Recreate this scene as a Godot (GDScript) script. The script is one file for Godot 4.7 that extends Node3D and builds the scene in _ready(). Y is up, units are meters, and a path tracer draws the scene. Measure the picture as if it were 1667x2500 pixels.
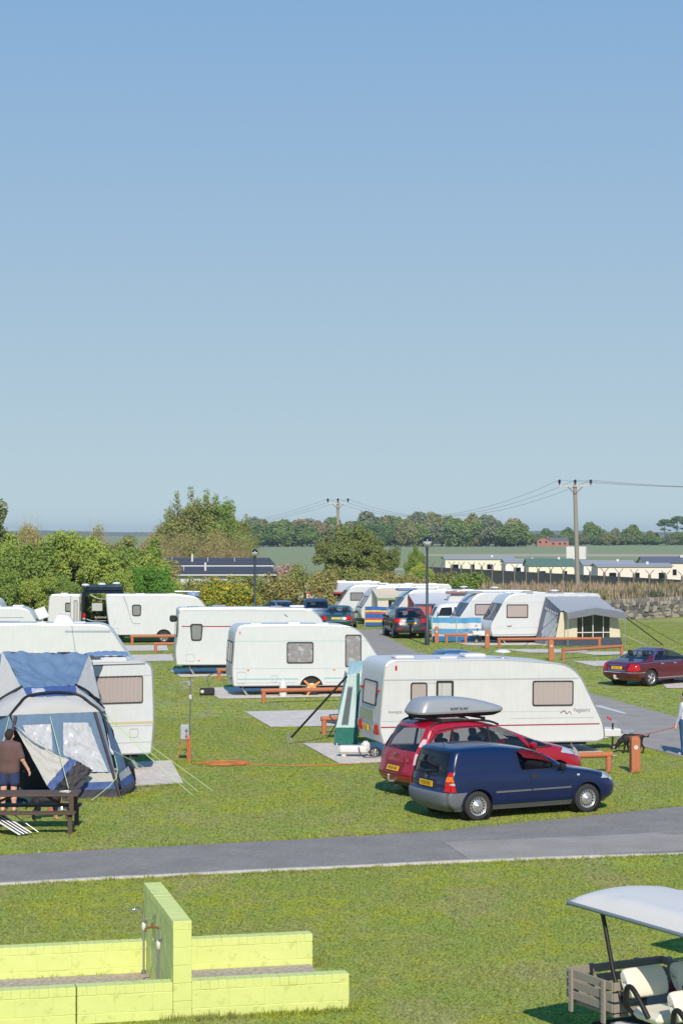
extends Node3D
# A caravan site on a clear spring day, seen from an upstairs window. Metres, y up, the camera looks along -z.

class MB:
	# collects triangles; a, b, c run counter-clockwise seen from outside
	var v := PackedVector3Array()
	var n := PackedVector3Array()
	var c := PackedColorArray()
	var uv := PackedVector2Array()
	var tint := Color.WHITE
	var coloured := false
	func trin(a: Vector3, b: Vector3, d: Vector3, na: Vector3, nb: Vector3, nd: Vector3) -> void:
		v.append(a); v.append(d); v.append(b)
		n.append(na); n.append(nd); n.append(nb)
		if coloured:
			c.append(tint); c.append(tint); c.append(tint)
	func tri(a: Vector3, b: Vector3, d: Vector3) -> void:
		var m := (b - a).cross(d - a)
		if m.length_squared() < 1e-16:
			return
		m = m.normalized()
		trin(a, b, d, m, m, m)
	func quad(a: Vector3, b: Vector3, d: Vector3, e: Vector3) -> void:
		tri(a, b, d); tri(a, d, e)
	func box(xf: Transform3D, s: Vector3) -> void:
		var h := s * 0.5
		var p := []
		for i in 8:
			p.append(xf * Vector3(h.x * (1 if i & 1 else -1), h.y * (1 if i & 2 else -1), h.z * (1 if i & 4 else -1)))
		for f in [[0, 2, 3, 1], [4, 5, 7, 6], [0, 4, 6, 2], [1, 3, 7, 5], [0, 1, 5, 4], [2, 6, 7, 3]]:
			quad(p[f[0]], p[f[1]], p[f[2]], p[f[3]])
	func at(p: Vector3, s: Vector3) -> void:
		box(Transform3D(Basis(), p), s)
	func cbox(xf: Transform3D, s: Vector3, r: float) -> void:
		# box with chamfered edges
		var h := s * 0.5
		r = minf(r, minf(h.x, minf(h.y, h.z)) * 0.9)
		var g := func(sx: float, sy: float, sz: float, k: int) -> Vector3:
			var e := Vector3(sx * (h.x - r), sy * (h.y - r), sz * (h.z - r))
			if k == 0: e.x = sx * h.x
			elif k == 1: e.y = sy * h.y
			else: e.z = sz * h.z
			return xf * e
		for k in 3:
			for sg in [-1.0, 1.0]:
				var q := []
				for ab in [[-1.0, -1.0], [1.0, -1.0], [1.0, 1.0], [-1.0, 1.0]]:
					var d := [0.0, 0.0, 0.0]
					d[k] = sg; d[(k + 1) % 3] = ab[0]; d[(k + 2) % 3] = ab[1]
					q.append(g.call(d[0], d[1], d[2], k))
				if sg > 0: quad(q[0], q[1], q[2], q[3])
				else: quad(q[3], q[2], q[1], q[0])
		for k in 3:
			var k1 := (k + 1) % 3
			var k2 := (k + 2) % 3
			for s1 in [-1.0, 1.0]:
				for s2 in [-1.0, 1.0]:
					var d0 := [0.0, 0.0, 0.0]
					d0[k] = -1.0; d0[k1] = s1; d0[k2] = s2
					var d1 := [0.0, 0.0, 0.0]
					d1[k] = 1.0; d1[k1] = s1; d1[k2] = s2
					var a: Vector3 = g.call(d0[0], d0[1], d0[2], k1)
					var b: Vector3 = g.call(d1[0], d1[1], d1[2], k1)
					var e: Vector3 = g.call(d1[0], d1[1], d1[2], k2)
					var f: Vector3 = g.call(d0[0], d0[1], d0[2], k2)
					if s1 * s2 > 0: quad(a, b, e, f)
					else: quad(f, e, b, a)
		for i in 8:
			var x := 1.0 if i & 1 else -1.0
			var y := 1.0 if i & 2 else -1.0
			var z := 1.0 if i & 4 else -1.0
			var a: Vector3 = g.call(x, y, z, 0)
			var b: Vector3 = g.call(x, y, z, 1)
			var e: Vector3 = g.call(x, y, z, 2)
			if x * y * z > 0: tri(a, b, e)
			else: tri(a, e, b)
	func cat(p: Vector3, s: Vector3, r := 0.01) -> void:
		cbox(Transform3D(Basis(), p), s, r)
	func beam(a: Vector3, b: Vector3, w: float, h: float, r := 0.0, up := Vector3.UP) -> void:
		var x := (b - a).normalized()
		var y := (up - x * up.dot(x))
		y = (Vector3.RIGHT - x * x.x) if y.length() < 0.01 else y
		y = y.normalized()
		var xf := Transform3D(Basis(x, y, x.cross(y)), (a + b) * 0.5)
		if r > 0: cbox(xf, Vector3(a.distance_to(b), h, w), r)
		else: box(xf, Vector3(a.distance_to(b), h, w))
	func tube(pts: Array, r0: float, r1 := -1.0, sides := 8, caps := true) -> void:
		if r1 < 0: r1 = r0
		var cnt := pts.size()
		var rings := []
		var nn := []
		var side := Vector3.ZERO
		for i in cnt:
			var t: Vector3 = (pts[mini(i + 1, cnt - 1)] - pts[maxi(i - 1, 0)]).normalized()
			if side == Vector3.ZERO or absf(side.dot(t)) > 0.99:
				side = t.cross(Vector3.UP if absf(t.y) < 0.9 else Vector3.RIGHT).normalized()
			side = (side - t * side.dot(t)).normalized()
			var o := t.cross(side)
			var r := lerpf(r0, r1, float(i) / maxf(1, cnt - 1))
			var ring := PackedVector3Array()
			var rn := PackedVector3Array()
			for k in sides:
				var a := TAU * k / sides
				var d := side * cos(a) + o * sin(a)
				ring.append(pts[i] + d * r)
				rn.append(d)
			rings.append(ring); nn.append(rn)
		for i in cnt - 1:
			for k in sides:
				var k2 := (k + 1) % sides
				trin(rings[i][k], rings[i][k2], rings[i + 1][k2], nn[i][k], nn[i][k2], nn[i + 1][k2])
				trin(rings[i][k], rings[i + 1][k2], rings[i + 1][k], nn[i][k], nn[i + 1][k2], nn[i + 1][k])
		if caps:
			for k in sides:
				tri(pts[0], rings[0][(k + 1) % sides], rings[0][k])
				tri(pts[cnt - 1], rings[cnt - 1][k], rings[cnt - 1][(k + 1) % sides])
	func lathe(xf: Transform3D, prof: Array, sides := 20, smooth := true) -> void:
		# prof: [radius, height] from bottom up (outside on the right), about local y
		for i in prof.size() - 1:
			var p: Array = prof[i]
			var q: Array = prof[i + 1]
			var sl := Vector2(q[1] - p[1], p[0] - q[0]).normalized()
			var s0 := sl
			var s1 := sl
			if smooth:
				if i > 0:
					var o: Array = prof[i - 1]
					var t := Vector2(p[1] - o[1], o[0] - p[0]).normalized()
					if t.dot(sl) > 0.5: s0 = (sl + t).normalized()
				if i < prof.size() - 2:
					var o: Array = prof[i + 2]
					var t := Vector2(o[1] - q[1], q[0] - o[0]).normalized()
					if t.dot(sl) > 0.5: s1 = (sl + t).normalized()
			for k in sides:
				var a := TAU * k / sides
				var b := TAU * (k + 1) / sides
				var da := Vector3(cos(a), 0, -sin(a))
				var db := Vector3(cos(b), 0, -sin(b))
				var y := Vector3.UP
				var A: Vector3 = xf * (da * p[0] + y * p[1])
				var B: Vector3 = xf * (db * p[0] + y * p[1])
				var D: Vector3 = xf * (db * q[0] + y * q[1])
				var E: Vector3 = xf * (da * q[0] + y * q[1])
				var bs := xf.basis
				var na0 := (bs * (da * s0.x + y * s0.y)).normalized()
				var nb0 := (bs * (db * s0.x + y * s0.y)).normalized()
				var na1 := (bs * (da * s1.x + y * s1.y)).normalized()
				var nb1 := (bs * (db * s1.x + y * s1.y)).normalized()
				if p[0] > 1e-5: trin(A, B, D, na0, nb0, nb1)
				if q[0] > 1e-5: trin(A, D, E, na0, nb1, na1)
	func slab(xf: Transform3D, poly: PackedVector2Array, depth: float, bev := 0.0, back := false) -> void:
		# polygon (counter-clockwise) in local xy, front at z = depth
		var m := poly.size()
		var top := PackedVector2Array()
		for i in m:
			var a := poly[(i - 1 + m) % m]
			var b := poly[(i + 1) % m]
			var t := (b - a).normalized()
			top.append(poly[i] + Vector2(-t.y, t.x) * bev)
		var ix := Geometry2D.triangulate_polygon(top)
		for i in range(0, ix.size(), 3):
			var p := top[ix[i]]
			var q := top[ix[i + 1]]
			var r := top[ix[i + 2]]
			if (q - p).cross(r - p) < 0:
				var s := q
				q = r
				r = s
			tri(xf * Vector3(p.x, p.y, depth), xf * Vector3(q.x, q.y, depth), xf * Vector3(r.x, r.y, depth))
			if back: tri(xf * Vector3(p.x, p.y, 0), xf * Vector3(r.x, r.y, 0), xf * Vector3(q.x, q.y, 0))
		for i in m:
			var j := (i + 1) % m
			var a := xf * Vector3(poly[i].x, poly[i].y, 0)
			var b := xf * Vector3(poly[j].x, poly[j].y, 0)
			var d := xf * Vector3(poly[j].x, poly[j].y, depth - bev)
			var e := xf * Vector3(poly[i].x, poly[i].y, depth - bev)
			quad(a, b, d, e)
			if bev > 0: quad(e, d, xf * Vector3(top[j].x, top[j].y, depth), xf * Vector3(top[i].x, top[i].y, depth))
	func ring(xf: Transform3D, outer: PackedVector2Array, inner: PackedVector2Array, depth: float) -> void:
		var m := outer.size()
		for i in m:
			var j := (i + 1) % m
			var oa := Vector3(outer[i].x, outer[i].y, 0)
			var ob := Vector3(outer[j].x, outer[j].y, 0)
			var ia := Vector3(inner[i].x, inner[i].y, 0)
			var ib := Vector3(inner[j].x, inner[j].y, 0)
			var z := Vector3(0, 0, depth)
			quad(xf * (oa + z), xf * (ob + z), xf * (ib + z), xf * (ia + z))
			quad(xf * oa, xf * ob, xf * (ob + z), xf * (oa + z))
			quad(xf * ib, xf * ia, xf * (ia + z), xf * (ib + z))
	func grid(nu: int, nv: int, f: Callable) -> void:
		# smooth sheet, f(u, v) -> Vector3
		var p := PackedVector3Array()
		for j in nv + 1:
			for i in nu + 1:
				p.append(f.call(float(i) / nu, float(j) / nv))
		var w := nu + 1
		var nn := PackedVector3Array()
		for j in nv + 1:
			for i in w:
				var du := p[j * w + mini(i + 1, nu)] - p[j * w + maxi(i - 1, 0)]
				var dv := p[mini(j + 1, nv) * w + i] - p[maxi(j - 1, 0) * w + i]
				nn.append(du.cross(dv).normalized())
		for j in nv:
			for i in nu:
				var a := j * w + i
				trin(p[a], p[a + 1], p[a + w + 1], nn[a], nn[a + 1], nn[a + w + 1])
				trin(p[a], p[a + w + 1], p[a + w], nn[a], nn[a + w + 1], nn[a + w])
	func mesh() -> ArrayMesh:
		var m := ArrayMesh.new()
		if v.is_empty():
			return m
		var a := []
		a.resize(Mesh.ARRAY_MAX)
		a[Mesh.ARRAY_VERTEX] = v
		a[Mesh.ARRAY_NORMAL] = n
		if coloured: a[Mesh.ARRAY_COLOR] = c
		if uv.size() == v.size() and uv.size() > 0: a[Mesh.ARRAY_TEX_UV] = uv
		m.add_surface_from_arrays(Mesh.PRIMITIVE_TRIANGLES, a)
		return m

var rng := RandomNumberGenerator.new()
var mats := {}
var taken := {}
var font: SystemFont
var camera: Camera3D

func V(x: float, y: float, z: float) -> Vector3:
	return Vector3(x, y, z)

func T(p: Vector3, ry := 0.0, rx := 0.0, rz := 0.0) -> Transform3D:
	return Transform3D(Basis.from_euler(Vector3(rx, ry, rz)), p)

func face(p: Vector3, right: Vector3, up: Vector3) -> Transform3D:
	# a frame whose xy plane holds right and up and whose z looks out
	var x := right.normalized()
	var y := (up - x * up.dot(x)).normalized()
	return Transform3D(Basis(x, y, x.cross(y)), p)

func mt(key: String, col: Color, rough := 0.6, metal := 0.0) -> StandardMaterial3D:
	if mats.has(key):
		return mats[key]
	var m := StandardMaterial3D.new()
	m.resource_name = key
	m.albedo_color = col
	m.roughness = rough
	m.metallic = metal
	mats[key] = m
	return m

func rgb(r: int, g: int, b: int) -> Color:
	return Color8(r, g, b)

func noise_tex(seed_: int, freq: float, lo: Color, hi: Color, oct := 4, size := 512, kind := FastNoiseLite.TYPE_SIMPLEX_SMOOTH, mid = null) -> NoiseTexture2D:
	var f := FastNoiseLite.new()
	f.seed = seed_
	f.noise_type = kind
	f.frequency = freq
	f.fractal_octaves = oct
	var t := NoiseTexture2D.new()
	t.width = size; t.height = size
	t.seamless = true
	t.noise = f
	var g := Gradient.new()
	g.set_color(0, lo); g.set_color(1, hi)
	if mid != null:
		g.add_point(0.5, mid)
	t.color_ramp = g
	return t

func bump_tex(seed_: int, freq: float, strength := 4.0, oct := 4, size := 512) -> NoiseTexture2D:
	var f := FastNoiseLite.new()
	f.seed = seed_
	f.frequency = freq
	f.fractal_octaves = oct
	var t := NoiseTexture2D.new()
	t.width = size; t.height = size
	t.seamless = true
	t.as_normal_map = true
	t.bump_strength = strength
	t.noise = f
	return t

func grain(key: String, tex: Texture2D, scale: float, rough := 0.8, bump: Texture2D = null, world := true, sc3 = null) -> StandardMaterial3D:
	var m := mt(key, Color.WHITE, rough)
	m.albedo_texture = tex
	m.uv1_triplanar = true
	m.uv1_world_triplanar = world
	m.uv1_scale = sc3 if sc3 != null else Vector3.ONE * scale
	if bump:
		m.normal_enabled = true
		m.normal_texture = bump
	return m

func glass(key: String, col: Color, alpha: float) -> StandardMaterial3D:
	if mats.has(key):
		return mats[key]
	var m := mt(key, Color(col, alpha), 0.03)
	m.transparency = BaseMaterial3D.TRANSPARENCY_ALPHA
	m.metallic_specular = 0.5
	return m

func numbered(nm: String) -> String:
	if not taken.has(nm):
		taken[nm] = 0
		return nm
	taken[nm] += 1
	return "%s_%03d" % [nm, taken[nm]]

func thing(nm: String, label: String, cat: String, pos := Vector3.ZERO, turn := 0.0, group := "") -> Node3D:
	var o := Node3D.new()
	o.name = numbered(nm)
	add_child(o)
	o.position = pos
	o.rotation.y = turn
	tag(o, label, cat, group)
	return o

func tag(o: Node, label: String, cat: String, group := "", kind := "") -> void:
	o.set_meta("label", label)
	o.set_meta("category", cat)
	if group: o.set_meta("group", group)
	if kind: o.set_meta("kind", kind)

func mi(par: Node, nm: String, mesh: Mesh, m: Material, xf := Transform3D()) -> MeshInstance3D:
	var o := MeshInstance3D.new()
	o.name = nm if par != self else numbered(nm)
	o.mesh = mesh
	o.material_override = m
	o.transform = xf
	par.add_child(o, true)
	return o

func part(par: Node, nm: String, mb: MB, m: Material, xf := Transform3D()) -> MeshInstance3D:
	return mi(par, nm, mb.mesh(), m, xf)

func ground_piece(nm: String, mb: MB, m: Material, label := "") -> MeshInstance3D:
	var o := part(self, nm, mb, m)
	o.set_meta("kind", "structure")
	if label: o.set_meta("label", label)
	return o

func rrect(w: float, h: float, r: float, k := 4) -> PackedVector2Array:
	var p := PackedVector2Array()
	r = minf(r, minf(w, h) * 0.49)
	for q in 4:
		var cx := (w * 0.5 - r) * (1 if q == 0 or q == 3 else -1)
		var cy := (h * 0.5 - r) * (1 if q < 2 else -1)
		for i in k + 1:
			var a := PI * 0.5 * (q + float(i) / k)
			p.append(Vector2(cx + cos(a) * r, cy + sin(a) * r))
	return p

func rpoly(pts: Array, k := 6) -> PackedVector2Array:
	# counter-clockwise points [x, y, radius] with rounded corners
	var out := PackedVector2Array()
	var m := pts.size()
	for i in m:
		var p := Vector2(pts[i][0], pts[i][1])
		var a := Vector2(pts[(i - 1 + m) % m][0], pts[(i - 1 + m) % m][1])
		var b := Vector2(pts[(i + 1) % m][0], pts[(i + 1) % m][1])
		var r: float = pts[i][2]
		if r <= 0.001:
			out.append(p)
			continue
		var da := (a - p).normalized()
		var db := (b - p).normalized()
		var t := minf(r, minf(a.distance_to(p), b.distance_to(p)) * 0.49)
		var s := p + da * t
		var e := p + db * t
		for j in k + 1:
			var u := float(j) / k
			out.append(s.lerp(p, u).lerp(p.lerp(e, u), u))
	return out

func pv(a: Array) -> PackedVector2Array:
	var p := PackedVector2Array()
	for i in range(0, a.size(), 2):
		p.append(Vector2(a[i], a[i + 1]))
	return p

func circle(x: float, y: float, r: float, k := 20) -> PackedVector2Array:
	var p := PackedVector2Array()
	for i in k:
		p.append(Vector2(x + cos(TAU * i / k) * r, y + sin(TAU * i / k) * r))
	return p

func shift(p: PackedVector2Array, x: float, y: float) -> PackedVector2Array:
	var o := PackedVector2Array()
	for q in p: o.append(q + Vector2(x, y))
	return o

func letters(par: Node, text: String, size: float, m: Material, xf: Transform3D, depth := 0.004) -> void:
	var t := TextMesh.new()
	t.text = text
	t.font = font
	t.font_size = 32
	t.pixel_size = size / 32.0
	t.depth = depth
	t.curve_step = 4.0
	mi(par, "lettering", t, m, xf)

func catenary(a: Vector3, b: Vector3, sag: float, k := 12) -> Array:
	var p := []
	for i in k + 1:
		var u := float(i) / k
		p.append(a.lerp(b, u) - Vector3.UP * sag * 4 * u * (1 - u))
	return p

func smooth_path(pts: Array, k := 6) -> Array:
	var c := Curve3D.new()
	var m := pts.size()
	for i in m:
		var t: Vector3 = (pts[mini(i + 1, m - 1)] - pts[maxi(i - 1, 0)]) / 6.0
		c.add_point(pts[i], -t, t)
	var out := []
	for i in m - 1:
		for j in k:
			out.append(c.sample(i, float(j) / k))
	out.append(pts[m - 1])
	return out

# ---------------------------------------------------------------- bodies: tapered bones joined by a smooth minimum, meshed as surface nets
func skin(bones: Array, blend: float, cell: float) -> ArrayMesh:
	var lo := Vector3.ONE * 1e6
	var hi := -lo
	for b in bones:
		var r := Vector3.ONE * (maxf(b[2], b[3]) + cell * 3)
		lo = lo.min(b[0] - r).min(b[1] - r)
		hi = hi.max(b[0] + r).max(b[1] + r)
	var nx := int((hi.x - lo.x) / cell) + 2
	var ny := int((hi.y - lo.y) / cell) + 2
	var nz := int((hi.z - lo.z) / cell) + 2
	var fld := PackedFloat32Array()
	fld.resize(nx * ny * nz)
	fld.fill(1.0)
	for b in bones:
		var a: Vector3 = b[0]
		var ab: Vector3 = b[1] - a
		var ra: float = b[2]
		var rb: float = b[3]
		var fl: Vector3 = b[4] if b.size() > 4 else Vector3.ONE
		var l2 := maxf(ab.length_squared(), 1e-9)
		var reach := maxf(ra, rb) + blend + cell * 2
		var s: Vector3 = ((a.min(b[1]) - Vector3.ONE * reach) - lo) / cell
		var e: Vector3 = ((a.max(b[1]) + Vector3.ONE * reach) - lo) / cell
		for k in range(maxi(0, int(s.z)), mini(nz, int(e.z) + 2)):
			for j in range(maxi(0, int(s.y)), mini(ny, int(e.y) + 2)):
				for i in range(maxi(0, int(s.x)), mini(nx, int(e.x) + 2)):
					var p := lo + Vector3(i, j, k) * cell - a
					var t := clampf(p.dot(ab) / l2, 0.0, 1.0)
					var d := ((p - ab * t) * fl).length() - lerpf(ra, rb, t)
					var q := (k * ny + j) * nx + i
					var o := fld[q]
					var h := maxf(blend - absf(o - d), 0.0) / blend
					fld[q] = minf(o, d) - h * h * blend * 0.25
	var ids := PackedInt32Array()
	ids.resize(nx * ny * nz)
	ids.fill(-1)
	var vs := PackedVector3Array()
	var ns := PackedVector3Array()
	var st := [1, nx, nx * ny]
	for k in nz - 1:
		for j in ny - 1:
			for i in nx - 1:
				var q := (k * ny + j) * nx + i
				var neg := 0
				for c8 in 8:
					if fld[q + (c8 & 1) + ((c8 >> 1) & 1) * nx + (c8 >> 2) * nx * ny] < 0: neg += 1
				if neg == 0 or neg == 8:
					continue
				var sum := Vector3.ZERO
				var cnt := 0
				for c8 in 8:
					for ax in 3:
						if c8 & (1 << ax): continue
						var o8 := c8 | (1 << ax)
						var f0 := fld[q + (c8 & 1) + ((c8 >> 1) & 1) * nx + (c8 >> 2) * nx * ny]
						var f1 := fld[q + (o8 & 1) + ((o8 >> 1) & 1) * nx + (o8 >> 2) * nx * ny]
						if (f0 < 0) == (f1 < 0): continue
						var p0 := Vector3(c8 & 1, (c8 >> 1) & 1, c8 >> 2)
						var p1 := Vector3(o8 & 1, (o8 >> 1) & 1, o8 >> 2)
						sum += p0.lerp(p1, f0 / (f0 - f1))
						cnt += 1
				ids[q] = vs.size()
				vs.append(lo + (Vector3(i, j, k) + sum / cnt) * cell)
				var g := Vector3(fld[q + 1] - fld[q], fld[q + nx] - fld[q], fld[q + nx * ny] - fld[q])
				var q7: int = q + 1 + nx + nx * ny
				g += Vector3(fld[q7] - fld[q7 - 1], fld[q7] - fld[q7 - nx], fld[q7] - fld[q7 - nx * ny])
				ns.append(g.normalized())
	var mb := MB.new()
	for k in range(1, nz - 1):
		for j in range(1, ny - 1):
			for i in range(1, nx - 1):
				var q := (k * ny + j) * nx + i
				for ax in 3:
					var f0 := fld[q]
					var f1 := fld[q + st[ax]]
					if (f0 < 0) == (f1 < 0): continue
					var b1: int = st[(ax + 1) % 3]
					var b2: int = st[(ax + 2) % 3]
					var w := [ids[q], ids[q - b1], ids[q - b1 - b2], ids[q - b2]]
					if w.min() < 0: continue
					if f0 > 0: w.reverse()
					mb.trin(vs[w[0]], vs[w[1]], vs[w[2]], ns[w[0]], ns[w[1]], ns[w[2]])
					mb.trin(vs[w[0]], vs[w[2]], vs[w[3]], ns[w[0]], ns[w[2]], ns[w[3]])
	return mb.mesh()

func _ready() -> void:
	rng.seed = 20240517
	font = SystemFont.new()
	font.font_names = PackedStringArray(["Droid Sans"])
	# camera: 5.8 m up at a window, nearly level
	camera = Camera3D.new()
	camera.name = "camera"
	camera.position = V(0, 5.8, 0)
	camera.rotation.x = atan(48.0 / 4860.0)
	camera.fov = 28.86
	camera.near = 0.5
	camera.far = 30000.0
	add_child(camera)
	camera.current = true
	var env := Environment.new()
	env.background_mode = Environment.BG_SKY
	var sky := Sky.new()
	var sm := ProceduralSkyMaterial.new()
	sm.sky_top_color = Color(0.025, 0.215, 0.57).linear_to_srgb()
	sm.sky_horizon_color = Color(0.450, 0.568, 0.612).linear_to_srgb()
	sm.sky_curve = 0.22
	sm.ground_bottom_color = Color(0.12, 0.14, 0.06).linear_to_srgb()
	sm.ground_horizon_color = Color(0.42, 0.53, 0.60).linear_to_srgb()
	sm.ground_curve = 0.02
	sm.sun_angle_max = 1.0
	sky.sky_material = sm
	env.sky = sky
	env.background_energy_multiplier = 1.0
	env.tonemap_mode = Environment.TONE_MAPPER_LINEAR
	env.tonemap_exposure = 1.15
	env.fog_enabled = true
	env.fog_density = 0.00016
	env.fog_light_color = Color(0.80, 0.88, 0.96)
	env.sdfgi_enabled = true
	env.ssao_enabled = true
	env.ssil_enabled = true
	var we := WorldEnvironment.new()
	we.name = "environment"
	we.environment = env
	add_child(we)
	var sun := DirectionalLight3D.new()
	sun.name = "sun"
	add_child(sun)
	sun.look_at_from_position(Vector3.ZERO, V(-0.09, -0.60, -0.80))
	sun.light_energy = 1.25
	sun.light_color = Color(1.0, 0.95, 0.87)
	sun.light_angular_distance = 0.5
	sun.shadow_enabled = true
	materials()
	ground()
	grass()
	far_country()
	hedges()
	lime_walls()
	park_boundary()
	caravans_near()
	caravans_left()
	caravans_right()
	vehicles()
	tent()
	site_furniture()
	people()
	golf_carts()

func materials() -> void:
	grain("asphalt", noise_tex(3, 0.02, rgb(144, 139, 133), rgb(164, 158, 151), 5), 0.8, 0.9, bump_tex(5, 0.2, 3.0))
	grain("asphalt_old", noise_tex(4, 0.03, rgb(162, 155, 147), rgb(184, 176, 167), 5), 0.8, 0.9, bump_tex(5, 0.2, 3.0))
	grain("concrete", noise_tex(7, 0.02, rgb(212, 202, 190), rgb(234, 223, 211), 5), 0.5, 0.9, bump_tex(5, 0.2, 2.0))
	grain("kerb", noise_tex(8, 0.05, rgb(176, 170, 162), rgb(214, 208, 198), 4), 0.9, 0.9)
	grain("lime", noise_tex(11, 0.012, rgb(206, 216, 130), rgb(214, 222, 139), 3, 512, FastNoiseLite.TYPE_SIMPLEX_SMOOTH), 0.5, 0.65, bump_tex(13, 0.25, 0.7))
	grain("rail_wood", noise_tex(17, 0.05, rgb(162, 94, 62), rgb(198, 126, 90), 4), 1.4, 0.75, null, false, Vector3(0.5, 4, 4))
	grain("table_wood", noise_tex(19, 0.05, rgb(62, 48, 42), rgb(112, 92, 78), 4), 1.4, 0.8, null, false, Vector3(0.6, 8, 8))
	grain("grey_wood", noise_tex(23, 0.06, rgb(122, 114, 106), rgb(170, 161, 149), 4), 1.4, 0.85, null, false, Vector3(0.8, 8, 8))
	grain("pole_wood", noise_tex(29, 0.05, rgb(128, 122, 112), rgb(168, 162, 150), 4), 0.6, 0.9)
	grain("gel", noise_tex(31, 0.01, rgb(206, 211, 216), rgb(212, 216, 220), 3), 0.35, 0.32)
	grain("gel_cream", noise_tex(31, 0.01, rgb(206, 208, 211), rgb(212, 214, 217), 3), 0.35, 0.35)
	mt("roof_gel", rgb(222, 224, 224), 0.45)
	mt("alu", rgb(188, 190, 190), 0.35, 0.6)
	mt("dark_rubber", rgb(36, 36, 38), 0.7)
	mt("tyre", rgb(48, 48, 50), 0.85)
	mt("black", rgb(22, 22, 24), 0.5)
	mt("under", rgb(28, 28, 30), 0.9)
	mt("chrome", rgb(215, 217, 220), 0.12, 1.0)
	mt("silver_wheel", rgb(190, 190, 192), 0.3, 0.55)
	mt("white_plastic", rgb(212, 212, 211), 0.45)
	mt("grey_plastic", rgb(96, 98, 102), 0.6)
	mt("curtain_pink", rgb(196, 182, 180), 0.9)
	mt("curtain_grey", rgb(150, 152, 152), 0.9)
	mt("curtain_white", rgb(214, 214, 214), 0.9)
	mt("foil", rgb(196, 188, 190), 0.3, 0.5)
	mt("dark_inside", rgb(40, 42, 46), 0.9)
	glass("pane", rgb(120, 125, 130), 0.18)
	glass("pane_dark", rgb(28, 32, 40), 0.55)
	glass("pane_blue", rgb(40, 56, 84), 0.72)
	glass("car_glass", rgb(18, 30, 36), 0.45)
	glass("car_glass_dark", rgb(12, 18, 26), 0.8)
	mt("red_lamp", rgb(190, 22, 20), 0.12)
	mt("amber_lamp", rgb(232, 120, 20), 0.15)
	mt("clear_lamp", rgb(205, 208, 212), 0.08, 0.4)
	mt("plate_yellow", rgb(236, 180, 12), 0.45)
	mt("ink", rgb(18, 18, 20), 0.5)
	mt("seat_cloth", rgb(52, 54, 60), 0.95)
	mt("stripe_red", rgb(150, 40, 56), 0.5)
	mt("stripe_grey", rgb(170, 174, 176), 0.5)
	mt("stripe_blue", rgb(92, 122, 158), 0.5)
	mt("stripe_teal", rgb(150, 186, 186), 0.5)
	mt("bark", rgb(98, 84, 68), 0.9)
	mt("bark_grey", rgb(120, 112, 100), 0.9)
	var wear := noise_tex(91, 0.012, Color(0.90, 0.90, 0.90), Color(1, 1, 1), 5, 512, FastNoiseLite.TYPE_SIMPLEX_SMOOTH)
	var streak := noise_tex(93, 0.02, Color(0.968, 0.964, 0.955), Color(1, 1, 1), 4)
	var stain := noise_tex(95, 0.02, Color(0.87, 0.87, 0.82), Color(1, 1, 1), 5, 512, FastNoiseLite.TYPE_SIMPLEX_SMOOTH, Color(1, 1, 1))
	stain.color_ramp.set_offset(1, 0.33)
	for q in [["asphalt", wear, V(0.14, 0.14, 0.14)], ["asphalt_old", wear, V(0.14, 0.14, 0.14)], ["concrete", wear, V(0.25, 0.25, 0.25)], ["lime", stain, V(0.5, 0.5, 0.5)], ["gel", streak, V(1.1, 0.12, 1.1)], ["gel_cream", streak, V(1.1, 0.12, 1.1)]]:
		var m: StandardMaterial3D = mats[q[0]]
		m.detail_enabled = true
		m.detail_albedo = q[1]
		m.detail_blend_mode = BaseMaterial3D.BLEND_MODE_MUL
		m.detail_uv_layer = BaseMaterial3D.DETAIL_UV_2
		m.uv2_triplanar = true
		m.uv2_world_triplanar = true
		m.uv2_scale = q[2]
	for k in ["asphalt", "asphalt_old", "concrete", "kerb"]:
		mats[k].metallic_specular = 0.2

func field_sheet(poly: PackedVector2Array, y: float, inward := 0.0) -> MB:
	# polygon of (x, depth) laid flat at height y
	var mb := MB.new()
	var ix := Geometry2D.triangulate_polygon(poly)
	for i in range(0, ix.size(), 3):
		var a := poly[ix[i]]
		var b := poly[ix[i + 1]]
		var d := poly[ix[i + 2]]
		if (b - a).cross(d - a) < 0:
			var s := b
			b = d
			d = s
		mb.tri(V(a.x, y, -a.y), V(b.x, y, -b.y), V(d.x, y, -d.y))
	return mb

var lawn_off := []   # polygons (x, depth) without grass
var n1 := FastNoiseLite.new()
var n2 := FastNoiseLite.new()
var n3 := FastNoiseLite.new()
var n4 := FastNoiseLite.new()

func lawn_colour(x: float, d: float, k := 1.0) -> Color:
	var a := clampf(n1.get_noise_2d(x, d * 0.6) * 1.3 + 0.5, 0, 1)
	var b := clampf(n2.get_noise_2d(x, d * 0.6) * 1.5 + 0.5, 0, 1)
	var e := clampf(n3.get_noise_2d(x, d * 0.6) * 1.5 + 0.5, 0, 1)
	var green := Color(0.262, 0.338, 0.066)
	var yellow := Color(0.385, 0.410, 0.032)
	var brown := Color(0.345, 0.330, 0.112)
	var c := green.lerp(brown, clampf(0.2 + 0.55 * b, 0, 1) * 0.7)
	c = c.lerp(yellow, smoothstep(0.45, 1.0, a * 0.55 + e * 0.5) * 0.6)
	var bare := smoothstep(0.60, 0.80, n2.get_noise_2d(x * 0.5 + 40.0, d * 0.22) * 0.9 + 0.42)
	c = c.lerp(Color(0.36, 0.325, 0.165), bare * 0.4)
	var f := 0.88 + 0.24 * clampf(n4.get_noise_2d(x, d) + 0.5, 0, 1)
	return Color(c.r * f * k, c.g * f * k, c.b * f * k)

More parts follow.
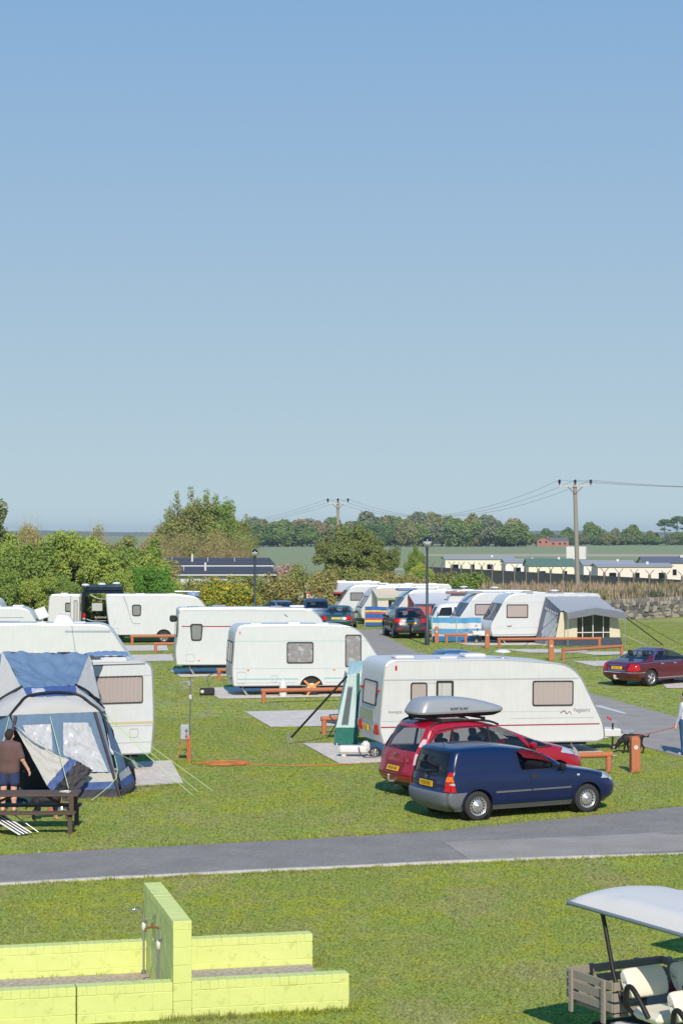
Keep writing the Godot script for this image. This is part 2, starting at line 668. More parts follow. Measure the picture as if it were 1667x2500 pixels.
func ground() -> void:
	for q in [[n1, 1, 0.42], [n2, 2, 0.75], [n3, 3, 2.6], [n4, 4, 7.0]]:
		q[0].seed = q[1]
		q[0].frequency = q[2]
		q[0].fractal_octaves = 3
	var xs := []
	var x := -14.0
	while x <= 16.0:
		xs.append(x); x += 0.3
	var st := 0.5
	while x < 2200:
		xs.append(x); xs.append(2.0 - x); x += st; st *= 1.35
	xs.append(2600.0); xs.append(-2600.0)
	xs.sort()
	var ds := [-200.0, 0.0, 10.0]
	var d := 19.0
	while d < 76:
		ds.append(d); d += 0.3
	st = 0.35
	while d < 3300:
		ds.append(d); d += st; st *= 1.04
	var mb := MB.new()
	mb.coloured = true
	var cols := []
	for j in ds.size():
		var row := PackedColorArray()
		for i in xs.size():
			var c := lawn_colour(xs[i], ds[j], 1.16)
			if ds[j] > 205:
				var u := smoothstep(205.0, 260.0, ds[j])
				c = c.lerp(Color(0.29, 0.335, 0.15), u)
			row.append(c)
		cols.append(row)
	for j in ds.size() - 1:
		for i in xs.size() - 1:
			var a := V(xs[i], 0, -ds[j])
			var b := V(xs[i + 1], 0, -ds[j])
			var e := V(xs[i + 1], 0, -ds[j + 1])
			var f := V(xs[i], 0, -ds[j + 1])
			for t in [[a, b, e, cols[j][i], cols[j][i + 1], cols[j + 1][i + 1]], [a, e, f, cols[j][i], cols[j + 1][i + 1], cols[j + 1][i]]]:
				mb.v.append(t[0]); mb.v.append(t[2]); mb.v.append(t[1])
				for q in 3: mb.n.append(Vector3.UP)
				mb.c.append(t[3]); mb.c.append(t[5]); mb.c.append(t[4])
	var gm := grain("lawn", noise_tex(37, 0.09, Color(0.86, 0.86, 0.86), Color(1, 1, 1), 4), 0.9, 0.95, bump_tex(41, 0.15, 0.8))
	gm.vertex_color_use_as_albedo = true
	ground_piece("ground", mb, gm, "mown lawn and flat fields running to the horizon")
	# near road with a light concrete edging
	var low := [-16, 29.4, -12, 30.7, -5.62, 32.78, -2.86, 33.64, 0.05, 34.46, 2.29, 35.06, 6.16, 35.91, 9, 36.5, 16, 37.8]
	var top := [16, 48.2, 10.5, 44.3, 7.22, 42.07, 4.27, 40.15, 1.69, 38.56, 0.05, 37.79, -4.54, 36.28, -6.2, 35.75, -12, 34.0, -16, 32.8]
	var road := pv(low + top)
	lawn_off.append(road)
	ground_piece("road", field_sheet(road, 0.012), mats.asphalt, "grey tarmac site road crossing the lawn")
	var old := pv([1.90, 37.14, 2.27, 35.12, 6.17, 36.0, 9, 36.6, 16, 37.9, 16, 41.5, 10.5, 40.2, 6.61, 38.56, 5.0, 37.95, 3.72, 37.63])
	ground_piece("road_patch", field_sheet(old, 0.017), mats.asphalt_old, "paler old surface in the right of the road")
	ground_piece("road_repair", field_sheet(pv([6.05, 38.25, 6.35, 38.05, 6.75, 38.2, 6.55, 38.5]), 0.020), mats.asphalt, "small dark tarmac repair in the pale road surface")
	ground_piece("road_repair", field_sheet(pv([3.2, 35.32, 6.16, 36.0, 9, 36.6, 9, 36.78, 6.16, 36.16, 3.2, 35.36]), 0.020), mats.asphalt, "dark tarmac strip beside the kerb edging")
	var kerb := Node3D.new()
	kerb.name = "kerb"
	kerb.set_meta("kind", "structure")
	add_child(kerb)
	var cm := MB.new()
	cm.cat(Vector3.ZERO, V(0.90, 0.12, 0.12), 0.008)
	var stone := cm.mesh()
	var along := 0.0
	for i in range(0, low.size() - 2, 2):
		var a := V(low[i], 0, -low[i + 1])
		var b := V(low[i + 2], 0, -low[i + 3])
		var cnt := int(ceil(a.distance_to(b) / 0.92))
		for k in cnt:
			var p := a.lerp(b, (k + 0.5) / cnt)
			if p.x < -7 or p.x > 9: continue
			mi(kerb, "kerb_stone", stone, mats.kerb, Transform3D(Basis(Vector3.UP, atan2(-(b.z - a.z), b.x - a.x)).scaled_local(V(a.distance_to(b) / cnt / 0.905, 1, 1)), p + V(0.01, -0.025 + 0.006 * sin(k * 7.3), 0.06)))
	# inner road behind the nearest caravan, running away to the left
	var path := pv([10.1, 47.0, 8.76, 51.07, 8.36, 52.69, 6.75, 60.0, 4.2, 76.0, 1.6, 92.0, 0.3, 101.5, -0.5, 118, 2.4, 118, 2.6, 108, 3.6, 96.5, 6.0, 84.0, 8.83, 71.9, 10.45, 62.36, 12.6, 54.5, 15.5, 47.0])
	lawn_off.append(path)
	ground_piece("path", field_sheet(path, 0.012), mats.asphalt_old, "pale tarmac lane winding between the pitches")
	mt("road_paint", rgb(206, 204, 200), 0.8)
	ground_piece("road_marking", field_sheet(pv([8.35, 66.2, 8.95, 63.3, 9.1, 63.4, 8.6, 66.4]), 0.017), mats.road_paint, "worn white stroke painted on the lane")
	# hard standings
	var pads := [
		[-1.06, 54.42, -0.04, 49.63, 7.09, 51.34, 6.2, 55.6], [-3.12, 64.06, -2.07, 58.91, 4.6, 60.4, 3.8, 65.5],
		[-5.18, 73.79, -4.2, 68.92, 2.2, 70.4, 1.4, 75.3], [-7.29, 83.89, -6.39, 79.27, 0.2, 81.2, -0.6, 85.8],
		[-12.6, 100.9, -12.2, 96.2, -8.4, 96.9, -8.9, 101.5], [-12.0, 93.2, -11.4, 88.5, -7.5, 89.2, -8.0, 94.0],
		[-11.2, 47.6, -10.6, 43.4, -4.65, 45.32, -3.62, 45.75, -4.3, 50.4], [8.0, 97.9, 8.94, 95.2, 11.8, 95.23, 12.0, 98.3],
		[11.0, 95.9, 11.84, 93.34, 14.6, 93.6, 14.8, 96.2], [10.3, 89.0, 10.87, 85.68, 14.3, 86.1, 14.4, 89.6],
		[12.4, 78.0, 12.0, 73.6, 15.6, 74.0, 15.6, 78.6], [5.8, 108.2, 6.2, 104.2, 14.0, 105.0, 13.6, 109.0], [6.0, 103.6, 6.5, 101.2, 10.8, 101.6, 10.6, 104.0]]
	for i in pads.size():
		var p := pv(pads[i])
		lawn_off.append(p)
		ground_piece("pitch_slab", field_sheet(p, 0.02), mats.concrete, "pale concrete hard standing for a caravan")

func grass() -> void:
	lawn_off.append(pv([-5.2, 23.0, 0.1, 24.25, -0.25, 26.9, -5.2, 25.6]))
	var m := MB.new()
	var r := RandomNumberGenerator.new()
	r.seed = 5
	for k in 14:
		var a := r.randf() * TAU
		var p := V(r.randf_range(-0.055, 0.055), 0, r.randf_range(-0.055, 0.055))
		var lean := V(cos(a), 0, sin(a)) * r.randf_range(0.010, 0.028)
		var w := V(-sin(a), 0, cos(a)) * 0.0055
		var h := r.randf_range(0.008, 0.018)
		m.tri(p - w, p + w, p + lean + V(0, h, 0))
	var mesh := m.mesh()
	var gm := mt("grass_blade", Color.WHITE, 0.75)
	gm.vertex_color_use_as_albedo = true
	gm.metallic_specular = 0.25
	gm.backlight_enabled = true
	gm.backlight = Color(0.25, 0.28, 0.1)
	var boxes := []
	for k in lawn_off.size():
		var sm := Geometry2D.offset_polygon(lawn_off[k], -0.05)
		if sm.size() > 0: lawn_off[k] = sm[0]
	for p in lawn_off:
		var b := Rect2(p[0], Vector2.ZERO)
		for q in p: b = b.expand(q)
		boxes.append(b)
	for zone in [[20.5, 34.5, 520.0, 0.95, "nearest lawn around the lime walls"], [34.5, 62.0, 230.0, 1.2, "lawn around the nearest pitches"], [62.0, 128.0, 42.0, 1.8, "lawn around the far pitches"]]:
		var xs := PackedVector2Array()
		var total := int(zone[2] * 0.36 * (zone[1] * zone[1] - zone[0] * zone[0]) * 0.5)
		for i in total:
			var d := sqrt(lerpf(zone[0] * zone[0], zone[1] * zone[1], r.randf()))
			var p := Vector2(r.randf_range(-0.18, 0.18) * d, d)
			var ok := true
			for k in lawn_off.size():
				if boxes[k].has_point(p) and Geometry2D.is_point_in_polygon(p, lawn_off[k]):
					ok = false
					break
			if ok: xs.append(p)
		var mm := MultiMesh.new()
		mm.transform_format = MultiMesh.TRANSFORM_3D
		mm.use_colors = true
		mm.mesh = mesh
		mm.instance_count = xs.size()
		var buf := PackedFloat32Array()
		buf.resize(xs.size() * 16)
		for i in xs.size():
			var a := r.randf() * TAU
			var s: float = zone[3] * r.randf_range(0.6, 1.35)
			var sy := s * r.randf_range(0.7, 1.1) / sqrt(zone[3])
			var p := xs[i]
			var c := lawn_colour(p.x, p.y, r.randf_range(0.98, 1.12))
			var o := i * 16
			buf[o] = cos(a) * s; buf[o + 2] = sin(a) * s; buf[o + 3] = p.x
			buf[o + 5] = sy; buf[o + 7] = 0.0
			buf[o + 8] = -sin(a) * s; buf[o + 10] = cos(a) * s; buf[o + 11] = -p.y
			buf[o + 12] = c.r; buf[o + 13] = c.g; buf[o + 14] = c.b; buf[o + 15] = 1.0
		mm.buffer = buf
		var o := MultiMeshInstance3D.new()
		o.name = numbered("grass")
		o.multimesh = mm
		o.material_override = gm
		add_child(o)
		tag(o, "short mown grass of the " + zone[4], "grass", "", "stuff")
	# longer grass that the mower leaves along walls, posts and edges: [x0, d0, x1, d1, per metre]
	var spots := []
	for q in [[-2.1, 23.62, 0.15, 24.15, 60], [0.15, 24.2, 0.05, 24.5, 50], [-0.3, 26.6, -0.36, 26.9, 60], [-2.4, 26.2, -0.35, 26.75, 50], [-5.2, 25.5, -2.6, 26.15, 50], [-6.2, 35.68, 1.7, 38.5, 26], [1.7, 38.5, 8.0, 42.6, 26], [-6, 32.55, 7, 36.0, 20], [-5.14, 37.9, -5.04, 37.95, 120], [7.0, 47.75, 7.1, 47.8, 160], [-5.65, 42.8, -4.8, 43.3, 50], [-4.75, 43.3, -4.1, 44.4, 40], [-4.6, 45.1, -3.7, 45.65, 40], [-0.1, 49.5, 6.9, 51.1, 22], [-2.1, 58.7, 4.4, 60.2, 18], [-2.75, 67.0, -2.5, 67.0, 60], [6.3, 47.75, 6.5, 47.8, 90], [-3.95, 50.2, -3.75, 50.25, 90], [17.3, 128.2, 24.0, 135.4, 30]]:
		var len_ := Vector2(q[0], q[1]).distance_to(Vector2(q[2], q[3]))
		for i in maxi(6, int(len_ * q[4])):
			var u := r.randf()
			spots.append([lerpf(q[0], q[2], u) + r.randfn() * 0.03, lerpf(q[1], q[3], u) + r.randfn() * 0.04])
	var mm2 := MultiMesh.new()
	mm2.transform_format = MultiMesh.TRANSFORM_3D
	mm2.use_colors = true
	mm2.mesh = mesh
	mm2.instance_count = spots.size()
	for i in spots.size():
		var sc := r.randf_range(0.9, 1.6)
		mm2.set_instance_transform(i, Transform3D(Basis(Vector3.UP, r.randf() * TAU).scaled(V(sc, sc * r.randf_range(2.0, 4.5), sc)), V(spots[i][0], 0, -spots[i][1])))
		mm2.set_instance_color(i, lawn_colour(spots[i][0], spots[i][1], r.randf_range(0.75, 1.1)))
	var o2 := MultiMeshInstance3D.new()
	o2.name = "long_grass"
	o2.multimesh = mm2
	o2.material_override = gm
	add_child(o2)
	tag(o2, "longer grass left along walls, kerbs and posts", "grass", "", "stuff")

# ---------------------------------------------------------------- plants
func leaf_cloud(seed_: int, lobes: Array, count: int, size: float, fill := 0.55, droop := 0.0) -> ArrayMesh:
	# lobes [centre, radii]; small leaf sprays through the outer part of every lobe
	var r := RandomNumberGenerator.new()
	r.seed = seed_
	var mb := MB.new()
	mb.coloured = true
	var weights := []
	var total := 0.0
	for l in lobes:
		var q: Vector3 = l[1]
		total += q.x * q.y + q.y * q.z + q.x * q.z
		weights.append(total)
	for i in count:
		var w := r.randf() * total
		var k := 0
		while weights[k] < w: k += 1
		var d := V(r.randfn(), r.randfn(), r.randfn()).normalized()
		var rad := pow(r.randf(), 0.45) * (1.0 - fill) + fill
		if r.randf() < 0.06: rad *= 1.12
		var p: Vector3 = lobes[k][0] + d * lobes[k][1] * rad
		if p.y < 0.02: continue
		var nn := (d * 0.8 + V(r.randfn(), r.randfn() + 0.35, r.randfn()) * 0.6).normalized()
		var t := nn.cross(V(r.randfn(), r.randfn() - droop, r.randfn())).normalized()
		var b := nn.cross(t)
		var s := size * r.randf_range(0.55, 1.25)
		var g := r.randf_range(0.72, 1.22)
		mb.tint = Color(g * r.randf_range(0.92, 1.1), g, g * r.randf_range(0.8, 1.1))
		var e := nn * s * 0.22
		mb.tri(p - t * s - e, p - b * s * 0.55, p + t * s * 0.9 - e)
		mb.tri(p - t * s - e, p + t * s * 0.9 - e, p + b * s * 0.55)
	return mb.mesh()

func twig_cloud(seed_: int, base: Vector3, height: float, spread: float, count: int, thick: float) -> ArrayMesh:
	# a fan of thin upright twigs with side shoots
	var r := RandomNumberGenerator.new()
	r.seed = seed_
	var mb := MB.new()
	mb.coloured = true
	for i in count:
		var a := r.randf() * TAU
		var out := sqrt(r.randf())
		var h := height * r.randf_range(0.45, 1.05) * (1.0 - 0.35 * out * out)
		var p0 := base + V(cos(a), 0, sin(a)) * spread * out * 0.35
		var p1 := p0 + V(cos(a) * spread * out * 0.75 + r.randfn() * 0.12, h, sin(a) * spread * out * 0.75 + r.randfn() * 0.12)
		var g := r.randf_range(0.7, 1.25)
		mb.tint = Color(g, g * r.randf_range(0.9, 1.02), g * 0.95)
		var s := V(cos(a + 1.57), 0, sin(a + 1.57)) * thick
		var f := p0.lerp(p1, 0.6) + V(r.randfn(), 0, r.randfn()) * 0.1
		mb.tri(p0 - s, p0 + s, f)
		mb.tri(p0.lerp(f, 0.4) - s * 0.7, p0.lerp(f, 0.4) + s * 0.7, p1)
		for q in 5:
			var u := r.randf_range(0.3, 0.98)
			var c := p0.lerp(p1, u)
			var e := c + V(r.randfn(), r.randf_range(0.3, 1.4), r.randfn()).normalized() * r.randf_range(0.2, 0.6) * height * 0.16
			mb.tri(c - s * 0.6, c + s * 0.6, e)
	return mb.mesh()

func lobes_round(seed_: int, w: float, h: float, y0: float, cnt: int) -> Array:
	var r := RandomNumberGenerator.new()
	r.seed = seed_
	var out := [[V(0, y0 + h * 0.5, 0), V(w * 0.34, h * 0.42, w * 0.34)]]
	for i in cnt:
		var a := r.randf() * TAU
		var u := r.randf_range(0.15, 0.95)
		var wide := sin(PI * clampf(u * 0.86 + 0.12, 0, 1))
		var c := V(cos(a) * w * 0.30 * wide, y0 + h * u * 0.92, sin(a) * w * 0.30 * wide)
		var q := w * r.randf_range(0.13, 0.22)
		out.append([c, V(q, q * r.randf_range(0.65, 0.95), q)])
	return out

func lobes_box(seed_: int, w: float, h: float, d: float, cnt: int) -> Array:
	# uneven hedge mass: small lobes stacked through a box, ragged along the top
	var r := RandomNumberGenerator.new()
	r.seed = seed_
	var out := []
	for i in cnt:
		var u := r.randf()
		var top := h * r.randf_range(0.72, 1.0)
		var q := r.randf_range(0.35, 0.75)
		out.append([V((r.randf() - 0.5) * (w - q), lerpf(q * 0.6, top - q * 0.7, pow(u, 0.7)), (r.randf() - 0.5) * (d - q)), V(q, q * r.randf_range(0.7, 1.25), q)])
	return out

func trunk_mesh(h: float, r0: float, limbs: int, seed_: int) -> ArrayMesh:
	var r := RandomNumberGenerator.new()
	r.seed = seed_
	var mb := MB.new()
	var top := V(r.randfn() * 0.04 * h, h * 0.8, r.randfn() * 0.04 * h)
	mb.tube([Vector3.ZERO, top * 0.5 + V(r.randfn(), 0, r.randfn()) * 0.02 * h, top], r0, r0 * 0.35, 7)
	for i in limbs:
		var u := r.randf_range(0.3, 0.85)
		var a := r.randf() * TAU
		var p := top * u
		var e := p + V(cos(a), r.randf_range(0.5, 1.3), sin(a)) * h * r.randf_range(0.16, 0.3)
		mb.tube([p, p.lerp(e, 0.5) + V(0, -0.02 * h, 0), e], r0 * 0.4, r0 * 0.1, 5)
	return mb.mesh()

func leaf_mat(key: String, lin: Color, back := 0.3) -> StandardMaterial3D:
	if mats.has(key): return mats[key]
	var m := mt(key, lin.linear_to_srgb(), 0.7)
	m.vertex_color_use_as_albedo = true
	m.metallic_specular = 0.25
	m.backlight_enabled = back > 0
	m.backlight = Color(back * 0.9, back, back * 0.4)
	return m

var shapes := {}

func plant(nm: String, label: String, cat: String, x: float, d: float, sc: Vector3, crown: Mesh, cm: Material, trunk: Mesh, tm: Material, group := "", turn = null) -> Node3D:
	var t := thing(nm, label, cat, V(x, 0, -d), rng.randf() * TAU if turn == null else turn, group)
	mi(t, "crown", crown, cm, Transform3D(Basis.from_scale(sc), Vector3.ZERO))
	mi(t, "trunk", trunk, tm, Transform3D(Basis.from_scale(sc), Vector3.ZERO))
	return t

func far_country() -> void:
	# hills on the horizon
	var mb := MB.new()
	var hn := FastNoiseLite.new()
	hn.seed = 77
	hn.frequency = 0.0030
	for i in 160:
		var x0 := -1600.0 + i * 20.0
		var x1 := x0 + 20.0
		var h0 := 6.2 + 3.2 * hn.get_noise_1d(x0) + 1.0 * hn.get_noise_1d(x0 * 5)
		var h1 := 6.2 + 3.2 * hn.get_noise_1d(x1) + 1.0 * hn.get_noise_1d(x1 * 5)
		h0 = maxf(h0, 3.0); h1 = maxf(h1, 3.0)
		mb.quad(V(x0, 0, -2700), V(x1, 0, -2700), V(x1, h1, -2900), V(x0, h0, -2900))
		mb.quad(V(x1, 0, -3100), V(x0, 0, -3100), V(x0, h0, -2900), V(x1, h1, -2900))
	ground_piece("hills", mb, mt("hill", Color(0.12, 0.15, 0.08).linear_to_srgb(), 0.95), "low blue hills along the horizon")
	mt("straw", Color(0.42, 0.36, 0.24).linear_to_srgb(), 0.95)
	ground_piece("field", field_sheet(pv([20, 470, 60, 455, 96, 470, 97, 505, 60, 520, 18, 510]), 0.03), mats.straw, "strip of dry straw grass across the far meadow")
	ground_piece("field", field_sheet(pv([-2, 300, 34, 286, 36, 300, 0, 318]), 0.03), mats.straw, "tan rough grass strip behind the hawthorn")
	ground_piece("field", field_sheet(pv([52, 380, 96, 372, 100, 400, 52, 404]), 0.03), mt("pasture", Color(0.15, 0.24, 0.07).linear_to_srgb(), 0.95), "fresh green pasture strip in the middle distance")
	# pasture fence: single posts
	var pm := MB.new()
	pm.cat(V(0, 0.6, 0), V(0.14, 1.2, 0.14), 0.02)
	var post := pm.mesh()
	var fence := thing("post_fence", "thin stake fence along the far meadow before the woods", "fence", V(0, 0, -640))
	for i in 46:
		mi(fence, "fence_post", post, mats.pole_wood, Transform3D(Basis(), V(-40 + i * 2.6, 0, -sin(i * 0.2) * 6)))
	# woods: five crown shapes shared by many trees
	for i in 5:
		shapes["wood%d" % i] = leaf_cloud(100 + i, lobes_round(200 + i, 13.5, 9.6, 0.6, 20), 5200, 0.55, 0.5)
	shapes.woodtrunk = trunk_mesh(8.0, 0.35, 5, 3)
	var tints := [
		leaf_mat("leaf_deep", Color(0.123, 0.201, 0.070)), leaf_mat("leaf_mid", Color(0.184, 0.271, 0.079)), leaf_mat("leaf_olive", Color(0.263, 0.280, 0.108)),
		leaf_mat("leaf_brown", Color(0.359, 0.289, 0.166)), leaf_mat("leaf_grey", Color(0.210, 0.254, 0.149))]
	var look := ["dark green", "bright green", "olive", "brownish budding", "grey green"]
	var r := RandomNumberGenerator.new()
	r.seed = 9
	# [x, depth, height factor, width factor, tint]
	var rows := []
	for i in 26:
		var x := -41.0 + i * 4.4
		var k = [0, 1, 0, 2, 1, 0][i % 6] if x < 12 else [2, 1, 2, 4, 1][i % 5]
		rows.append([x + r.randf_range(-2, 2), 770 + r.randf_range(-12, 12), (0.82 if x < 10 else 0.95) + r.randf_range(-0.08, 0.1), 1.0 + r.randf_range(-0.25, 0.35), k, 0])
	for i in 20:
		var x := -44.0 + i * 6.0
		rows.append([x + r.randf_range(-3, 3), 822 + r.randf_range(-10, 20), (1.05 if x < 8 else 1.2) + r.randf_range(-0.1, 0.13) - (0.3 if x > 58 else 0.0), 1.1 + r.randf_range(-0.3, 0.35), 3 if (x > -30 and x < -2 and i % 2 == 0) else [2, 4, 2, 1][i % 4], 1])
	for i in 34:
		var x := 72.0 + i * 2.4
		rows.append([x, 858 + r.randf_range(-16, 16), 0.46 + r.randf_range(-0.10, 0.10), 0.62 + r.randf_range(-0.1, 0.2), [1, 0, 2, 4, 1][i % 5], 2])
	for a in [[111, 880, 0.98, 0.95, 1], [129, 885, 0.86, 0.8, 1], [91, 885, 0.7, 0.7, 0], [101, 890, 0.75, 0.6, 0], [121, 884, 0.72, 0.55, 4], [137, 880, 0.6, 0.6, 2]]:
		rows.append(a + [3])
	var where := ["front row of the far wood", "back row of the far wood", "low tree belt beyond the static caravans", "tall row above the low belt"]
	var nth := ["first", "second", "third", "fourth", "fifth", "sixth", "seventh", "eighth", "ninth", "tenth", "eleventh", "twelfth", "thirteenth", "fourteenth", "fifteenth"]
	rows.sort_custom(func(p, q): return p[0] < q[0])
	var seen_kind := {}
	for i in rows.size():
		var a: Array = rows[i]
		var key := "%d_%d" % [a[4], a[5]]
		seen_kind[key] = seen_kind.get(key, -1) + 1
		plant("woodland_tree", "%s %s tree from the left in the %s" % [nth[mini(seen_kind[key], 14)], look[a[4]], where[a[5]]], "tree", a[0], a[1], V(a[3], a[2], a[3]), shapes["wood%d" % (i % 5)], tints[a[4]], shapes.woodtrunk, mats.bark, where[a[5]])
	# two wind-bent pines at the right edge
	for a in [[141.5, 870, 1.0, "left"], [147.5, 872, 1.12, "right"]]:
		var lob := []
		for q in [[0, 10.2, 3.0], [-2.2, 9.0, 2.0], [2.1, 8.6, 1.8], [-1.0, 6.9, 1.3], [1.6, 6.4, 1.0]]:
			lob.append([V(q[0], q[1], 0), V(q[2], q[2] * 0.36, q[2])])
		plant("pine_tree", "flat topped dark pine, %s of the pair at the skyline's right end" % a[3], "tree", a[0], a[1], V(a[2], a[2], a[2]), leaf_cloud(300 + int(a[0]), lob, 900, 0.45, 0.3), tints[0], trunk_mesh(11.5, 0.3, 5, int(a[0])), mats.bark, "", 0.0)
	farmhouse()

func farmhouse() -> void:
	var t := thing("farmhouse", "small red brick farmhouse with slate roofs beyond the fields", "house", V(80, 0, -790), 0.0)
	t.scale = Vector3.ONE * 0.88
	var brick := grain("brick", noise_tex(61, 0.06, rgb(150, 100, 88), rgb(180, 126, 110), 3), 0.4, 0.9)
	var slate := mt("slate", rgb(92, 92, 102), 0.7)
	var m := MB.new()
	m.slab(T(V(0, 0, -5)), pv([-2.8, 0, 2.8, 0, 2.8, 2.9, 0, 4.0, -2.8, 2.9]), 5.0)
	m.at(V(7, 1.1, -2.5), V(9, 2.2, 4))
	part(t, "wall", m, brick)
	m = MB.new()
	m.beam(V(-3.1, 2.8, -2.5), V(0.02, 4.12, -2.5), 5.6, 0.14)
	m.beam(V(-0.02, 4.12, -2.5), V(3.1, 2.8, -2.5), 5.6, 0.14)
	part(t, "roof", m, slate)
	m = MB.new()
	m.beam(V(2.9, 2.95, -2.5), V(11.6, 2.95, -2.5), 2.6, 0.15, 0, V(0, 1, 1.0))
	part(t, "roof", m, slate)
	for x in [-1.4, 1.3, 4.5, 7.5, 9.8]:
		m = MB.new()
		m.cat(V(x, 1.9 if x < 3 else 1.2, 0.02 if x < 3 else -0.48), V(0.9, 0.9, 0.1), 0.02)
		part(t, "window", m, mats.dark_inside)
	m = MB.new()
	m.cat(V(2.2, 4.0, -3), V(0.6, 1.1, 0.6), 0.03)
	part(t, "chimney", m, brick)

func hedges() -> void:
	for i in 4:
		shapes["shrub%d" % i] = leaf_cloud(400 + i, lobes_box(410 + i, 4.4, 5.4, 3.0, 60), 22000, 0.095, 0.1)
	for i in 3:
		shapes["small%d" % i] = leaf_cloud(440 + i, lobes_box(450 + i, 3.2, 3.1, 2.4, 34), 9000, 0.085, 0.1)
		shapes["twig%d" % i] = twig_cloud(460 + i, Vector3.ZERO, 5.2, 2.6, 900, 0.014)
		shapes["bud%d" % i] = leaf_cloud(480 + i, lobes_round(490 + i, 4.2, 4.6, 0.2, 18), 5000, 0.085, 0.1)
	shapes.stems = trunk_mesh(3.6, 0.10, 6, 21)
	var spring := leaf_mat("leaf_spring", Color(0.350, 0.440, 0.095), 0.45)
	var green := leaf_mat("leaf_green", Color(0.240, 0.340, 0.080), 0.45)
	var olive := leaf_mat("leaf_hedge_olive", Color(0.285, 0.310, 0.100), 0.3)
	var brown := leaf_mat("twig_brown", Color(0.473, 0.376, 0.219), 0.0)
	var ochre := leaf_mat("leaf_ochre", Color(0.360, 0.330, 0.120), 0.2)
	var gold := leaf_mat("leaf_gold", Color(0.60, 0.46, 0.03), 0.3)
	var grp := "shrubs of the hedge behind the left caravans"
	var rows := [
		[-20.6, 121, 1.05, 1.02, 0], [-18.6, 119, 1.0, 0.98, 1], [-16.8, 122, 1.05, 1.03, 0], [-14.9, 119, 1.0, 0.98, 0], [-13.1, 122, 0.95, 0.96, 1], [-11.6, 120, 0.85, 0.86, 0], [-22.4, 120, 1.0, 0.95, 1],
		[-19.6, 114, 0.72, 0.60, 1], [-17.4, 115, 0.7, 0.62, 0], [-15.6, 115, 0.7, 0.56, 1], [-21.3, 113, 0.7, 0.6, 0], [-13.6, 116, 0.66, 0.6, 0]]
	var told := [
		"tall spring green hedge shrub, leftmost of the back row", "tall deep green shrub left in the back hedge row", "tall pale leaved hedge shrub above the far left caravans", "tall spring green shrub above the cream caravan", "tall dark leaved shrub behind the black motorhome roof",
		"lower pale shrub at the right end of the left hedge", "deep green shrub cut by the left picture edge", "low dark shrub in front of the hedge, second from left", "low pale shrub before the hedge behind the far left roofs", "low dark shrub before the hedge left of the cream caravan",
		"low pale shrub before the hedge at the far left", "low pale shrub before the hedge behind the cream caravan"]
	for i in rows.size():
		var a: Array = rows[i]
		plant("hedge_shrub", told[i], "shrub", a[0], a[1], V(a[2], a[3] * 1.14, a[2]), shapes["shrub%d" % (i % 4)], [spring, green][a[4]], shapes.stems, mats.bark_grey, grp)
	var back := ["at the far left", "second from the left", "third from the left", "third from the right", "second from the right", "at the right end"]
	for i in 6:
		plant("hedge_shrub", "olive bush behind the tall left hedge, " + back[i], "shrub", -27.4 + i * 2.4, 152 + (i % 2) * 3, V(1.25, 1.12 - 0.05 * (i % 3), 1.2), shapes["shrub%d" % ((i + 1) % 4)], olive if i % 2 == 0 else ochre, shapes.stems, mats.bark_grey, "olive bushes behind the left hedge")
	plant("hedge_shrub", "glossy bright green shrub at the hedge's right end beside slate roofs", "shrub", -11.1, 117.5, V(0.62, 0.82, 0.62), shapes.shrub2, leaf_mat("leaf_fresh", Color(0.149, 0.315, 0.052), 0.35), shapes.stems, mats.bark, grp)
	# bare twiggy willows behind the hedge
	var tw := [[-29.4, 188, 0.9, 1.62, "brown twiggy bush with long bare shoots above the hedge"], [-23.4, 190, 0.9, 1.48, "low brown twiggy bush showing over the hedge middle"],
		[-18.0, 190, 1.4, 1.30, "wide tan willow bush left of the tall trees"], [-15.8, 196, 1.2, 1.32, "tan willow bush leaning on the tall trees"], [-12.4, 198, 1.2, 1.38, "brown bare willow standing before the tall poplar group"], [-10.4, 200, 1.1, 1.28, "brown bare willow at the poplar group's right side"]]
	for i in tw.size():
		var a: Array = tw[i]
		var wl := plant("willow_bush", a[4], "shrub", a[0], a[1], V(a[2], a[3], a[2]), shapes["twig%d" % (i % 3)], brown, shapes.stems, mats.bark_grey, "bare willow bushes behind the hedge")
		mi(wl, "leaf_buds", shapes["bud%d" % (i % 3)], [ochre, olive][i % 2], Transform3D(Basis.from_scale(V(a[2], a[3] * 0.92, a[2])), Vector3.ZERO))
	# tall poplar group and the conifer at the left edge
	var lob := []
	for q in [[0, 3.2, 2.0, 2.4], [-0.9, 5.0, 1.0, 1.9], [0.9, 5.2, 1.0, 1.9], [0.1, 6.2, 0.9, 1.7], [-1.4, 6.0, 0.45, 1.3], [1.5, 6.1, 0.45, 1.3], [-0.6, 7.4, 0.4, 1.2], [0.55, 7.7, 0.42, 1.25], [0.05, 8.3, 0.32, 0.95], [1.1, 7.2, 0.3, 0.9], [-1.2, 7.0, 0.3, 0.8]]:
		lob.append([V(q[0], q[1], sin(q[0] * 5.0 + q[1]) * 0.8), V(q[2], q[3], q[2])])
	for i in 2:
		var lb := lobes_round(600 + i, 5.6, 7.0, 0.2, 26)
		for k in 9: lb.append([V(-1.6 + k * 0.4, 6.6 + 0.9 * sin(k * 1.9) - absf(k - 4) * 0.16, sin(k * 2.7)), V(0.3, 0.9, 0.3)])
		shapes["poplar%d" % i] = leaf_cloud(500 + i, lb, 20000, 0.10, 0.1, 0.6)
	shapes.ptrunk = trunk_mesh(7.6, 0.16, 5, 33)
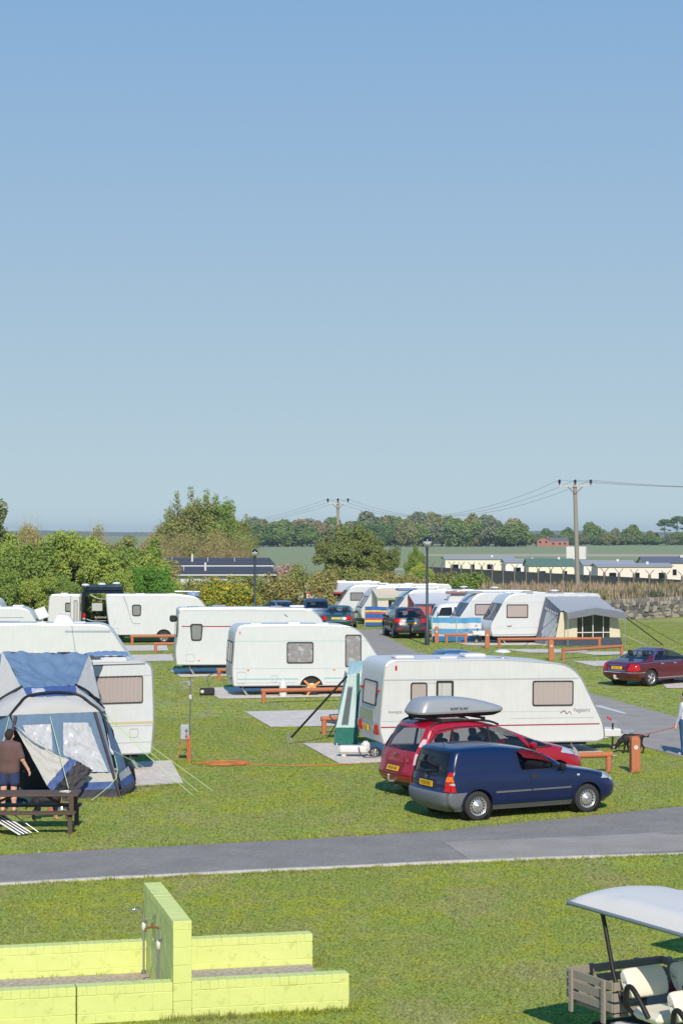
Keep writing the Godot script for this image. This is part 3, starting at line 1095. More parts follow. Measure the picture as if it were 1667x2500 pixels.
	for a in [[-15.6, 208, 1.35, 1.30, olive, "tallest olive tree, left of the tall group behind slate roofs"], [-13.0, 210, 1.4, 1.27, green, "dense green tree at the right of the tall group"], [-18.0, 214, 1.2, 1.02, olive, "shorter olive tree left of the tall group"], [-11.2, 214, 1.05, 1.0, olive, "shorter olive tree at the tall group's right end"]]:
		plant("poplar_tree", a[5], "tree", a[0], a[1], V(a[2], a[3], a[2]), shapes["poplar%d" % (int(a[1]) % 2)], a[4], shapes.ptrunk, mats.bark_grey, "tall poplars behind the slate roofs")
	var con := []
	for i in 9:
		var u := i / 8.0
		con.append([V(sin(i * 2.1) * 0.3, 1.2 + u * 7.4, cos(i * 2.1) * 0.3), V(1.9 * (1 - u) + 0.35, 0.75, 1.9 * (1 - u) + 0.35)])
	plant("conifer_tree", "conical dark green conifer cut by the left picture edge", "tree", -23.9, 138, V(0.9, 0.96, 0.9), leaf_cloud(520, con, 7000, 0.16, 0.25, 0.8), leaf_mat("leaf_conifer", Color(0.193, 0.228, 0.088), 0.15), shapes.ptrunk, mats.bark)
	# ochre hedge, gorse and bushes in the middle
	var mid := [
		[-11.9, 132, 1.0, 0.88, ochre, "ochre hedge bush below the slate roofs' left end"], [-10.2, 134, 1.0, 0.92, olive, "olive hedge bush below the slate roofs"], [-8.4, 133, 0.9, 0.95, ochre, "ochre hedge bush behind the gorse"], [-6.3, 134, 1.0, 0.98, olive, "olive hedge bush right of the gorse"],
		[-4.6, 135, 1.1, 0.98, ochre, "rust ochre hedge bush left of the awning caravans"], [-3.0, 137, 1.0, 1.22, olive, "tall olive bush left of the hawthorn"], [-1.3, 136, 0.9, 1.1, ochre, "ochre bush at the hawthorn's left foot"],
		[2.2, 150, 1.0, 1.12, olive, "olive bush at the hawthorn's right foot"], [3.6, 148, 1.1, 0.98, ochre, "yellowish ochre bush behind the lamp post"], [5.2, 150, 1.0, 0.9, ochre, "ochre bush right behind the lamp post"],
		[6.6, 162, 1.1, 0.92, green, "dark low hedge bush right of the lamp post"], [8.4, 161, 1.15, 0.88, olive, "olive low hedge bush before the concrete fence"], [10.2, 160, 1.15, 0.88, green, "dark low hedge bush at the hedge's right end"], [11.6, 161, 0.9, 0.72, olive, "last low olive bush beside the reeds"]]
	for i in mid.size():
		var a: Array = mid[i]
		plant("hedge_bush", a[5], "shrub", a[0], a[1], V(a[2], a[3], a[2]), shapes["small%d" % (i % 3)], a[4], shapes.stems, mats.bark, "bushes of the middle hedge")
	for a in [[-8.6, 124, 0.75, 0.84, "yellow flowering gorse, left of the two"], [-6.9, 125, 1.1, 0.98, "wide yellow flowering gorse bush behind the lamp post"]]:
		var g := plant("gorse_bush", a[4], "shrub", a[0], a[1], V(a[2], a[3], a[2]), shapes.small1, green, shapes.stems, mats.bark, "gorse in bloom")
		mi(g, "blossom", leaf_cloud(530 + int(a[1]), lobes_box(451, 3.2, 3.1, 2.4, 34), 5200, 0.075, 0.8), gold, Transform3D(Basis.from_scale(V(a[2], a[3], a[2])), Vector3.ZERO))
	for a in [[-0.6, 160, 0.95, 1.12, "big hawthorn tree in the picture's middle, left crown"], [1.3, 163, 1.05, 1.22, "big hawthorn tree in the picture's middle, right crown"], [2.9, 166, 0.8, 0.98, "smaller hawthorn leaning right of the big ones"]]:
		plant("hawthorn_tree", a[4], "tree", a[0], a[1], V(a[2], a[3], a[2]), shapes["shrub%d" % (int(a[1]) % 4)], leaf_mat("leaf_haw", Color(0.215, 0.255, 0.085), 0.3), shapes.stems, mats.bark, "hawthorns in the middle")
	plant("rhododendron", "rounded bush with pale pink blossom beside the slate roofs", "shrub", -4.9, 168, V(0.95, 1.05, 0.95), shapes.small0, leaf_mat("leaf_pink", Color(0.525, 0.385, 0.350), 0.2), shapes.stems, mats.bark)
	plant("dark_tree", "dark leaved small tree behind the street lamp's globe", "tree", 8.3, 222, V(0.62, 0.84, 0.62), shapes.shrub1, green, shapes.stems, mats.bark)
	plant("bright_bush", "bright yellow green bush below the dark small tree", "shrub", 8.5, 214, V(0.72, 0.85, 0.72), shapes.small2, leaf_mat("leaf_lime", Color(0.455, 0.490, 0.070), 0.3), shapes.stems, mats.bark)

func reed_bed() -> void:
	var m := MB.new()
	var r := RandomNumberGenerator.new()
	r.seed = 71
	m.coloured = true
	for i in 26:
		var p := V(r.randf_range(-0.5, 0.5), 0, r.randf_range(-0.4, 0.4))
		var g := r.randf_range(0.75, 1.25)
		m.tint = Color(g, g * 0.97, g * 0.92)
		var e := p + V(r.randfn() * 0.16, r.randf_range(0.75, 1.6), r.randfn() * 0.16)
		m.tri(p - V(0.022, 0, 0), p + V(0.022, 0, 0), e)
		m.tri(e + V(-0.03, -0.3, 0.02), e + V(0.05, -0.25, 0), e + V(0.02, 0.05, 0))
	var mesh := m.mesh()
	var cnt := 2600
	var mm := MultiMesh.new()
	mm.transform_format = MultiMesh.TRANSFORM_3D
	mm.use_colors = true
	mm.mesh = mesh
	mm.instance_count = cnt
	for i in cnt:
		var d := r.randf_range(138, 158)
		var x := r.randf_range(11.0, 30.0)
		if x < 13.5 and r.randf() < 0.5: x += 6
		mm.set_instance_transform(i, Transform3D(Basis(Vector3.UP, r.randf() * TAU).scaled(Vector3.ONE * r.randf_range(0.8, 1.35)), V(x, 0, -d)))
		var green := r.randf() < (0.42 if x > 20 else 0.22)
		mm.set_instance_color(i, Color(0.17, 0.19, 0.06) if green else Color(0.44, 0.34, 0.25).lerp(Color(0.36, 0.27, 0.20), r.randf()))
	var o := MultiMeshInstance3D.new()
	o.name = "reeds"
	o.multimesh = mm
	var rm := mt("reed", Color.WHITE, 0.9)
	rm.vertex_color_use_as_albedo = true
	o.material_override = rm
	add_child(o)
	tag(o, "tall dry tan reeds before the concrete fence", "reeds", "", "stuff")

# ---------------------------------------------------------------- lime painted washing wall
func lime_walls() -> void:
	var t := thing("block_wall", "lime green painted block walls of the water point", "wall", V(-2.0, 0, -23.72), deg_to_rad(13))
	var floor_ := MB.new()
	floor_.at(V(-0.3, 0.012, -1.32), V(4.95, 0.05, 2.2))
	part(t, "basin_floor", floor_, grain("wet_concrete", noise_tex(67, 0.03, rgb(138, 124, 112), rgb(196, 186, 176), 4), 0.7, 0.85))
	var r := RandomNumberGenerator.new()
	r.seed = 4
	var cache := {}
	var lay := func(nm: String, c: Vector3, s: Vector3) -> void:
		var key := "%d_%d_%d" % [int(round(s.x * 500)), int(round(s.y * 500)), int(round(s.z * 500))]
		if not cache.has(key):
			var m := MB.new()
			m.cat(Vector3.ZERO, s, 0.004)
			cache[key] = m.mesh()
		mi(t, nm, cache[key], mats.lime, Transform3D(Basis.from_euler(V(r.randfn(), r.randfn(), r.randfn()) * 0.0022), c + V(r.randfn() * 0.0008, r.randfn() * 0.001, r.randfn() * 0.0018)))
	var g := 0.0035
	# low walls: [z of the front face, x0, x1]
	for w in [[0.0, -2.75, -1.15], [0.0, -1.135, 0.0], [0.0, 0.225, 2.15], [-2.43, -2.75, 0.0], [-2.43, 0.225, 2.22]]:
		var zc: float = w[0] - 0.105
		var len_: float = w[2] - w[1]
		var core := MB.new()
		core.at(V((w[1] + w[2]) * 0.5, 0.216, zc), V(len_ - 0.02, 0.43, 0.198))
		part(t, "mortar", core, mats.lime)
		var cnt := int(round(len_ / 0.11))
		for i in cnt:
			lay.call("coping_brick", V(w[1] + (i + 0.5) * len_ / cnt, 0.386, zc), V(len_ / cnt - g * 0.7, 0.103, 0.212))
		for row in 2:
			var y := 0.222 if row == 0 else 0.055
			var h := 0.216 if row == 0 else 0.112
			var off := 0.0 if row == 0 else 0.22
			var x: float = w[1]
			var first := true
			while x < w[2] - 0.01:
				var l := minf(0.445 if not first or off == 0 else off, w[2] - x)
				if w[2] - x - l < 0.06: l = w[2] - x
				first = false
				lay.call("block", V(x + l * 0.5, y, zc), V(l - g, h - g, 0.208))
				x += l
	# tall dividing wall
	var core := MB.new()
	core.at(V(0.1125, 0.57, -1.345), V(0.208, 1.14, 2.68))
	part(t, "mortar", core, mats.lime)
	for i in 25:
		lay.call("coping_brick", V(0.1125, 1.11, 0.004 - (i + 0.5) * 2.7 / 25), V(0.226, 0.104, 2.7 / 25 - g * 0.7))
	for row in 5:
		var y := 1.058 - (row + 0.5) * 0.2116
		var z := 0.004
		var first := true
		while z > -2.69:
			var l := minf(0.225 if first and row % 2 == 1 else 0.445, z + 2.696)
			if z + 2.696 - l < 0.08: l = z + 2.696
			first = false
			lay.call("block", V(0.1125, y, z - l * 0.5), V(0.222, 0.2116 - g, l - g))
			z -= l
	# standpipes against the shaded face
	var zinc := mt("zinc", rgb(150, 152, 154), 0.45, 0.5)
	for a in [[-2.36, 0.86, "far standpipe with a brass tap on the lime wall"], [-0.95, 0.90, "near grey standpipe with white collar on the lime wall"]]:
		var s := thing("standpipe", a[2], "water tap", t.transform * V(-0.045, 0, a[0]), t.rotation.y, "standpipes on the lime wall")
		var m := MB.new()
		m.tube([V(0, 0.03, 0), V(0, a[1], 0)], 0.014, 0.014, 8)
		part(s, "pipe", m, zinc)
		m = MB.new()
		m.lathe(T(V(0, a[1] - 0.26, 0)), [[0.014, 0], [0.026, 0.01], [0.026, 0.10], [0.014, 0.11]], 10)
		part(s, "collar", m, mats.white_plastic)
		m = MB.new()
		m.at(V(0.02, a[1] - 0.15, 0), V(0.05, 0.03, 0.05))
		part(s, "bracket", m, mats.grey_plastic)
		m = MB.new()
		m.lathe(T(V(0, 0.03, 0)), [[0.03, 0], [0.03, 0.05], [0.014, 0.06]], 10)
		part(s, "foot", m, mats.grey_plastic)
		m = MB.new()
		m.tube(smooth_path([V(0, a[1] - 0.01, 0), V(-0.02, a[1] + 0.012, 0), V(-0.15, a[1] + 0.012, 0), V(-0.16, a[1] - 0.04, 0)], 3), 0.015, 0.013, 8)
		m.at(V(-0.08, a[1] + 0.04, 0), V(0.02, 0.05, 0.05))
		part(s, "tap", m, mats.chrome if a[0] < -2 else mt("rust", rgb(120, 82, 56), 0.8))
	var d := thing("steel_plate", "upright stainless steel plate fixed on the lime wall", "plate", t.transform * V(-0.012, 0.78, -1.62), t.rotation.y)
	var m2 := MB.new()
	m2.cat(V(0, 0, 0), V(0.02, 0.34, 0.16), 0.004)
	part(d, "plate", m2, mats.chrome)
	m2 = MB.new()
	m2.tube([V(-0.015, 0.1, 0.05), V(-0.05, 0.1, 0.05)], 0.012)
	part(d, "knob", m2, mats.chrome)

# ---------------------------------------------------------------- the edge of the site and what stands beyond
func park_boundary() -> void:
	reed_bed()
	# rough stone wall: 2 rows are far too small to pick apart beyond the nearest; each stone is built
	var r := RandomNumberGenerator.new()
	r.seed = 12
	var stone_m := []
	for i in 3:
		stone_m.append(grain("stone%d" % i, noise_tex(80 + i, 0.05, [rgb(76, 74, 76), rgb(100, 96, 92), rgb(136, 130, 120)][i], [rgb(116, 112, 110), rgb(146, 140, 134), rgb(186, 176, 162)][i], 4), 1.2, 0.95))
	var stones := []
	for i in 6:
		var m := MB.new()
		var q := []
		for k in 8:
			q.append(V(0.5 * (1 if k & 1 else -1), 0.5 * (1 if k & 2 else -1), 0.5 * (1 if k & 4 else -1)) * V(r.randf_range(0.7, 1.0), r.randf_range(0.7, 1.0), r.randf_range(0.8, 1.05)))
		for f in [[0, 2, 3, 1], [4, 5, 7, 6], [0, 4, 6, 2], [1, 3, 7, 5], [0, 1, 5, 4], [2, 6, 7, 3]]:
			m.quad(q[f[0]], q[f[1]], q[f[2]], q[f[3]])
		stones.append(m.mesh())
	var A := V(17.3, 0, -128.5)
	var B := V(25.5, 0, -137.5)
	var w := thing("stone_wall", "rough dry stone wall with upright coping at right", "wall", A, atan2(-(B.z - A.z), B.x - A.x))
	var L := A.distance_to(B)
	var core := MB.new()
	core.at(V(L * 0.5, 0.56, -0.2), V(L, 1.12, 0.34))
	part(w, "rubble_core", core, mt("stone_rubble", rgb(116, 112, 108), 0.95))
	var y := 0.0
	while y < 1.12:
		var h := r.randf_range(0.17, 0.25)
		var x := 0.0
		while x < L:
			var l := r.randf_range(0.16, 0.62)
			mi(w, "stone", stones[r.randi() % 6], stone_m[r.randi() % 3], Transform3D(Basis.from_euler(V(0, 0, r.randfn() * 0.14)).scaled_local(V(l * 1.08, h * r.randf_range(0.8, 1.4), 0.22)), V(x + l * 0.5, y + h * 0.5 + r.randfn() * 0.03, -0.03 + r.randfn() * 0.015)))
			x += l
		y += h
	var x2 := 0.0
	while x2 < L:
		var l := r.randf_range(0.13, 0.24)
		mi(w, "coping_stone", stones[r.randi() % 6], stone_m[1 + r.randi() % 2], Transform3D(Basis.from_euler(V(0, 0, r.randfn() * 0.15)).scaled_local(V(l * 1.05, r.randf_range(0.24, 0.34), 0.46)), V(x2 + l * 0.5, 1.26, -0.2)))
		x2 += l
	# green palisade behind it
	var pal := thing("palisade_fence", "dark green steel palisade fence behind the stone wall", "fence", V(5.6, 0, -140.5), deg_to_rad(-3))
	var m := MB.new()
	m.slab(T(Vector3.ZERO), pv([-0.035, 0, 0.035, 0, 0.035, 1.62, 0, 1.72, -0.035, 1.62]), 0.012, 0, true)
	var pale := m.mesh()
	var pgreen := mt("palisade_green", rgb(24, 84, 66), 0.5)
	for i in 128:
		mi(pal, "pale", pale, pgreen, T(V(i * 0.16 + (0.0 if i < 46 else 1.2), 0, 0)))
	for yy in [0.35, 1.35]:
		m = MB.new()
		m.at(V(11, yy, -0.03), V(22, 0.05, 0.03))
		part(pal, "rail", m, pgreen)
	# concrete post fence with panels and barbed arms
	A = V(7.4, 0, -228)
	B = V(28.4, 0, -158)
	var cf := thing("concrete_fence", "dark concrete panel fence with angled barbed wire arms", "fence", A, atan2(-(B.z - A.z), B.x - A.x))
	L = A.distance_to(B)
	var cnt := 24
	var pst := MB.new()
	pst.cat(V(0, 1.1, 0), V(0.2, 2.2, 0.2), 0.02)
	var pnl := MB.new()
	pnl.cat(V(0, 0.95, -0.02), V(L / cnt - 0.2, 1.9, 0.08), 0.01)
	var arm := MB.new()
	arm.beam(V(0, 2.18, 0), V(-0.28, 2.6, 0.25), 0.05, 0.05)
	arm.beam(V(0, 2.18, 0), V(0.28, 2.6, -0.25), 0.05, 0.05)
	var meshes := [pst.mesh(), pnl.mesh(), arm.mesh()]
	var cm := mt("fence_concrete", rgb(122, 116, 112), 0.9)
	var dk := mt("fence_panel", rgb(98, 94, 94), 0.9)
	for i in cnt + 1:
		var x := i * L / cnt
		mi(cf, "post", meshes[0], cm, T(V(x, 0, 0)))
		mi(cf, "wire_arm", meshes[2], cm, T(V(x, 0, 0)))
		if i < cnt: mi(cf, "panel", meshes[1], dk, T(V(x + L / cnt * 0.5, 0, 0)))
	static_homes()
	# slate roofed park homes behind the middle hedge
	for a in [[-16.6, 178, 10.0, 3.45, 2.75, "long slate roof bungalow with white vents behind hedge"], [-14.6, 166, 8.6, 2.86, 2.2, "lower slate roof bungalow with pale gutter in front"]]:
		var t := thing("bungalow", a[5], "bungalow", V(a[0], 0, -a[1]), 0.0, "slate roofed bungalows behind the hedge")
		m = MB.new()
		m.at(V(a[2] * 0.5, a[4] * 0.5, -2), V(a[2], a[4], 4))
		part(t, "wall", m, mats.gel_cream)
		m = MB.new()
		m.quad(V(-0.2, a[4], 0.3), V(a[2] + 0.6, a[4], 0.3), V(a[2] + 0.1, a[3], -2), V(0.0, a[3], -2))
		m.quad(V(a[2] + 0.6, a[4], -4.3), V(-0.2, a[4], -4.3), V(0.0, a[3], -2), V(a[2] + 0.1, a[3], -2))
		m.tri(V(-0.2, a[4], -4.3), V(-0.2, a[4], 0.3), V(0, a[3], -2))
		m.tri(V(a[2] + 0.6, a[4], 0.3), V(a[2] + 0.6, a[4], -4.3), V(a[2] + 0.1, a[3], -2))
		part(t, "roof", m, mt("slate_blue", rgb(72, 77, 88), 0.7))
		for i in 5:
			m = MB.new()
			var u := (i + 0.6) / 5.6
			m.beam(V(-0.15, lerpf(a[4], a[3], u) + 0.015, lerpf(0.3, -2, u)), V(a[2] + 0.5 - u * 0.4, lerpf(a[4], a[3], u) + 0.015, lerpf(0.3, -2, u)), 0.05, 0.02)
			part(t, "tile_course", m, mt("slate_line", rgb(58, 62, 72), 0.7))
		m = MB.new()
		m.tube([V(-0.2, a[4] - 0.02, 0.33), V(a[2] + 0.6, a[4] - 0.02, 0.33)], 0.06, 0.06, 6)
		part(t, "gutter", m, mats.white_plastic)
		for x in [1.4, 3.2, 4.6, 7.0]:
			if a[1] < 170 and x > 4: continue
			m = MB.new()
			m.tube([V(x, a[4], -0.9), V(x, a[3] + (0.35 if x == 3.2 else 0.05), -0.9)], 0.03 if x != 3.2 else 0.10, -1.0, 6)
			part(t, "vent_pipe", m, mats.white_plastic)
	# electricity poles and wires
	var heads := []
	for a in [[17.35, 146, 9.55, 1.18, -0.25, "near grey timber electricity pole with three black insulators"], [-0.35, 196, 9.0, 1.02, 0.0, "far electricity pole with crossarm above the hawthorn"]]:
		var t := thing("electricity_pole", a[5], "pole", V(a[0], 0, -a[1]), 0.0)
		m = MB.new()
		m.tube([V(0, 0, 0), V(a[4] * 0.5, a[2] * 0.5, 0), V(a[4], a[2] - 0.3, 0)], 0.19, 0.14, 10)
		part(t, "mast", m, mats.pole_wood)
		m = MB.new()
		m.beam(V(a[4] - a[3], a[2] - 0.42, 0.16), V(a[4] + a[3], a[2] - 0.40, 0.16), 0.09, 0.10, 0.01)
		part(t, "crossarm", m, mats.kerb)
		for s in [-1, 1]:
			m = MB.new()
			m.tube([V(a[4], a[2] - 1.0, 0.15), V(a[4] + s * 0.55, a[2] - 0.45, 0.15)], 0.03, 0.03, 6)
			part(t, "brace", m, mt("rusty_iron", rgb(120, 96, 90), 0.8))
		var hh := []
		for s in [-1, 0, 1]:
			var p := V(a[4] + s * a[3] * 0.97, a[2] - 0.36, 0.16)
			m = MB.new()
			m.lathe(T(p), [[0.03, 0], [0.03, 0.14], [0.13, 0.15], [0.06, 0.21], [0.13, 0.24], [0.06, 0.30], [0.13, 0.33], [0.05, 0.42], [0, 0.44]], 10)
			part(t, "insulator", m, mt("insulator_black", rgb(34, 30, 34), 0.4))
			hh.append(t.position + p + V(0, 0.4, 0))
		heads.append(hh)
	var names := ["left", "middle", "right"]
	for k in 3:
		for q in [[heads[0][k], heads[1][k], 2.2, "slack between the two poles"], [heads[0][k], V(42 + k * 0.6, 9.6, -134 - k * 1.5), 0.7, "running out at the right picture edge"], [heads[1][k], V(-26 + k, 7.2, -330), 1.2, "running left from the far pole"]]:
			m = MB.new()
			m.tube(catenary(q[0], q[1], q[2], 16), 0.011, 0.011, 4, false)
			var o := part(self, "power_line", m, mt("wire", rgb(120, 124, 130), 0.6))
			tag(o, "%s overhead wire %s" % [names[k], q[3]], "wire", "overhead power lines")

func static_homes() -> void:
	var cream := mt("home_cream", rgb(222, 218, 200), 0.6)
	var white := mt("home_white", rgb(226, 222, 220), 0.6)
	var pink := mt("home_pink", rgb(226, 212, 206), 0.6)
	var roofg := mt("home_roof_grey", rgb(150, 154, 162), 0.6)
	var roofgreen := mt("home_roof_green", rgb(86, 114, 104), 0.7)
	# [x0, depth, length, wall height, ridge, wall, roof, label, gable shows]
	var list := [
		[12.6, 242, 8.4, 2.45, 2.7, cream, roofg, "cream flat roofed static caravan, leftmost beyond the fence"], [18.6, 226, 4.6, 2.3, 2.6, white, roofg, "short white static caravan left of the green roof"],
		[19.9, 212, 4.9, 2.1, 2.85, cream, roofgreen, "cream static caravan with a dark green gabled roof"], [26.0, 214, 5.6, 2.2, 2.6, white, roofg, "white static caravan with grey roof right of the white tank"],
		[25.2, 196, 7.4, 2.35, 2.6, pink, roofg, "long pinkish white static caravan before the right pasture"], [31.6, 208, 6.0, 2.5, 3.1, pink, mt("home_roof_slate", rgb(96, 100, 112), 0.6), "static caravan with a slate grey roof at right edge"]]
	for a in list:
		var t := thing("static_caravan", a[7], "static caravan", V(a[0], 0, -a[1]), deg_to_rad(4), "static caravans beyond the concrete fence")
		var m := MB.new()
		m.at(V(a[2] * 0.5, a[3] * 0.5 + 0.1, -1.6), V(a[2], a[3] - 0.1, 3.2))
		m.tri(V(0, a[3], 0), V(0, a[4], -1.6), V(0, a[3], -3.2))
		m.tri(V(a[2], a[3], 0), V(a[2], a[3], -3.2), V(a[2], a[4], -1.6))
		part(t, "wall", m, a[5])
		m = MB.new()
		m.beam(V(-0.15, (a[3] + a[4]) * 0.5 + 0.03, -0.75), V(a[2] + 0.15, (a[3] + a[4]) * 0.5 + 0.03, -0.75), 1.85, 0.07, 0.0, V(0, 1.6, a[4] - a[3]))
		m.beam(V(-0.15, (a[3] + a[4]) * 0.5 + 0.03, -2.45), V(a[2] + 0.15, (a[3] + a[4]) * 0.5 + 0.03, -2.45), 1.85, 0.07, 0.0, V(0, 1.6, a[3] - a[4]))
		part(t, "roof", m, a[6])
		var k := int(a[2] / 1.9)
		for i in k:
			m = MB.new()
			m.cat(V((i + 0.6) * a[2] / k, a[3] * 0.62, 0.01), V(0.85 if i % 2 == 0 else 0.55, 0.75, 0.05), 0.01)
			var wdw := part(t, "window", m, mats.white_plastic)
			m = MB.new()
			m.at(V((i + 0.6) * a[2] / k, a[3] * 0.62, 0.045), V(0.7 if i % 2 == 0 else 0.42, 0.6, 0.01))
			part(wdw, "pane", m, mats.car_glass_dark)
		m = MB.new()
		m.at(V(a[2] * 0.7, a[4] + 0.1, -1.2), V(0.25, 0.25, 0.25))
		part(t, "flue", m, mats.white_plastic)
	var t := thing("white_tank", "square white tank on a grey block base behind the pole", "tank", V(26.2, 0, -222), deg_to_rad(-12))
	var m := MB.new()
	m.at(V(0.1, 1.3, 0), V(2.7, 2.6, 2.2))
	part(t, "base", m, mt("block_grey", rgb(150, 148, 144), 0.85))
	m = MB.new()
	m.cat(V(0, 3.42, 0), V(2.15, 1.42, 1.9), 0.03)
	part(t, "tank", m, mats.white_plastic)
	t = thing("slatted_screen", "dark slatted timber screen below the white tank", "screen", V(26.0, 0, -200), deg_to_rad(4))
	for i in 10:
		m = MB.new()
		m.at(V(i * 0.16, 1.0, 0), V(0.14, 2.0, 0.04))
		part(t, "slat", m, mt("screen_dark", rgb(78, 84, 96), 0.8))

# ---------------------------------------------------------------- caravans
func inset(p: PackedVector2Array, b: float) -> PackedVector2Array:
	var m := p.size()
	var out := PackedVector2Array()
	for i in m:
		var t := (p[(i + 1) % m] - p[(i - 1 + m) % m]).normalized()
		out.append(p[i] + Vector2(-t.y, t.x) * b)
	return out

func edge_x(p: PackedVector2Array, y: float, right: bool) -> float:
	var best := -1e6 if right else 1e6
	for i in p.size():
		var a := p[i]
		var b := p[(i + 1) % p.size()]
		if (a.y - y) * (b.y - y) <= 0 and absf(a.y - b.y) > 1e-6:
			var x := lerpf(a.x, b.x, (y - a.y) / (b.y - a.y))
			best = maxf(best, x) if right else minf(best, x)
	return best

func window(par: Node, xf: Transform3D, w: float, h: float, r: float, style: String, frame := 0.03, keystone := 0.0) -> void:
	var o := rrect(w, h, r)
	var q := rrect(w - frame * 2, h - frame * 2, maxf(r - frame * 0.6, 0.01))
	if keystone != 0.0:
		for a in [o, q]:
			for i in a.size(): a[i].x *= 1.0 + keystone * a[i].y / h
	var m := MB.new()
	m.ring(xf, o, q, 0.03)
	var f := part(par, "window", m, mats.get("frame_" + style, mats.dark_rubber))
	m = MB.new()
	var sw := w * 0.5 - frame * 0.9
	var sh := h * 0.5 - frame * 0.9
	var r2 := RandomNumberGenerator.new()
	r2.seed = int(w * 1000) + int(h * 77)
	var ph := r2.randf() * 6.0
	var nz := FastNoiseLite.new()
	nz.seed = int(w * 333)
	nz.frequency = 3.2
	if style == "foil":
		m.grid(26, 20, func(u, v): return xf * V((u * 2 - 1) * sw, (v * 2 - 1) * sh, 0.004 + 0.016 * nz.get_noise_2d(u * w * 1.4 + v * 0.3, v * h)))
	elif style == "blue" or style == "dark":
		m.grid(2, 1, func(u, v): return xf * V((u * 2 - 1) * sw, (v * 2 - 1) * sh, 0.004))
	else:
		m.grid(int(w * 56), 2, func(u, v): return xf * V((u * 2 - 1) * sw * (1.0 + keystone * (v - 0.5)), (v * 2 - 1) * sh, 0.008 + 0.006 * sin(u * w * 58 + ph + sin(u * 17.0) * 0.8)))
	part(f, "blind", m, mats[{"pink": "curtain_pink", "foil": "foil", "grey": "curtain_grey", "white": "curtain_white", "blue": "dark_inside", "dark": "dark_inside"}[style]])
	m = MB.new()
	m.slab(xf.translated_local(V(0, 0, 0.017)), q, 0.006)
	part(f, "pane", m, mats["pane_blue" if style == "blue" else "pane_dark" if style == "dark" else "pane"])

func wheel(par: Node, p: Vector3, r: float, w: float, style: String, sg := 1) -> void:
	# p: centre of the outer face; the axle runs along z, outside is +z (or -z when sg is -1)
	var key := "%s_%d_%d" % [style, int(r * 1000), int(w * 1000)]
	var lie := Basis(V(1, 0, 0), V(0, 0, 1), V(0, -1, 0))
	if not wheels_made.has(key):
		var m := MB.new()
		var xf := Transform3D(lie, V(0, 0, -w))
		m.lathe(xf, [[r * 0.6, 0], [r * 0.93, 0.01], [r, w * 0.2], [r, w * 0.8], [r * 0.95, w * 0.96], [r * 0.8, w], [r * 0.66, w * 0.96], [r * 0.62, w * 0.7]], 28)
		var m2 := MB.new()
		var d := w * 0.78
		m2.lathe(xf, [[r * 0.66, d + w * 0.16], [r * 0.60, d + w * 0.1], [r * 0.56, d - 0.01], [r * 0.15, d + 0.015], [r * 0.12, d + 0.035], [0, d + 0.04]], 28)
		var m3 := MB.new()
		if style == "slots":
			for i in 16:
				m3.slab(Transform3D(Basis(V(0, 0, 1), TAU * i / 16), V(0, 0, -w + d)), pv([r * 0.43, -0.012, r * 0.53, -0.014, r * 0.53, 0.014, r * 0.43, 0.012]), 0.014)
		else:
			var cnt := 5 if style == "five" else 7
			for i in cnt:
				m3.slab(Transform3D(Basis(V(0, 0, 1), TAU * (i + 0.5) / cnt), V(0, 0, -w + d)), pv([r * 0.26, -r * 0.05, r * 0.53, -r * 0.13, r * 0.53, r * 0.13, r * 0.26, r * 0.05]), 0.015)
		wheels_made[key] = [m.mesh(), m2.mesh(), m3.mesh()]
	var q: Array = wheels_made[key]
	var t := mi(par, "wheel", q[0], mats.tyre, Transform3D(Basis(Vector3.UP, 0.0 if sg > 0 else PI), p))
	mi(t, "rim", q[1], mats.silver_wheel)
	mi(t, "rim_slots", q[2], mats.black)

var wheels_made := {}

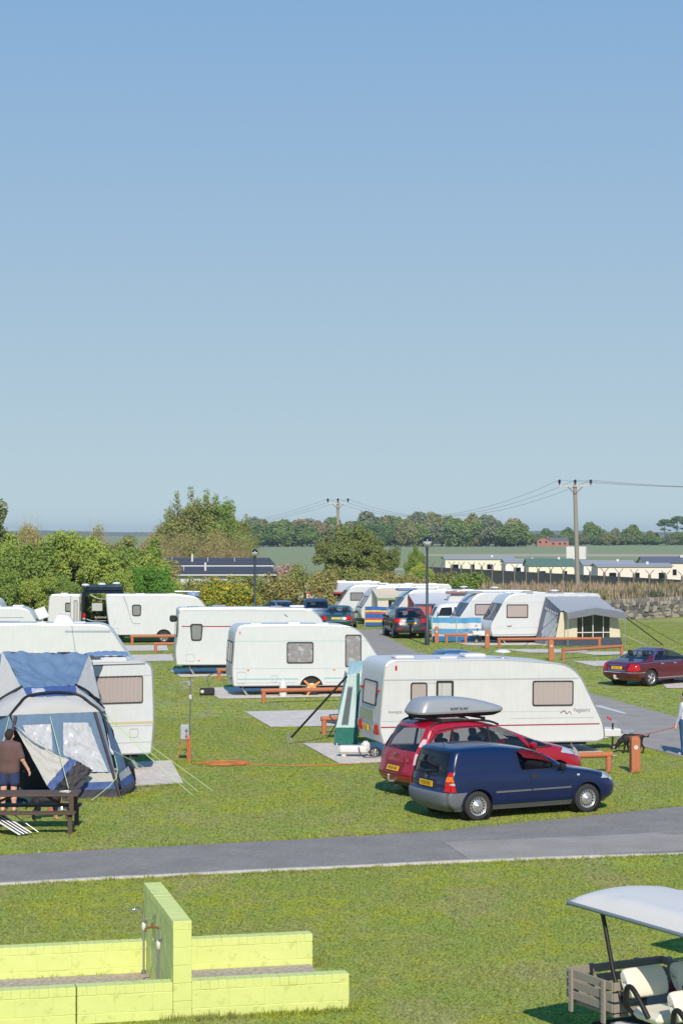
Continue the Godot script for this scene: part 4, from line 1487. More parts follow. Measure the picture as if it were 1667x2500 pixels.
func caravan(label: String, at: Vector3, turn: float, tilt: float, s: Dictionary, cat := "caravan", nm := "caravan", group := "touring caravans on the pitches") -> Node3D:
	# x runs along the side, the near side is z = 0, the far one z = -width
	var t := thing(nm, label, cat, at, deg_to_rad(turn), group)
	t.rotation_order = EULER_ORDER_YXZ
	t.rotation.z = deg_to_rad(-tilt)
	var P: PackedVector2Array = rpoly(s.prof, 7)
	var W: float = s.get("w", 2.2)
	var bm: Material = mats[s.get("mat", "gel")]
	var cut := PackedVector2Array()
	var y0 := 9.0
	for q in P: y0 = minf(y0, q.y)
	var m := MB.new()
	var b := 0.035
	var I := inset(P, b)
	var sides := [I]
	for wx in s.get("wheels", []):
		var nxt := []
		for q in sides:
			for g in Geometry2D.clip_polygons(q, circle(wx, 0.30, 0.42, 24)):
				if not Geometry2D.is_polygon_clockwise(g): nxt.append(g)
		sides = nxt
	for sd in sides:
		var ix := Geometry2D.triangulate_polygon(sd)
		for i in range(0, ix.size(), 3):
			var a: Vector2 = sd[ix[i]]
			var c: Vector2 = sd[ix[i + 1]]
			var e: Vector2 = sd[ix[i + 2]]
			if (c - a).cross(e - a) < 0:
				var q := c
				c = e
				e = q
			m.tri(V(a.x, a.y, 0), V(c.x, c.y, 0), V(e.x, e.y, 0))
			m.tri(V(a.x, a.y, -W), V(e.x, e.y, -W), V(c.x, c.y, -W))
	var k := P.size()
	var N := []
	for i in k:
		var tt := (P[(i + 1) % k] - P[(i - 1 + k) % k]).normalized()
		N.append(V(tt.y, -tt.x, 0))
	for i in k:
		var j := (i + 1) % k
		var fl := (P[j] - P[i]).normalized()
		var fn := V(fl.y, -fl.x, 0)
		var ni: Vector3 = N[i] if N[i].dot(fn) > 0.8 else fn
		var nj: Vector3 = N[j] if N[j].dot(fn) > 0.8 else fn
		var a := V(P[i].x, P[i].y, -b)
		var c := V(P[j].x, P[j].y, -b)
		var e := V(P[j].x, P[j].y, -W + b)
		var g := V(P[i].x, P[i].y, -W + b)
		m.trin(a, e, c, ni, nj, nj)
		m.trin(a, g, e, ni, ni, nj)
		m.quad(V(I[i].x, I[i].y, 0), a, c, V(I[j].x, I[j].y, 0))
		m.quad(g, V(I[i].x, I[i].y, -W), V(I[j].x, I[j].y, -W), e)
	part(t, "body", m, bm)
	# bright awning rail round the near edge
	m = MB.new()
	for i in k:
		var j := (i + 1) % k
		if (P[i].y + P[j].y) * 0.5 < y0 + 0.08: continue
		for z in [-0.03]:
			var o1 := Vector2(N[i].x, N[i].y) * 0.012
			var o2 := Vector2(N[j].x, N[j].y) * 0.012
			var p1 := P[i] + o1
			var p2 := P[j] + o2
			m.quad(V(p1.x, p1.y, z + 0.022), V(p1.x, p1.y, z - 0.03), V(p2.x, p2.y, z - 0.03), V(p2.x, p2.y, z + 0.022))
			var q1 := P[i] - o1 * 1.6
			var q2 := P[j] - o2 * 1.6
			m.quad(V(q1.x, q1.y, z + 0.034), V(p1.x, p1.y, z + 0.022), V(p2.x, p2.y, z + 0.022), V(q2.x, q2.y, z + 0.034))
	part(t, "awning_rail", m, mats.alu)
	# chassis
	m = MB.new()
	var xa := edge_x(P, y0 + 0.02, false)
	var xb := edge_x(P, y0 + 0.02, true)
	m.at(V((xa + xb) * 0.5, y0 - 0.04, -W * 0.5), V(xb - xa - 0.5, 0.10, W - 0.6))
	part(t, "chassis", m, mats.under)
	for wx in s.get("wheels", []):
		m = MB.new()
		m.at(V(wx, 0.55, -0.27), V(0.9, 0.38, 0.40))
		part(t, "wheel_arch", m, mats.under)
		wheel(t, V(wx, 0.31, -0.03), 0.31, 0.18, s.get("rim", "slots"))
		m = MB.new()
		m.tube([V(wx, 0.31, -0.2), V(wx, 0.31, -W + 0.2)], 0.05)
		m.lathe(Transform3D(Basis(V(1, 0, 0), V(0, 0, 1), V(0, -1, 0)), V(wx, 0.31, -W + 0.05)), [[0, 0], [0.31, 0.01], [0.31, 0.17], [0, 0.18]], 18)
		part(t, "axle", m, mats.tyre)
	for q in s.get("stripes", []):
		m = MB.new()
		m.beam(V(q[0], q[1], 0.0), V(q[2], q[3], 0.0), 0.008, q[4])
		part(t, "stripe", m, mats[q[5]])
	for q in s.get("wins", []):
		window(t, T(V(q[0], q[1], 0.001)), q[2], q[3], q[4], q[5], q[6] if q.size() > 6 else 0.03, q[7] if q.size() > 7 else 0.0)
	for q in s.get("hatches", []):
		m = MB.new()
		m.ring(T(V(q[0], q[1], 0.0)), rrect(q[2], q[3], 0.04), rrect(q[2] - 0.03, q[3] - 0.03, 0.03), 0.008)
		part(t, "locker_door", m, mats.stripe_grey)
	for q in s.get("lamps", []):
		m = MB.new()
		m.cat(V(q[0], q[1], 0.012), V(q[3], q[4], 0.03), 0.008)
		part(t, "marker_lamp", m, mats[q[2]])
	for side in ["left", "right"]:
		for q in s.get(side + "_wins", []):
			var yc: float = (q[0] + q[1]) * 0.5
			var rt: bool = side == "right"
			var pa := V(edge_x(P, q[0], rt), q[0], 0)
			var pb := V(edge_x(P, q[1], rt), q[1], 0)
			var xf := face((pa + pb) * 0.5 + V(0, 0, (q[2] + q[3]) * 0.5), V(0, 0, -1 if rt else 1), pb - pa)
			xf.origin += xf.basis.z * 0.006
			window(t, xf, absf(q[3] - q[2]), pa.distance_to(pb), q[5] if q.size() > 5 else 0.06, q[4])
	for q in s.get("roof", []):
		# [x, z, width, depth, height, kind]
		var yr: float = s.top
		m = MB.new()
		if q[5] == "dome":
			m.lathe(T(V(q[0], yr - 0.02, q[1])), [[0.04, 0], [0.04, 0.16], [q[2] * 0.5, 0.17], [q[2] * 0.48, 0.2], [q[2] * 0.25, 0.24], [0, 0.25]], 18)
			part(t, "aerial", m, mats.white_plastic)
		else:
			m.cat(V(q[0], yr + q[4] * 0.5 - 0.02, q[1]), V(q[2], q[4], q[3]), minf(q[4] * 0.4, 0.06))
			part(t, "roof_hatch", m, mats[q[5]])
	if s.has("drawbar"):
		var sg: float = s.drawbar
		var xe := edge_x(P, y0 + 0.12, sg > 0)
		m = MB.new()
		m.beam(V(xe - sg * 0.4, 0.42, -W * 0.5 + 0.45), V(xe + sg * 1.1, 0.44, -W * 0.5 + 0.05), 0.08, 0.08)
		m.beam(V(xe - sg * 0.4, 0.42, -W * 0.5 - 0.45), V(xe + sg * 1.1, 0.44, -W * 0.5 - 0.05), 0.08, 0.08)
		m.cat(V(xe + sg * 0.42, 0.52, -W * 0.5), V(0.75, 0.22, 0.62), 0.03)
		part(t, "drawbar", m, mats.white_plastic)
		m = MB.new()
		m.tube([V(xe + sg * 0.55, 0.14, -W * 0.5 + 0.28), V(xe + sg * 0.55, 0.78, -W * 0.5 + 0.28)], 0.025)
		part(t, "jockey_post", m, mats.under)
		wheel(t, V(xe + sg * 0.62, 0.115, -W * 0.5 + 0.33), 0.115, 0.06, "five")
		m = MB.new()
		m.cat(V(xe + sg * 1.1, 0.52, -W * 0.5), V(0.34, 0.10, 0.12), 0.03)
		m.tube(smooth_path([V(xe + sg * 0.95, 0.52, -W * 0.5), V(xe + sg * 0.85, 0.72, -W * 0.5), V(xe + sg * 0.62, 0.84, -W * 0.5)], 3), 0.022)
		part(t, "hitch", m, mats.alu)
		m = MB.new()
		m.tube([V(xe + sg * 0.62, 0.84, -W * 0.5), V(xe + sg * 0.50, 0.92, -W * 0.5)], 0.03)
		part(t, "brake_handle", m, mt("red_grip", rgb(196, 60, 66), 0.5))
	for x in s.get("steadies", []):
		m = MB.new()
		m.beam(V(x, y0, -0.35), V(x + 0.22, 0.03, -0.22), 0.05, 0.06)
		m.at(V(x + 0.24, 0.035, -0.2), V(0.14, 0.03, 0.14))
		part(t, "corner_steady", m, mats.alu)
	return t

func nose_left(L: float, H: float, lean := 0.7) -> Array:
	return [[0.0, 0.38, 0.1], [L - 0.08, 0.38, 0.12], [L, 0.9, 0.3], [L - 0.03, H, 0.32], [lean + 0.35, H + 0.02, 0.5], [-0.12, 0.85, 0.3]]

func nose_right(L: float, H: float, lean := 0.75) -> Array:
	return [[0.06, 0.38, 0.1], [L - 0.05, 0.38, 0.1], [L + 0.12, 0.82, 0.25], [L - lean, H - 0.02, 0.55], [0.02, H, 0.55], [-0.06, 1.2, 0.5]]

func caravans_near() -> void:
	# nearest caravan with a maroon stripe, mirror-silver back
	var s := {
		"prof": [[0.02, 0.38, 0.08], [5.80, 0.38, 0.06], [6.02, 0.45, 0.10], [5.98, 0.86, 0.22], [5.18, 2.40, 0.55], [3.2, 2.54, 0.4], [0.04, 2.52, 0.62], [-0.02, 1.9, 0.3], [-0.10, 0.75, 0.2]],
		"top": 2.53, "wheels": [2.75], "drawbar": 1.0, "steadies": [0.25, 5.15], "mat": "gel_cream",
		"wins": [[4.56, 1.66, 1.12, 0.65, 0.06, "pink", 0.028], [0.94, 1.62, 0.44, 0.68, 0.07, "pink", 0.03], [1.63, 1.70, 0.46, 0.6, 0.04, "white", 0.05]],
		"stripes": [[0.0, 2.02, 5.26, 2.04, 0.035, "stripe_grey"], [-0.05, 0.82, 5.86, 0.85, 0.032, "stripe_red"], [-0.03, 0.97, 0.7, 0.97, 0.012, "stripe_grey"], [3.4, 1.01, 5.72, 1.02, 0.014, "stripe_grey"], [0.3, 1.18, 4.8, 1.19, 0.008, "stripe_grey"]],
		"lamps": [[0.33, 2.33, "red_lamp", 0.05, 0.12]], "hatches": [[1.28, 1.18, 0.55, 1.55]],
		"roof": [[0.75, -0.9, 0.52, 0.5, 0.09, "white_plastic"], [1.9, -0.75, 0.48, 0.4, 0.07, "white_plastic"], [2.75, -1.2, 0.6, 0.6, 0.12, "white_plastic"], [3.45, -0.8, 0.42, 0, 0, "dome"]],
		"left_wins": [[1.32, 1.95, -1.75, -0.45, "pink", 0.08]]}
	var t := caravan("cream white caravan with maroon stripe, behind red car", V(1.04, 0, -50.66), 14.0, 0.7, s)
	letters(t, "Pageant", 0.125, mt("print_grey", rgb(120, 108, 124), 0.6), T(V(5.36, 1.21, 0.004)))
	letters(t, "Auvergne", 0.085, mats.print_grey, T(V(0.32, 1.21, 0.004)))
	var m := MB.new()
	m.tube(smooth_path([V(4.78, 1.14, 0.004), V(4.88, 1.20, 0.004), V(4.95, 1.12, 0.004), V(5.02, 1.18, 0.004), V(5.08, 1.10, 0.004)], 4), 0.012, 0.006, 5)
	part(t, "emblem", m, mt("print_plum", rgb(96, 52, 90), 0.6))
	# back panel: tail lamps, plate and a silver moulded panel
	for a in [[-0.35, "red_lamp", 0.34], [-1.95, "red_lamp", 0.30]]:
		m = MB.new()
		m.cat(V(-0.09, 0.74, a[0]), V(0.07, 0.28, a[2]), 0.03)
		part(t, "tail_lamp", m, mats[a[1]])
		m = MB.new()
		m.cat(V(-0.105, 0.78, a[0] - 0.1), V(0.05, 0.18, 0.1), 0.02)
		part(t, "reversing_lamp", m, mats.clear_lamp)
	m = MB.new()
	m.cat(V(-0.115, 0.72, -1.25), V(0.03, 0.14, 0.46), 0.005)
	part(t, "number_plate", m, mats.plate_yellow)
	m = MB.new()
	m.cat(V(-0.10, 1.08, -1.2), V(0.03, 0.30, 1.35), 0.012)
	part(t, "back_moulding", m, mt("silver_panel", rgb(196, 198, 200), 0.22, 0.55))
	for z in [-0.28, -1.92]:
		m = MB.new()
		m.cat(V(-0.05, 1.72, z), V(0.07, 0.07, 0.06), 0.015)
		part(t, "marker_lamp", m, mats.red_lamp)
	# white caravan with foil blinds, one row back
	s = {
		"prof": [[0.0, 0.36, 0.08], [5.3, 0.36, 0.08], [5.62, 0.7, 0.3], [4.42, 2.48, 0.6], [2.5, 2.52, 0.4], [0.05, 2.50, 0.55], [0.0, 1.7, 0.3], [-0.06, 0.8, 0.2]],
		"top": 2.5, "wheels": [2.76], "steadies": [0.3, 4.7],
		"wins": [[2.35, 1.54, 0.95, 0.75, 0.07, "foil", 0.035], [4.25, 1.60, 0.58, 1.14, 0.06, "foil", 0.03]],
		"stripes": [[0.02, 1.95, 4.75, 1.95, 0.014, "stripe_teal"], [0.02, 0.98, 5.3, 0.98, 0.014, "stripe_teal"], [0.13, 0.61, 2.3, 0.61, 0.05, "stripe_teal"], [3.2, 0.63, 5.3, 0.63, 0.05, "stripe_teal"], [0.13, 0.48, 2.2, 0.48, 0.02, "stripe_grey"], [3.25, 0.48, 5.2, 0.48, 0.02, "stripe_grey"]],
		"hatches": [[0.28, 0.66, 0.32, 0.42], [1.45, 0.62, 0.22, 0.24]],
		"lamps": [[0.51, 0.93, "amber_lamp", 0.07, 0.04], [3.57, 0.93, "amber_lamp", 0.07, 0.04], [0.22, 2.24, "red_lamp", 0.03, 0.10]],
		"roof": [[2.2, -0.7, 0.48, 0.45, 0.12, "white_plastic"], [0.9, -1.2, 0.4, 0.4, 0.06, "white_plastic"], [3.3, -1.3, 0.5, 0.4, 0.06, "white_plastic"]],
		"left_wins": [[1.15, 1.9, -0.72, -0.18, "grey"], [1.15, 1.9, -1.45, -0.78, "grey"], [1.15, 1.9, -2.02, -1.5, "grey"]]}
	t = caravan("white caravan with crumpled silver foil window blinds", V(-3.79, 0, -69.98), 9.0, 0.3, s)
	m = MB.new()
	m.cat(V(-0.07, 0.62, -0.5), V(0.05, 0.16, 0.5), 0.02)
	part(t, "tail_lamp", m, mats.chrome)
	# orange wheel clamp with white disc
	var c := thing("wheel_clamp", "orange and white clamp locked on the foil window caravan's wheel", "wheel clamp", t.transform * V(2.76, 0.31, 0.03), deg_to_rad(9))
	m = MB.new()
	m.lathe(Transform3D(Basis(V(1, 0, 0), V(0, 0, 1), V(0, -1, 0)), Vector3.ZERO), [[0.16, 0], [0.16, 0.02], [0.05, 0.04], [0, 0.04]], 16)
	part(c, "disc", m, mt("clamp_peach", rgb(228, 186, 146), 0.5))
	m = MB.new()
	for a in [0.6, 2.4, 4.2]:
		m.beam(V(0, 0, 0.03), V(cos(a), sin(a), 0) * 0.36 + V(0, 0, 0.03), 0.03, 0.07, 0.008)
	part(c, "arms", m, mt("clamp_orange", rgb(226, 150, 86), 0.5))
	# twin window caravan with a short maroon line
	s = {
		"prof": [[0.0, 0.42, 0.08], [6.3, 0.42, 0.1], [6.6, 0.8, 0.3], [5.68, 2.66, 0.55], [3.0, 2.72, 0.3], [0.06, 2.70, 0.16], [0.06, 1.7, 0.2], [-0.06, 1.0, 0.2]],
		"top": 2.70, "wheels": [3.2], "steadies": [0.5, 5.6],
		"wins": [[0.8, 1.745, 0.47, 0.68, 0.10, "grey", 0.05, 0.22]],
		"stripes": [[0.2, 1.98, 5.4, 1.97, 0.04, "stripe_red"], [0.25, 2.62, 5.2, 2.60, 0.014, "stripe_grey"], [4.35, 2.46, 4.48, 2.36, 0.03, "dark_rubber"]],
		"lamps": [[0.9, 0.61, "amber_lamp", 0.08, 0.04], [0.1, 2.55, "red_lamp", 0.03, 0.09]], "hatches": [[0.55, 0.72, 0.35, 0.3]],
		"roof": [[0.7, -0.8, 0.5, 0.5, 0.08, "alu"], [1.75, -0.7, 0.62, 0.5, 0.14, "alu"], [3.2, -0.8, 0.5, 0.5, 0.09, "alu"], [4.1, -0.9, 0.5, 0.5, 0.09, "alu"], [5.0, -1.4, 0.6, 0.4, 0.10, "white_plastic"]],
		"left_wins": [[1.55, 2.3, -1.9, -0.3, "blue", 0.08]]}
	t = caravan("long white caravan with thin maroon line and one keystone window", V(-6.64, 0, -80.2), 7.0, 0.2, s)
	m = MB.new()
	m.cat(V(-0.03, 0.95, -0.24), V(0.08, 0.2, 0.14), 0.03)
	part(t, "tail_lamp", m, mats.red_lamp)
	m = MB.new()
	m.cat(V(-0.12, 2.28, -0.4), V(0.28, 0.26, 0.34), 0.05)
	part(t, "rear_camera_box", m, mats.dark_rubber)

func caravans_left() -> void:
	# caravan behind the blue awning: its right end shows
	var s := {
		"prof": [[-6.2, 0.40, 0.1], [0.0, 0.40, 0.06], [0.08, 1.2, 0.5], [0.02, 2.66, 0.30], [-6.0, 2.68, 0.4], [-6.4, 1.2, 0.3]], "top": 2.67, "wheels": [-3.0],
		"wins": [[-0.80, 1.98, 1.16, 0.66, 0.05, "pink", 0.025], [-3.6, 1.98, 1.2, 0.66, 0.05, "pink", 0.025]], "steadies": [-0.5],
		"stripes": [[-6.1, 1.16, 0.05, 1.17, 0.055, "stripe_tan"], [-6.1, 1.09, 0.05, 1.10, 0.018, "stripe_grey"], [-6.1, 0.70, -0.02, 0.69, 0.018, "stripe_grey"], [-1.7, 2.58, -0.16, 2.59, 0.03, "grey_plastic"], [-6.0, 2.3, 0.0, 2.31, 0.012, "stripe_grey"]],
		"hatches": [[-0.44, 0.92, 0.22, 0.22]], "roof": [[-1.4, -0.8, 0.7, 0.6, 0.07, "white_plastic"]]}
	mt("stripe_tan", rgb(196, 178, 142), 0.5)
	mats["frame_pink"] = mt("frame_pink_grey", rgb(70, 58, 56), 0.5)
	var t := caravan("white caravan with tan stripe beside the blue awning", V(-4.61, 0, -48.42), 20.0, 0.0, s)
	# folded awning bag and blue sheet lying on its roof
	var bag := thing("rolled_sheet", "folded blue sheet lying on the tan striped caravan's roof", "sheet", t.transform * V(-1.05, 2.66, -0.35), deg_to_rad(24))
	var m := MB.new()
	m.grid(16, 8, func(u, v): return V((u - 0.5) * 1.05, 0.10 + 0.10 * sin(v * PI) + 0.04 * sin(u * 3.0) + 0.012 * sin(u * 31 + v * 9), (0.5 - v) * 0.42))
	part(bag, "sheet", m, mt("sheet_blue", rgb(104, 130, 164), 0.5))
	m = MB.new()
	m.cat(V(0.0, 0.04, 0.0), V(0.98, 0.13, 0.36), 0.03)
	part(bag, "wrapped_board", m, mats.gel_cream)
	# big white caravan behind: long roof, sloping nose
	s = {
		"prof": [[-6.4, 0.4, 0.1], [0.45, 0.4, 0.1], [0.62, 0.9, 0.3], [-0.48, 2.56, 0.35], [-3, 2.62, 0.4], [-6.6, 2.6, 0.3]], "top": 2.6, "wheels": [-3.2],
		"stripes": [[-1.98, 2.37, -0.42, 2.36, 0.022, "stripe_blue"], [-1.98, 2.33, -0.42, 2.32, 0.014, "stripe_blue"], [-2.1, 2.57, -0.6, 2.56, 0.012, "stripe_grey"], [-1.74, 2.58, -1.60, 1.5, 0.025, "alu"]],
		"wins": [[-2.0, 1.2, 0.5, 0.9, 0.05, "dark", 0.03]],
		"roof": [[-2.55, -0.7, 0.62, 0.6, 0.02, "white_plastic"], [-1.75, -1.5, 0.9, 0.7, 0.05, "white_plastic"]]}
	t = caravan("long white caravan with thin blue lines behind the blue awning", V(-7.56, 0, -68.88), 6.0, 0.0, s)
	var dish := thing("satellite_dish", "flat white square satellite dish tilted on a caravan roof", "satellite dish", t.transform * V(-2.8, 2.6, -0.75), deg_to_rad(30))
	m = MB.new()
	m.cbox(T(V(0, 0.36, 0), 0, deg_to_rad(-28), 0.28), V(0.42, 0.42, 0.05), 0.02)
	part(dish, "panel", m, mats.white_plastic)
	m = MB.new()
	m.beam(V(0.04, 0, 0), V(0, 0.3, -0.04), 0.10, 0.06, 0.01)
	m.lathe(T(Vector3.ZERO), [[0.2, 0], [0.18, 0.06], [0.05, 0.08]], 12)
	part(dish, "mount", m, mats.white_plastic)
	var ac := thing("roof_box", "white moulded air conditioner on the blue lined caravan's roof", "air conditioner", t.transform * V(-2.05, 2.59, -0.9), deg_to_rad(6))
	m = MB.new()
	m.slab(T(V(-0.3, 0, -0.35)), rpoly([[-0.05, 0, 0], [0.68, 0, 0], [0.5, 0.3, 0.12], [0.08, 0.34, 0.1]]), 0.7, 0.02)
	part(ac, "cover", m, mats.white_plastic)
	# roofs cut by the left edge
	s = {"prof": nose_right(6.4, 2.62, 0.6), "top": 2.6, "wheels": [3.0], "wins": [[4.9, 1.75, 1.0, 0.6, 0.06, "grey", 0.03]], "roof": [[4.2, -0.9, 0.7, 0.6, 0.08, "white_plastic"], [5.2, -1.3, 0.5, 0.5, 0.1, "white_plastic"]], "stripes": [[0, 2.2, 5.5, 2.2, 0.02, "stripe_blue"]], "right_wins": [[1.3, 2.1, -1.8, -0.4, "blue"]]}
	caravan("white caravan with rounded nose at left edge, behind satellite dish", V(-18.8, 0, -83.0), 5.0, 0.0, s)
	s = {"prof": nose_right(6.2, 2.62, 0.2), "top": 2.62, "wheels": [3.0], "wins": [[5.0, 1.8, 0.9, 0.6, 0.06, "grey", 0.03]], "roof": [[4.9, -0.9, 0.7, 0.6, 0.08, "white_plastic"]]}
	caravan("square backed white caravan at the far left picture edge", V(-22.6, 0, -96.5), 3.0, 0.0, s)
	# cream caravan with two small windows and a white one beside it
	s = {"prof": [[0, 0.4, 0.1], [1.75, 0.4, 0.1], [1.75, 2.38, 0.2], [0.05, 2.4, 0.2], [-0.05, 1.2, 0.3]], "top": 2.39, "mat": "gel_cream", "wins": [[1.08, 1.72, 0.36, 0.5, 0.06, "grey", 0.05], [1.58, 1.72, 0.3, 0.5, 0.06, "grey", 0.05]], "roof": [[0.75, -1.0, 0.4, 0.4, 0.1, "white_plastic"]]}
	caravan("cream caravan with two small dark framed windows below the hedge", V(-15.8, 0, -107.5), 2.0, 0.0, s)
	s = {"prof": [[0, 0.4, 0.1], [0.5, 0.4, 0.1], [0.5, 2.38, 0.15], [0.0, 2.38, 0.15]], "top": 2.6, "w": 2.1, "wins": [[0.28, 1.5, 0.2, 1.2, 0.03, "white", 0.02]]}
	caravan("narrow white trailer end between cream caravan and black motorhome", V(-14.55, 0, -107.0), 4.0, 0.0, s, "trailer", "trailer")
	# black motorhome, back end towards the camera
	t = thing("motorhome", "tall black motorhome with white blind in its back window", "motorhome", V(-13.9, 0, -106.4), deg_to_rad(8))
	m = MB.new()
	m.slab(T(V(0, 0, -7.0)), rpoly([[0.0, 0.35, 0.1], [2.35, 0.35, 0.1], [2.3, 2.62, 0.18], [0.05, 2.62, 0.18]]), 7.0, 0.12)
	part(t, "body", m, mt("black_gloss", rgb(20, 26, 36), 0.2))
	m = MB.new()
	m.cat(V(1.2, 2.72, -3.4), V(2.1, 0.22, 6.2), 0.05)
	part(t, "roof_rack", m, mt("rack_black", rgb(22, 28, 40), 0.35))
	window(t, T(V(0.85, 1.78, 0.005)), 0.62, 0.5, 0.05, "white", 0.035)
	for a in [[0.16, 1.32, 0.16, 0.22, "red_lamp"], [0.16, 1.14, 0.16, 0.1, "clear_lamp"], [2.18, 1.32, 0.16, 0.22, "red_lamp"]]:
		m = MB.new()
		m.cat(V(a[0], a[1], 0.01), V(a[2], a[3], 0.05), 0.02)
		part(t, "tail_lamp", m, mats[a[4]])
	for a in [[0.5, 2.42, 0.9, 2.22, 1.5, 2.18, "white_plastic"], [0.6, 2.33, 0.95, 2.18, 1.5, 2.15, "palisade_green"], [0.3, 1.12, 0.7, 1.02, 1.5, 1.04, "white_plastic"], [0.5, 1.02, 0.9, 0.97, 1.5, 0.98, "palisade_green"]]:
		m = MB.new()
		m.tube(smooth_path([V(a[0], a[1], 0.006), V(a[2], a[3], 0.006), V(a[4], a[5], 0.006)], 5), 0.022, 0.008, 5)
		part(t, "swoosh", m, mats[a[6]])
	letters(t, "Autocruise", 0.16, mats.white_plastic, T(V(1.1, 1.22, 0.006)))
	for a in [[0.25, 3.1], [1.9, 3.1], [3.4, 3.0]]:
		m = MB.new()
		m.lathe(T(V(a[0] * 0.55 + 0.1, 2.8, -a[0])), [[0.03, 0], [0.03, 0.1], [0.22, 0.12], [0.18, 0.2], [0, 0.22]], 12)
		part(t, "aerial", m, mats.white_plastic)
	# white caravan with dark slanting lines
	s = {
		"prof": [[0.0, 0.42, 0.1], [5.0, 0.42, 0.1], [5.45, 0.85, 0.3], [4.75, 2.36, 0.55], [3.4, 2.52, 0.3], [-0.2, 2.52, 0.12], [-0.1, 1.4, 0.3], [0.0, 0.9, 0.1]], "top": 2.52, "wheels": [2.81], "rim": "five", "steadies": [4.3],
		"wins": [[1.40, 1.71, 0.47, 0.60, 0.12, "grey", 0.05, 0.1]], "hatches": [[0.31, 0.63, 0.34, 0.32], [0.3, 1.1, 0.1, 0.13]],
		"stripes": [[0.71, 2.44, 0.94, 1.84, 0.022, "grey_plastic"], [0.79, 2.44, 1.0, 1.84, 0.018, "stripe_grey"], [0.94, 1.84, 1.13, 1.15, 0.016, "grey_plastic"], [1.13, 1.15, 1.24, 1.02, 0.02, "grey_plastic"], [1.24, 1.02, 1.62, 1.01, 0.02, "grey_plastic"]],
		"roof": [[0.9, -0.6, 0.4, 0.4, 0.1, "alu"], [3.3, -0.7, 0.38, 0.38, 0.06, "white_plastic"], [1.6, -1.2, 0.5, 0.5, 0.06, "white_plastic"]], "left_wins": [[1.4, 2.2, -1.8, -0.4, "grey"]]}
	t = caravan("white caravan with slanting grey lines before the black motorhome", V(-12.03, 0, -103.35), 6.0, 0.0, s)
	m = MB.new()
	for x in [0.0, 0.55]:
		m.tube([V(3.6 + x, 2.5, -0.6), V(3.6 + x, 2.66, -0.6)], 0.015)
	m.tube([V(3.4, 2.66, -0.6), V(4.7, 2.64, -0.6)], 0.018)
	m.tube([V(3.4, 2.66, -1.6), V(4.7, 2.64, -1.6)], 0.018)
	part(t, "roof_rails", m, mats.alu)
	var dome := thing("roof_aerial", "grey blue dome aerial on the slant lined caravan's roof front", "aerial", t.transform * V(4.35, 2.42, -0.8))
	m = MB.new()
	m.lathe(T(Vector3.ZERO), [[0.35, 0], [0.36, 0.12], [0.28, 0.22], [0, 0.26]], 16)
	part(dome, "dome", m, mt("dome_grey", rgb(120, 140, 166), 0.4))

# ---------------------------------------------------------------- caravans and awnings of the right row
func cloth(key: String, col: Color, rough := 0.8, back := 0.15) -> StandardMaterial3D:
	if mats.has(key): return mats[key]
	var m := mt(key, col, rough)
	m.backlight_enabled = true
	m.backlight = Color(back, back, back)
	return m

func sail(par: Node, nm: String, m: Material, a: Vector3, b: Vector3, c: Vector3, d: Vector3, sag := 0.0, wrinkle := 0.0, nu := 14, nv := 8) -> MeshInstance3D:
	# a bilinear sheet a-b (bottom) to d-c (top) that sags along its normal
	var nn := (b - a).cross(d - a).normalized()
	var mb := MB.new()
	var f := FastNoiseLite.new()
	f.seed = int(absf(a.x) * 91 + absf(c.y) * 37) % 1000
	f.frequency = 1.6
	mb.grid(nu, nv, func(u, v):
		var p := a.lerp(b, u).lerp(d.lerp(c, u), v)
		return p - nn * (sag * 4.0 * sin(PI * u) * sin(PI * v) * 0.25 + wrinkle * f.get_noise_2d(u * 3.0 + v * 2.2, v * 1.2 - u)))
	return part(par, nm, mb, m)

func canopy(label: String, base: Transform3D, L: float, m: Material, trim: Material, front: Material, posts := true) -> Node3D:
	# porch awning: roof sheet from the caravan side at z = 0 out to z = +2.2
	var t := thing("awning", label, "awning", base.origin, base.basis.get_euler().y)
	sail(t, "roof_sheet", m, V(0, 1.72, 1.9), V(L, 1.72, 1.9), V(L, 2.26, 0.02), V(0, 2.26, 0.02), 0.06, 0.03)
	sail(t, "valance", trim, V(0, 1.60, 1.92), V(L, 1.60, 1.92), V(L, 1.72, 1.9), V(0, 1.72, 1.9), 0.0, 0.01)
	sail(t, "side_wall", front, V(0, 0.1, 0.05), V(0, 0.1, 1.85), V(0, 1.72, 1.88), V(0, 2.24, 0.05), 0.03, 0.03)
	for x in [0.0, L * 0.5, L]:
		var mb := MB.new()
		mb.tube([V(x, 0, 1.9), V(x, 1.72, 1.9)], 0.02)
		part(t, "pole", mb, mats.alu)
	if posts:
		sail(t, "front_wall", front, V(0, 0.1, 1.9), V(L * 0.3, 0.1, 1.9), V(L * 0.3, 1.7, 1.88), V(0, 1.7, 1.88), 0.02, 0.03)
	return t

func windbreak(label: String, x: float, d: float, turn: float, L: float, H: float, bands: Array) -> void:
	var t := thing("windbreak", label, "windbreak", V(x, 0, -d), deg_to_rad(turn), "striped windbreaks")
	var y := 0.06
	for b in bands:
		var y0 := y
		var y1: float = y + b[0] * H
		var mb := MB.new()
		mb.grid(40, 2, func(u, v): return V(u * L, lerpf(y0, y1, v) + 0.02 * sin(u * 9.0) * y1 / H, 0.09 * sin(u * L * 3.4) + 0.03 * sin(u * L * 9 + y1 * 3)))
		part(t, "cloth_band", mb, cloth("wb_" + str(b[1]), b[1], 0.75, 0.25))
		y = y1
	var k := int(L / 0.95)
	for i in k + 1:
		var mb := MB.new()
		mb.tube([V(i * L / k, 0, 0.02), V(i * L / k, H + 0.12, 0.02)], 0.018)
		part(t, "pole", mb, mats.kerb)

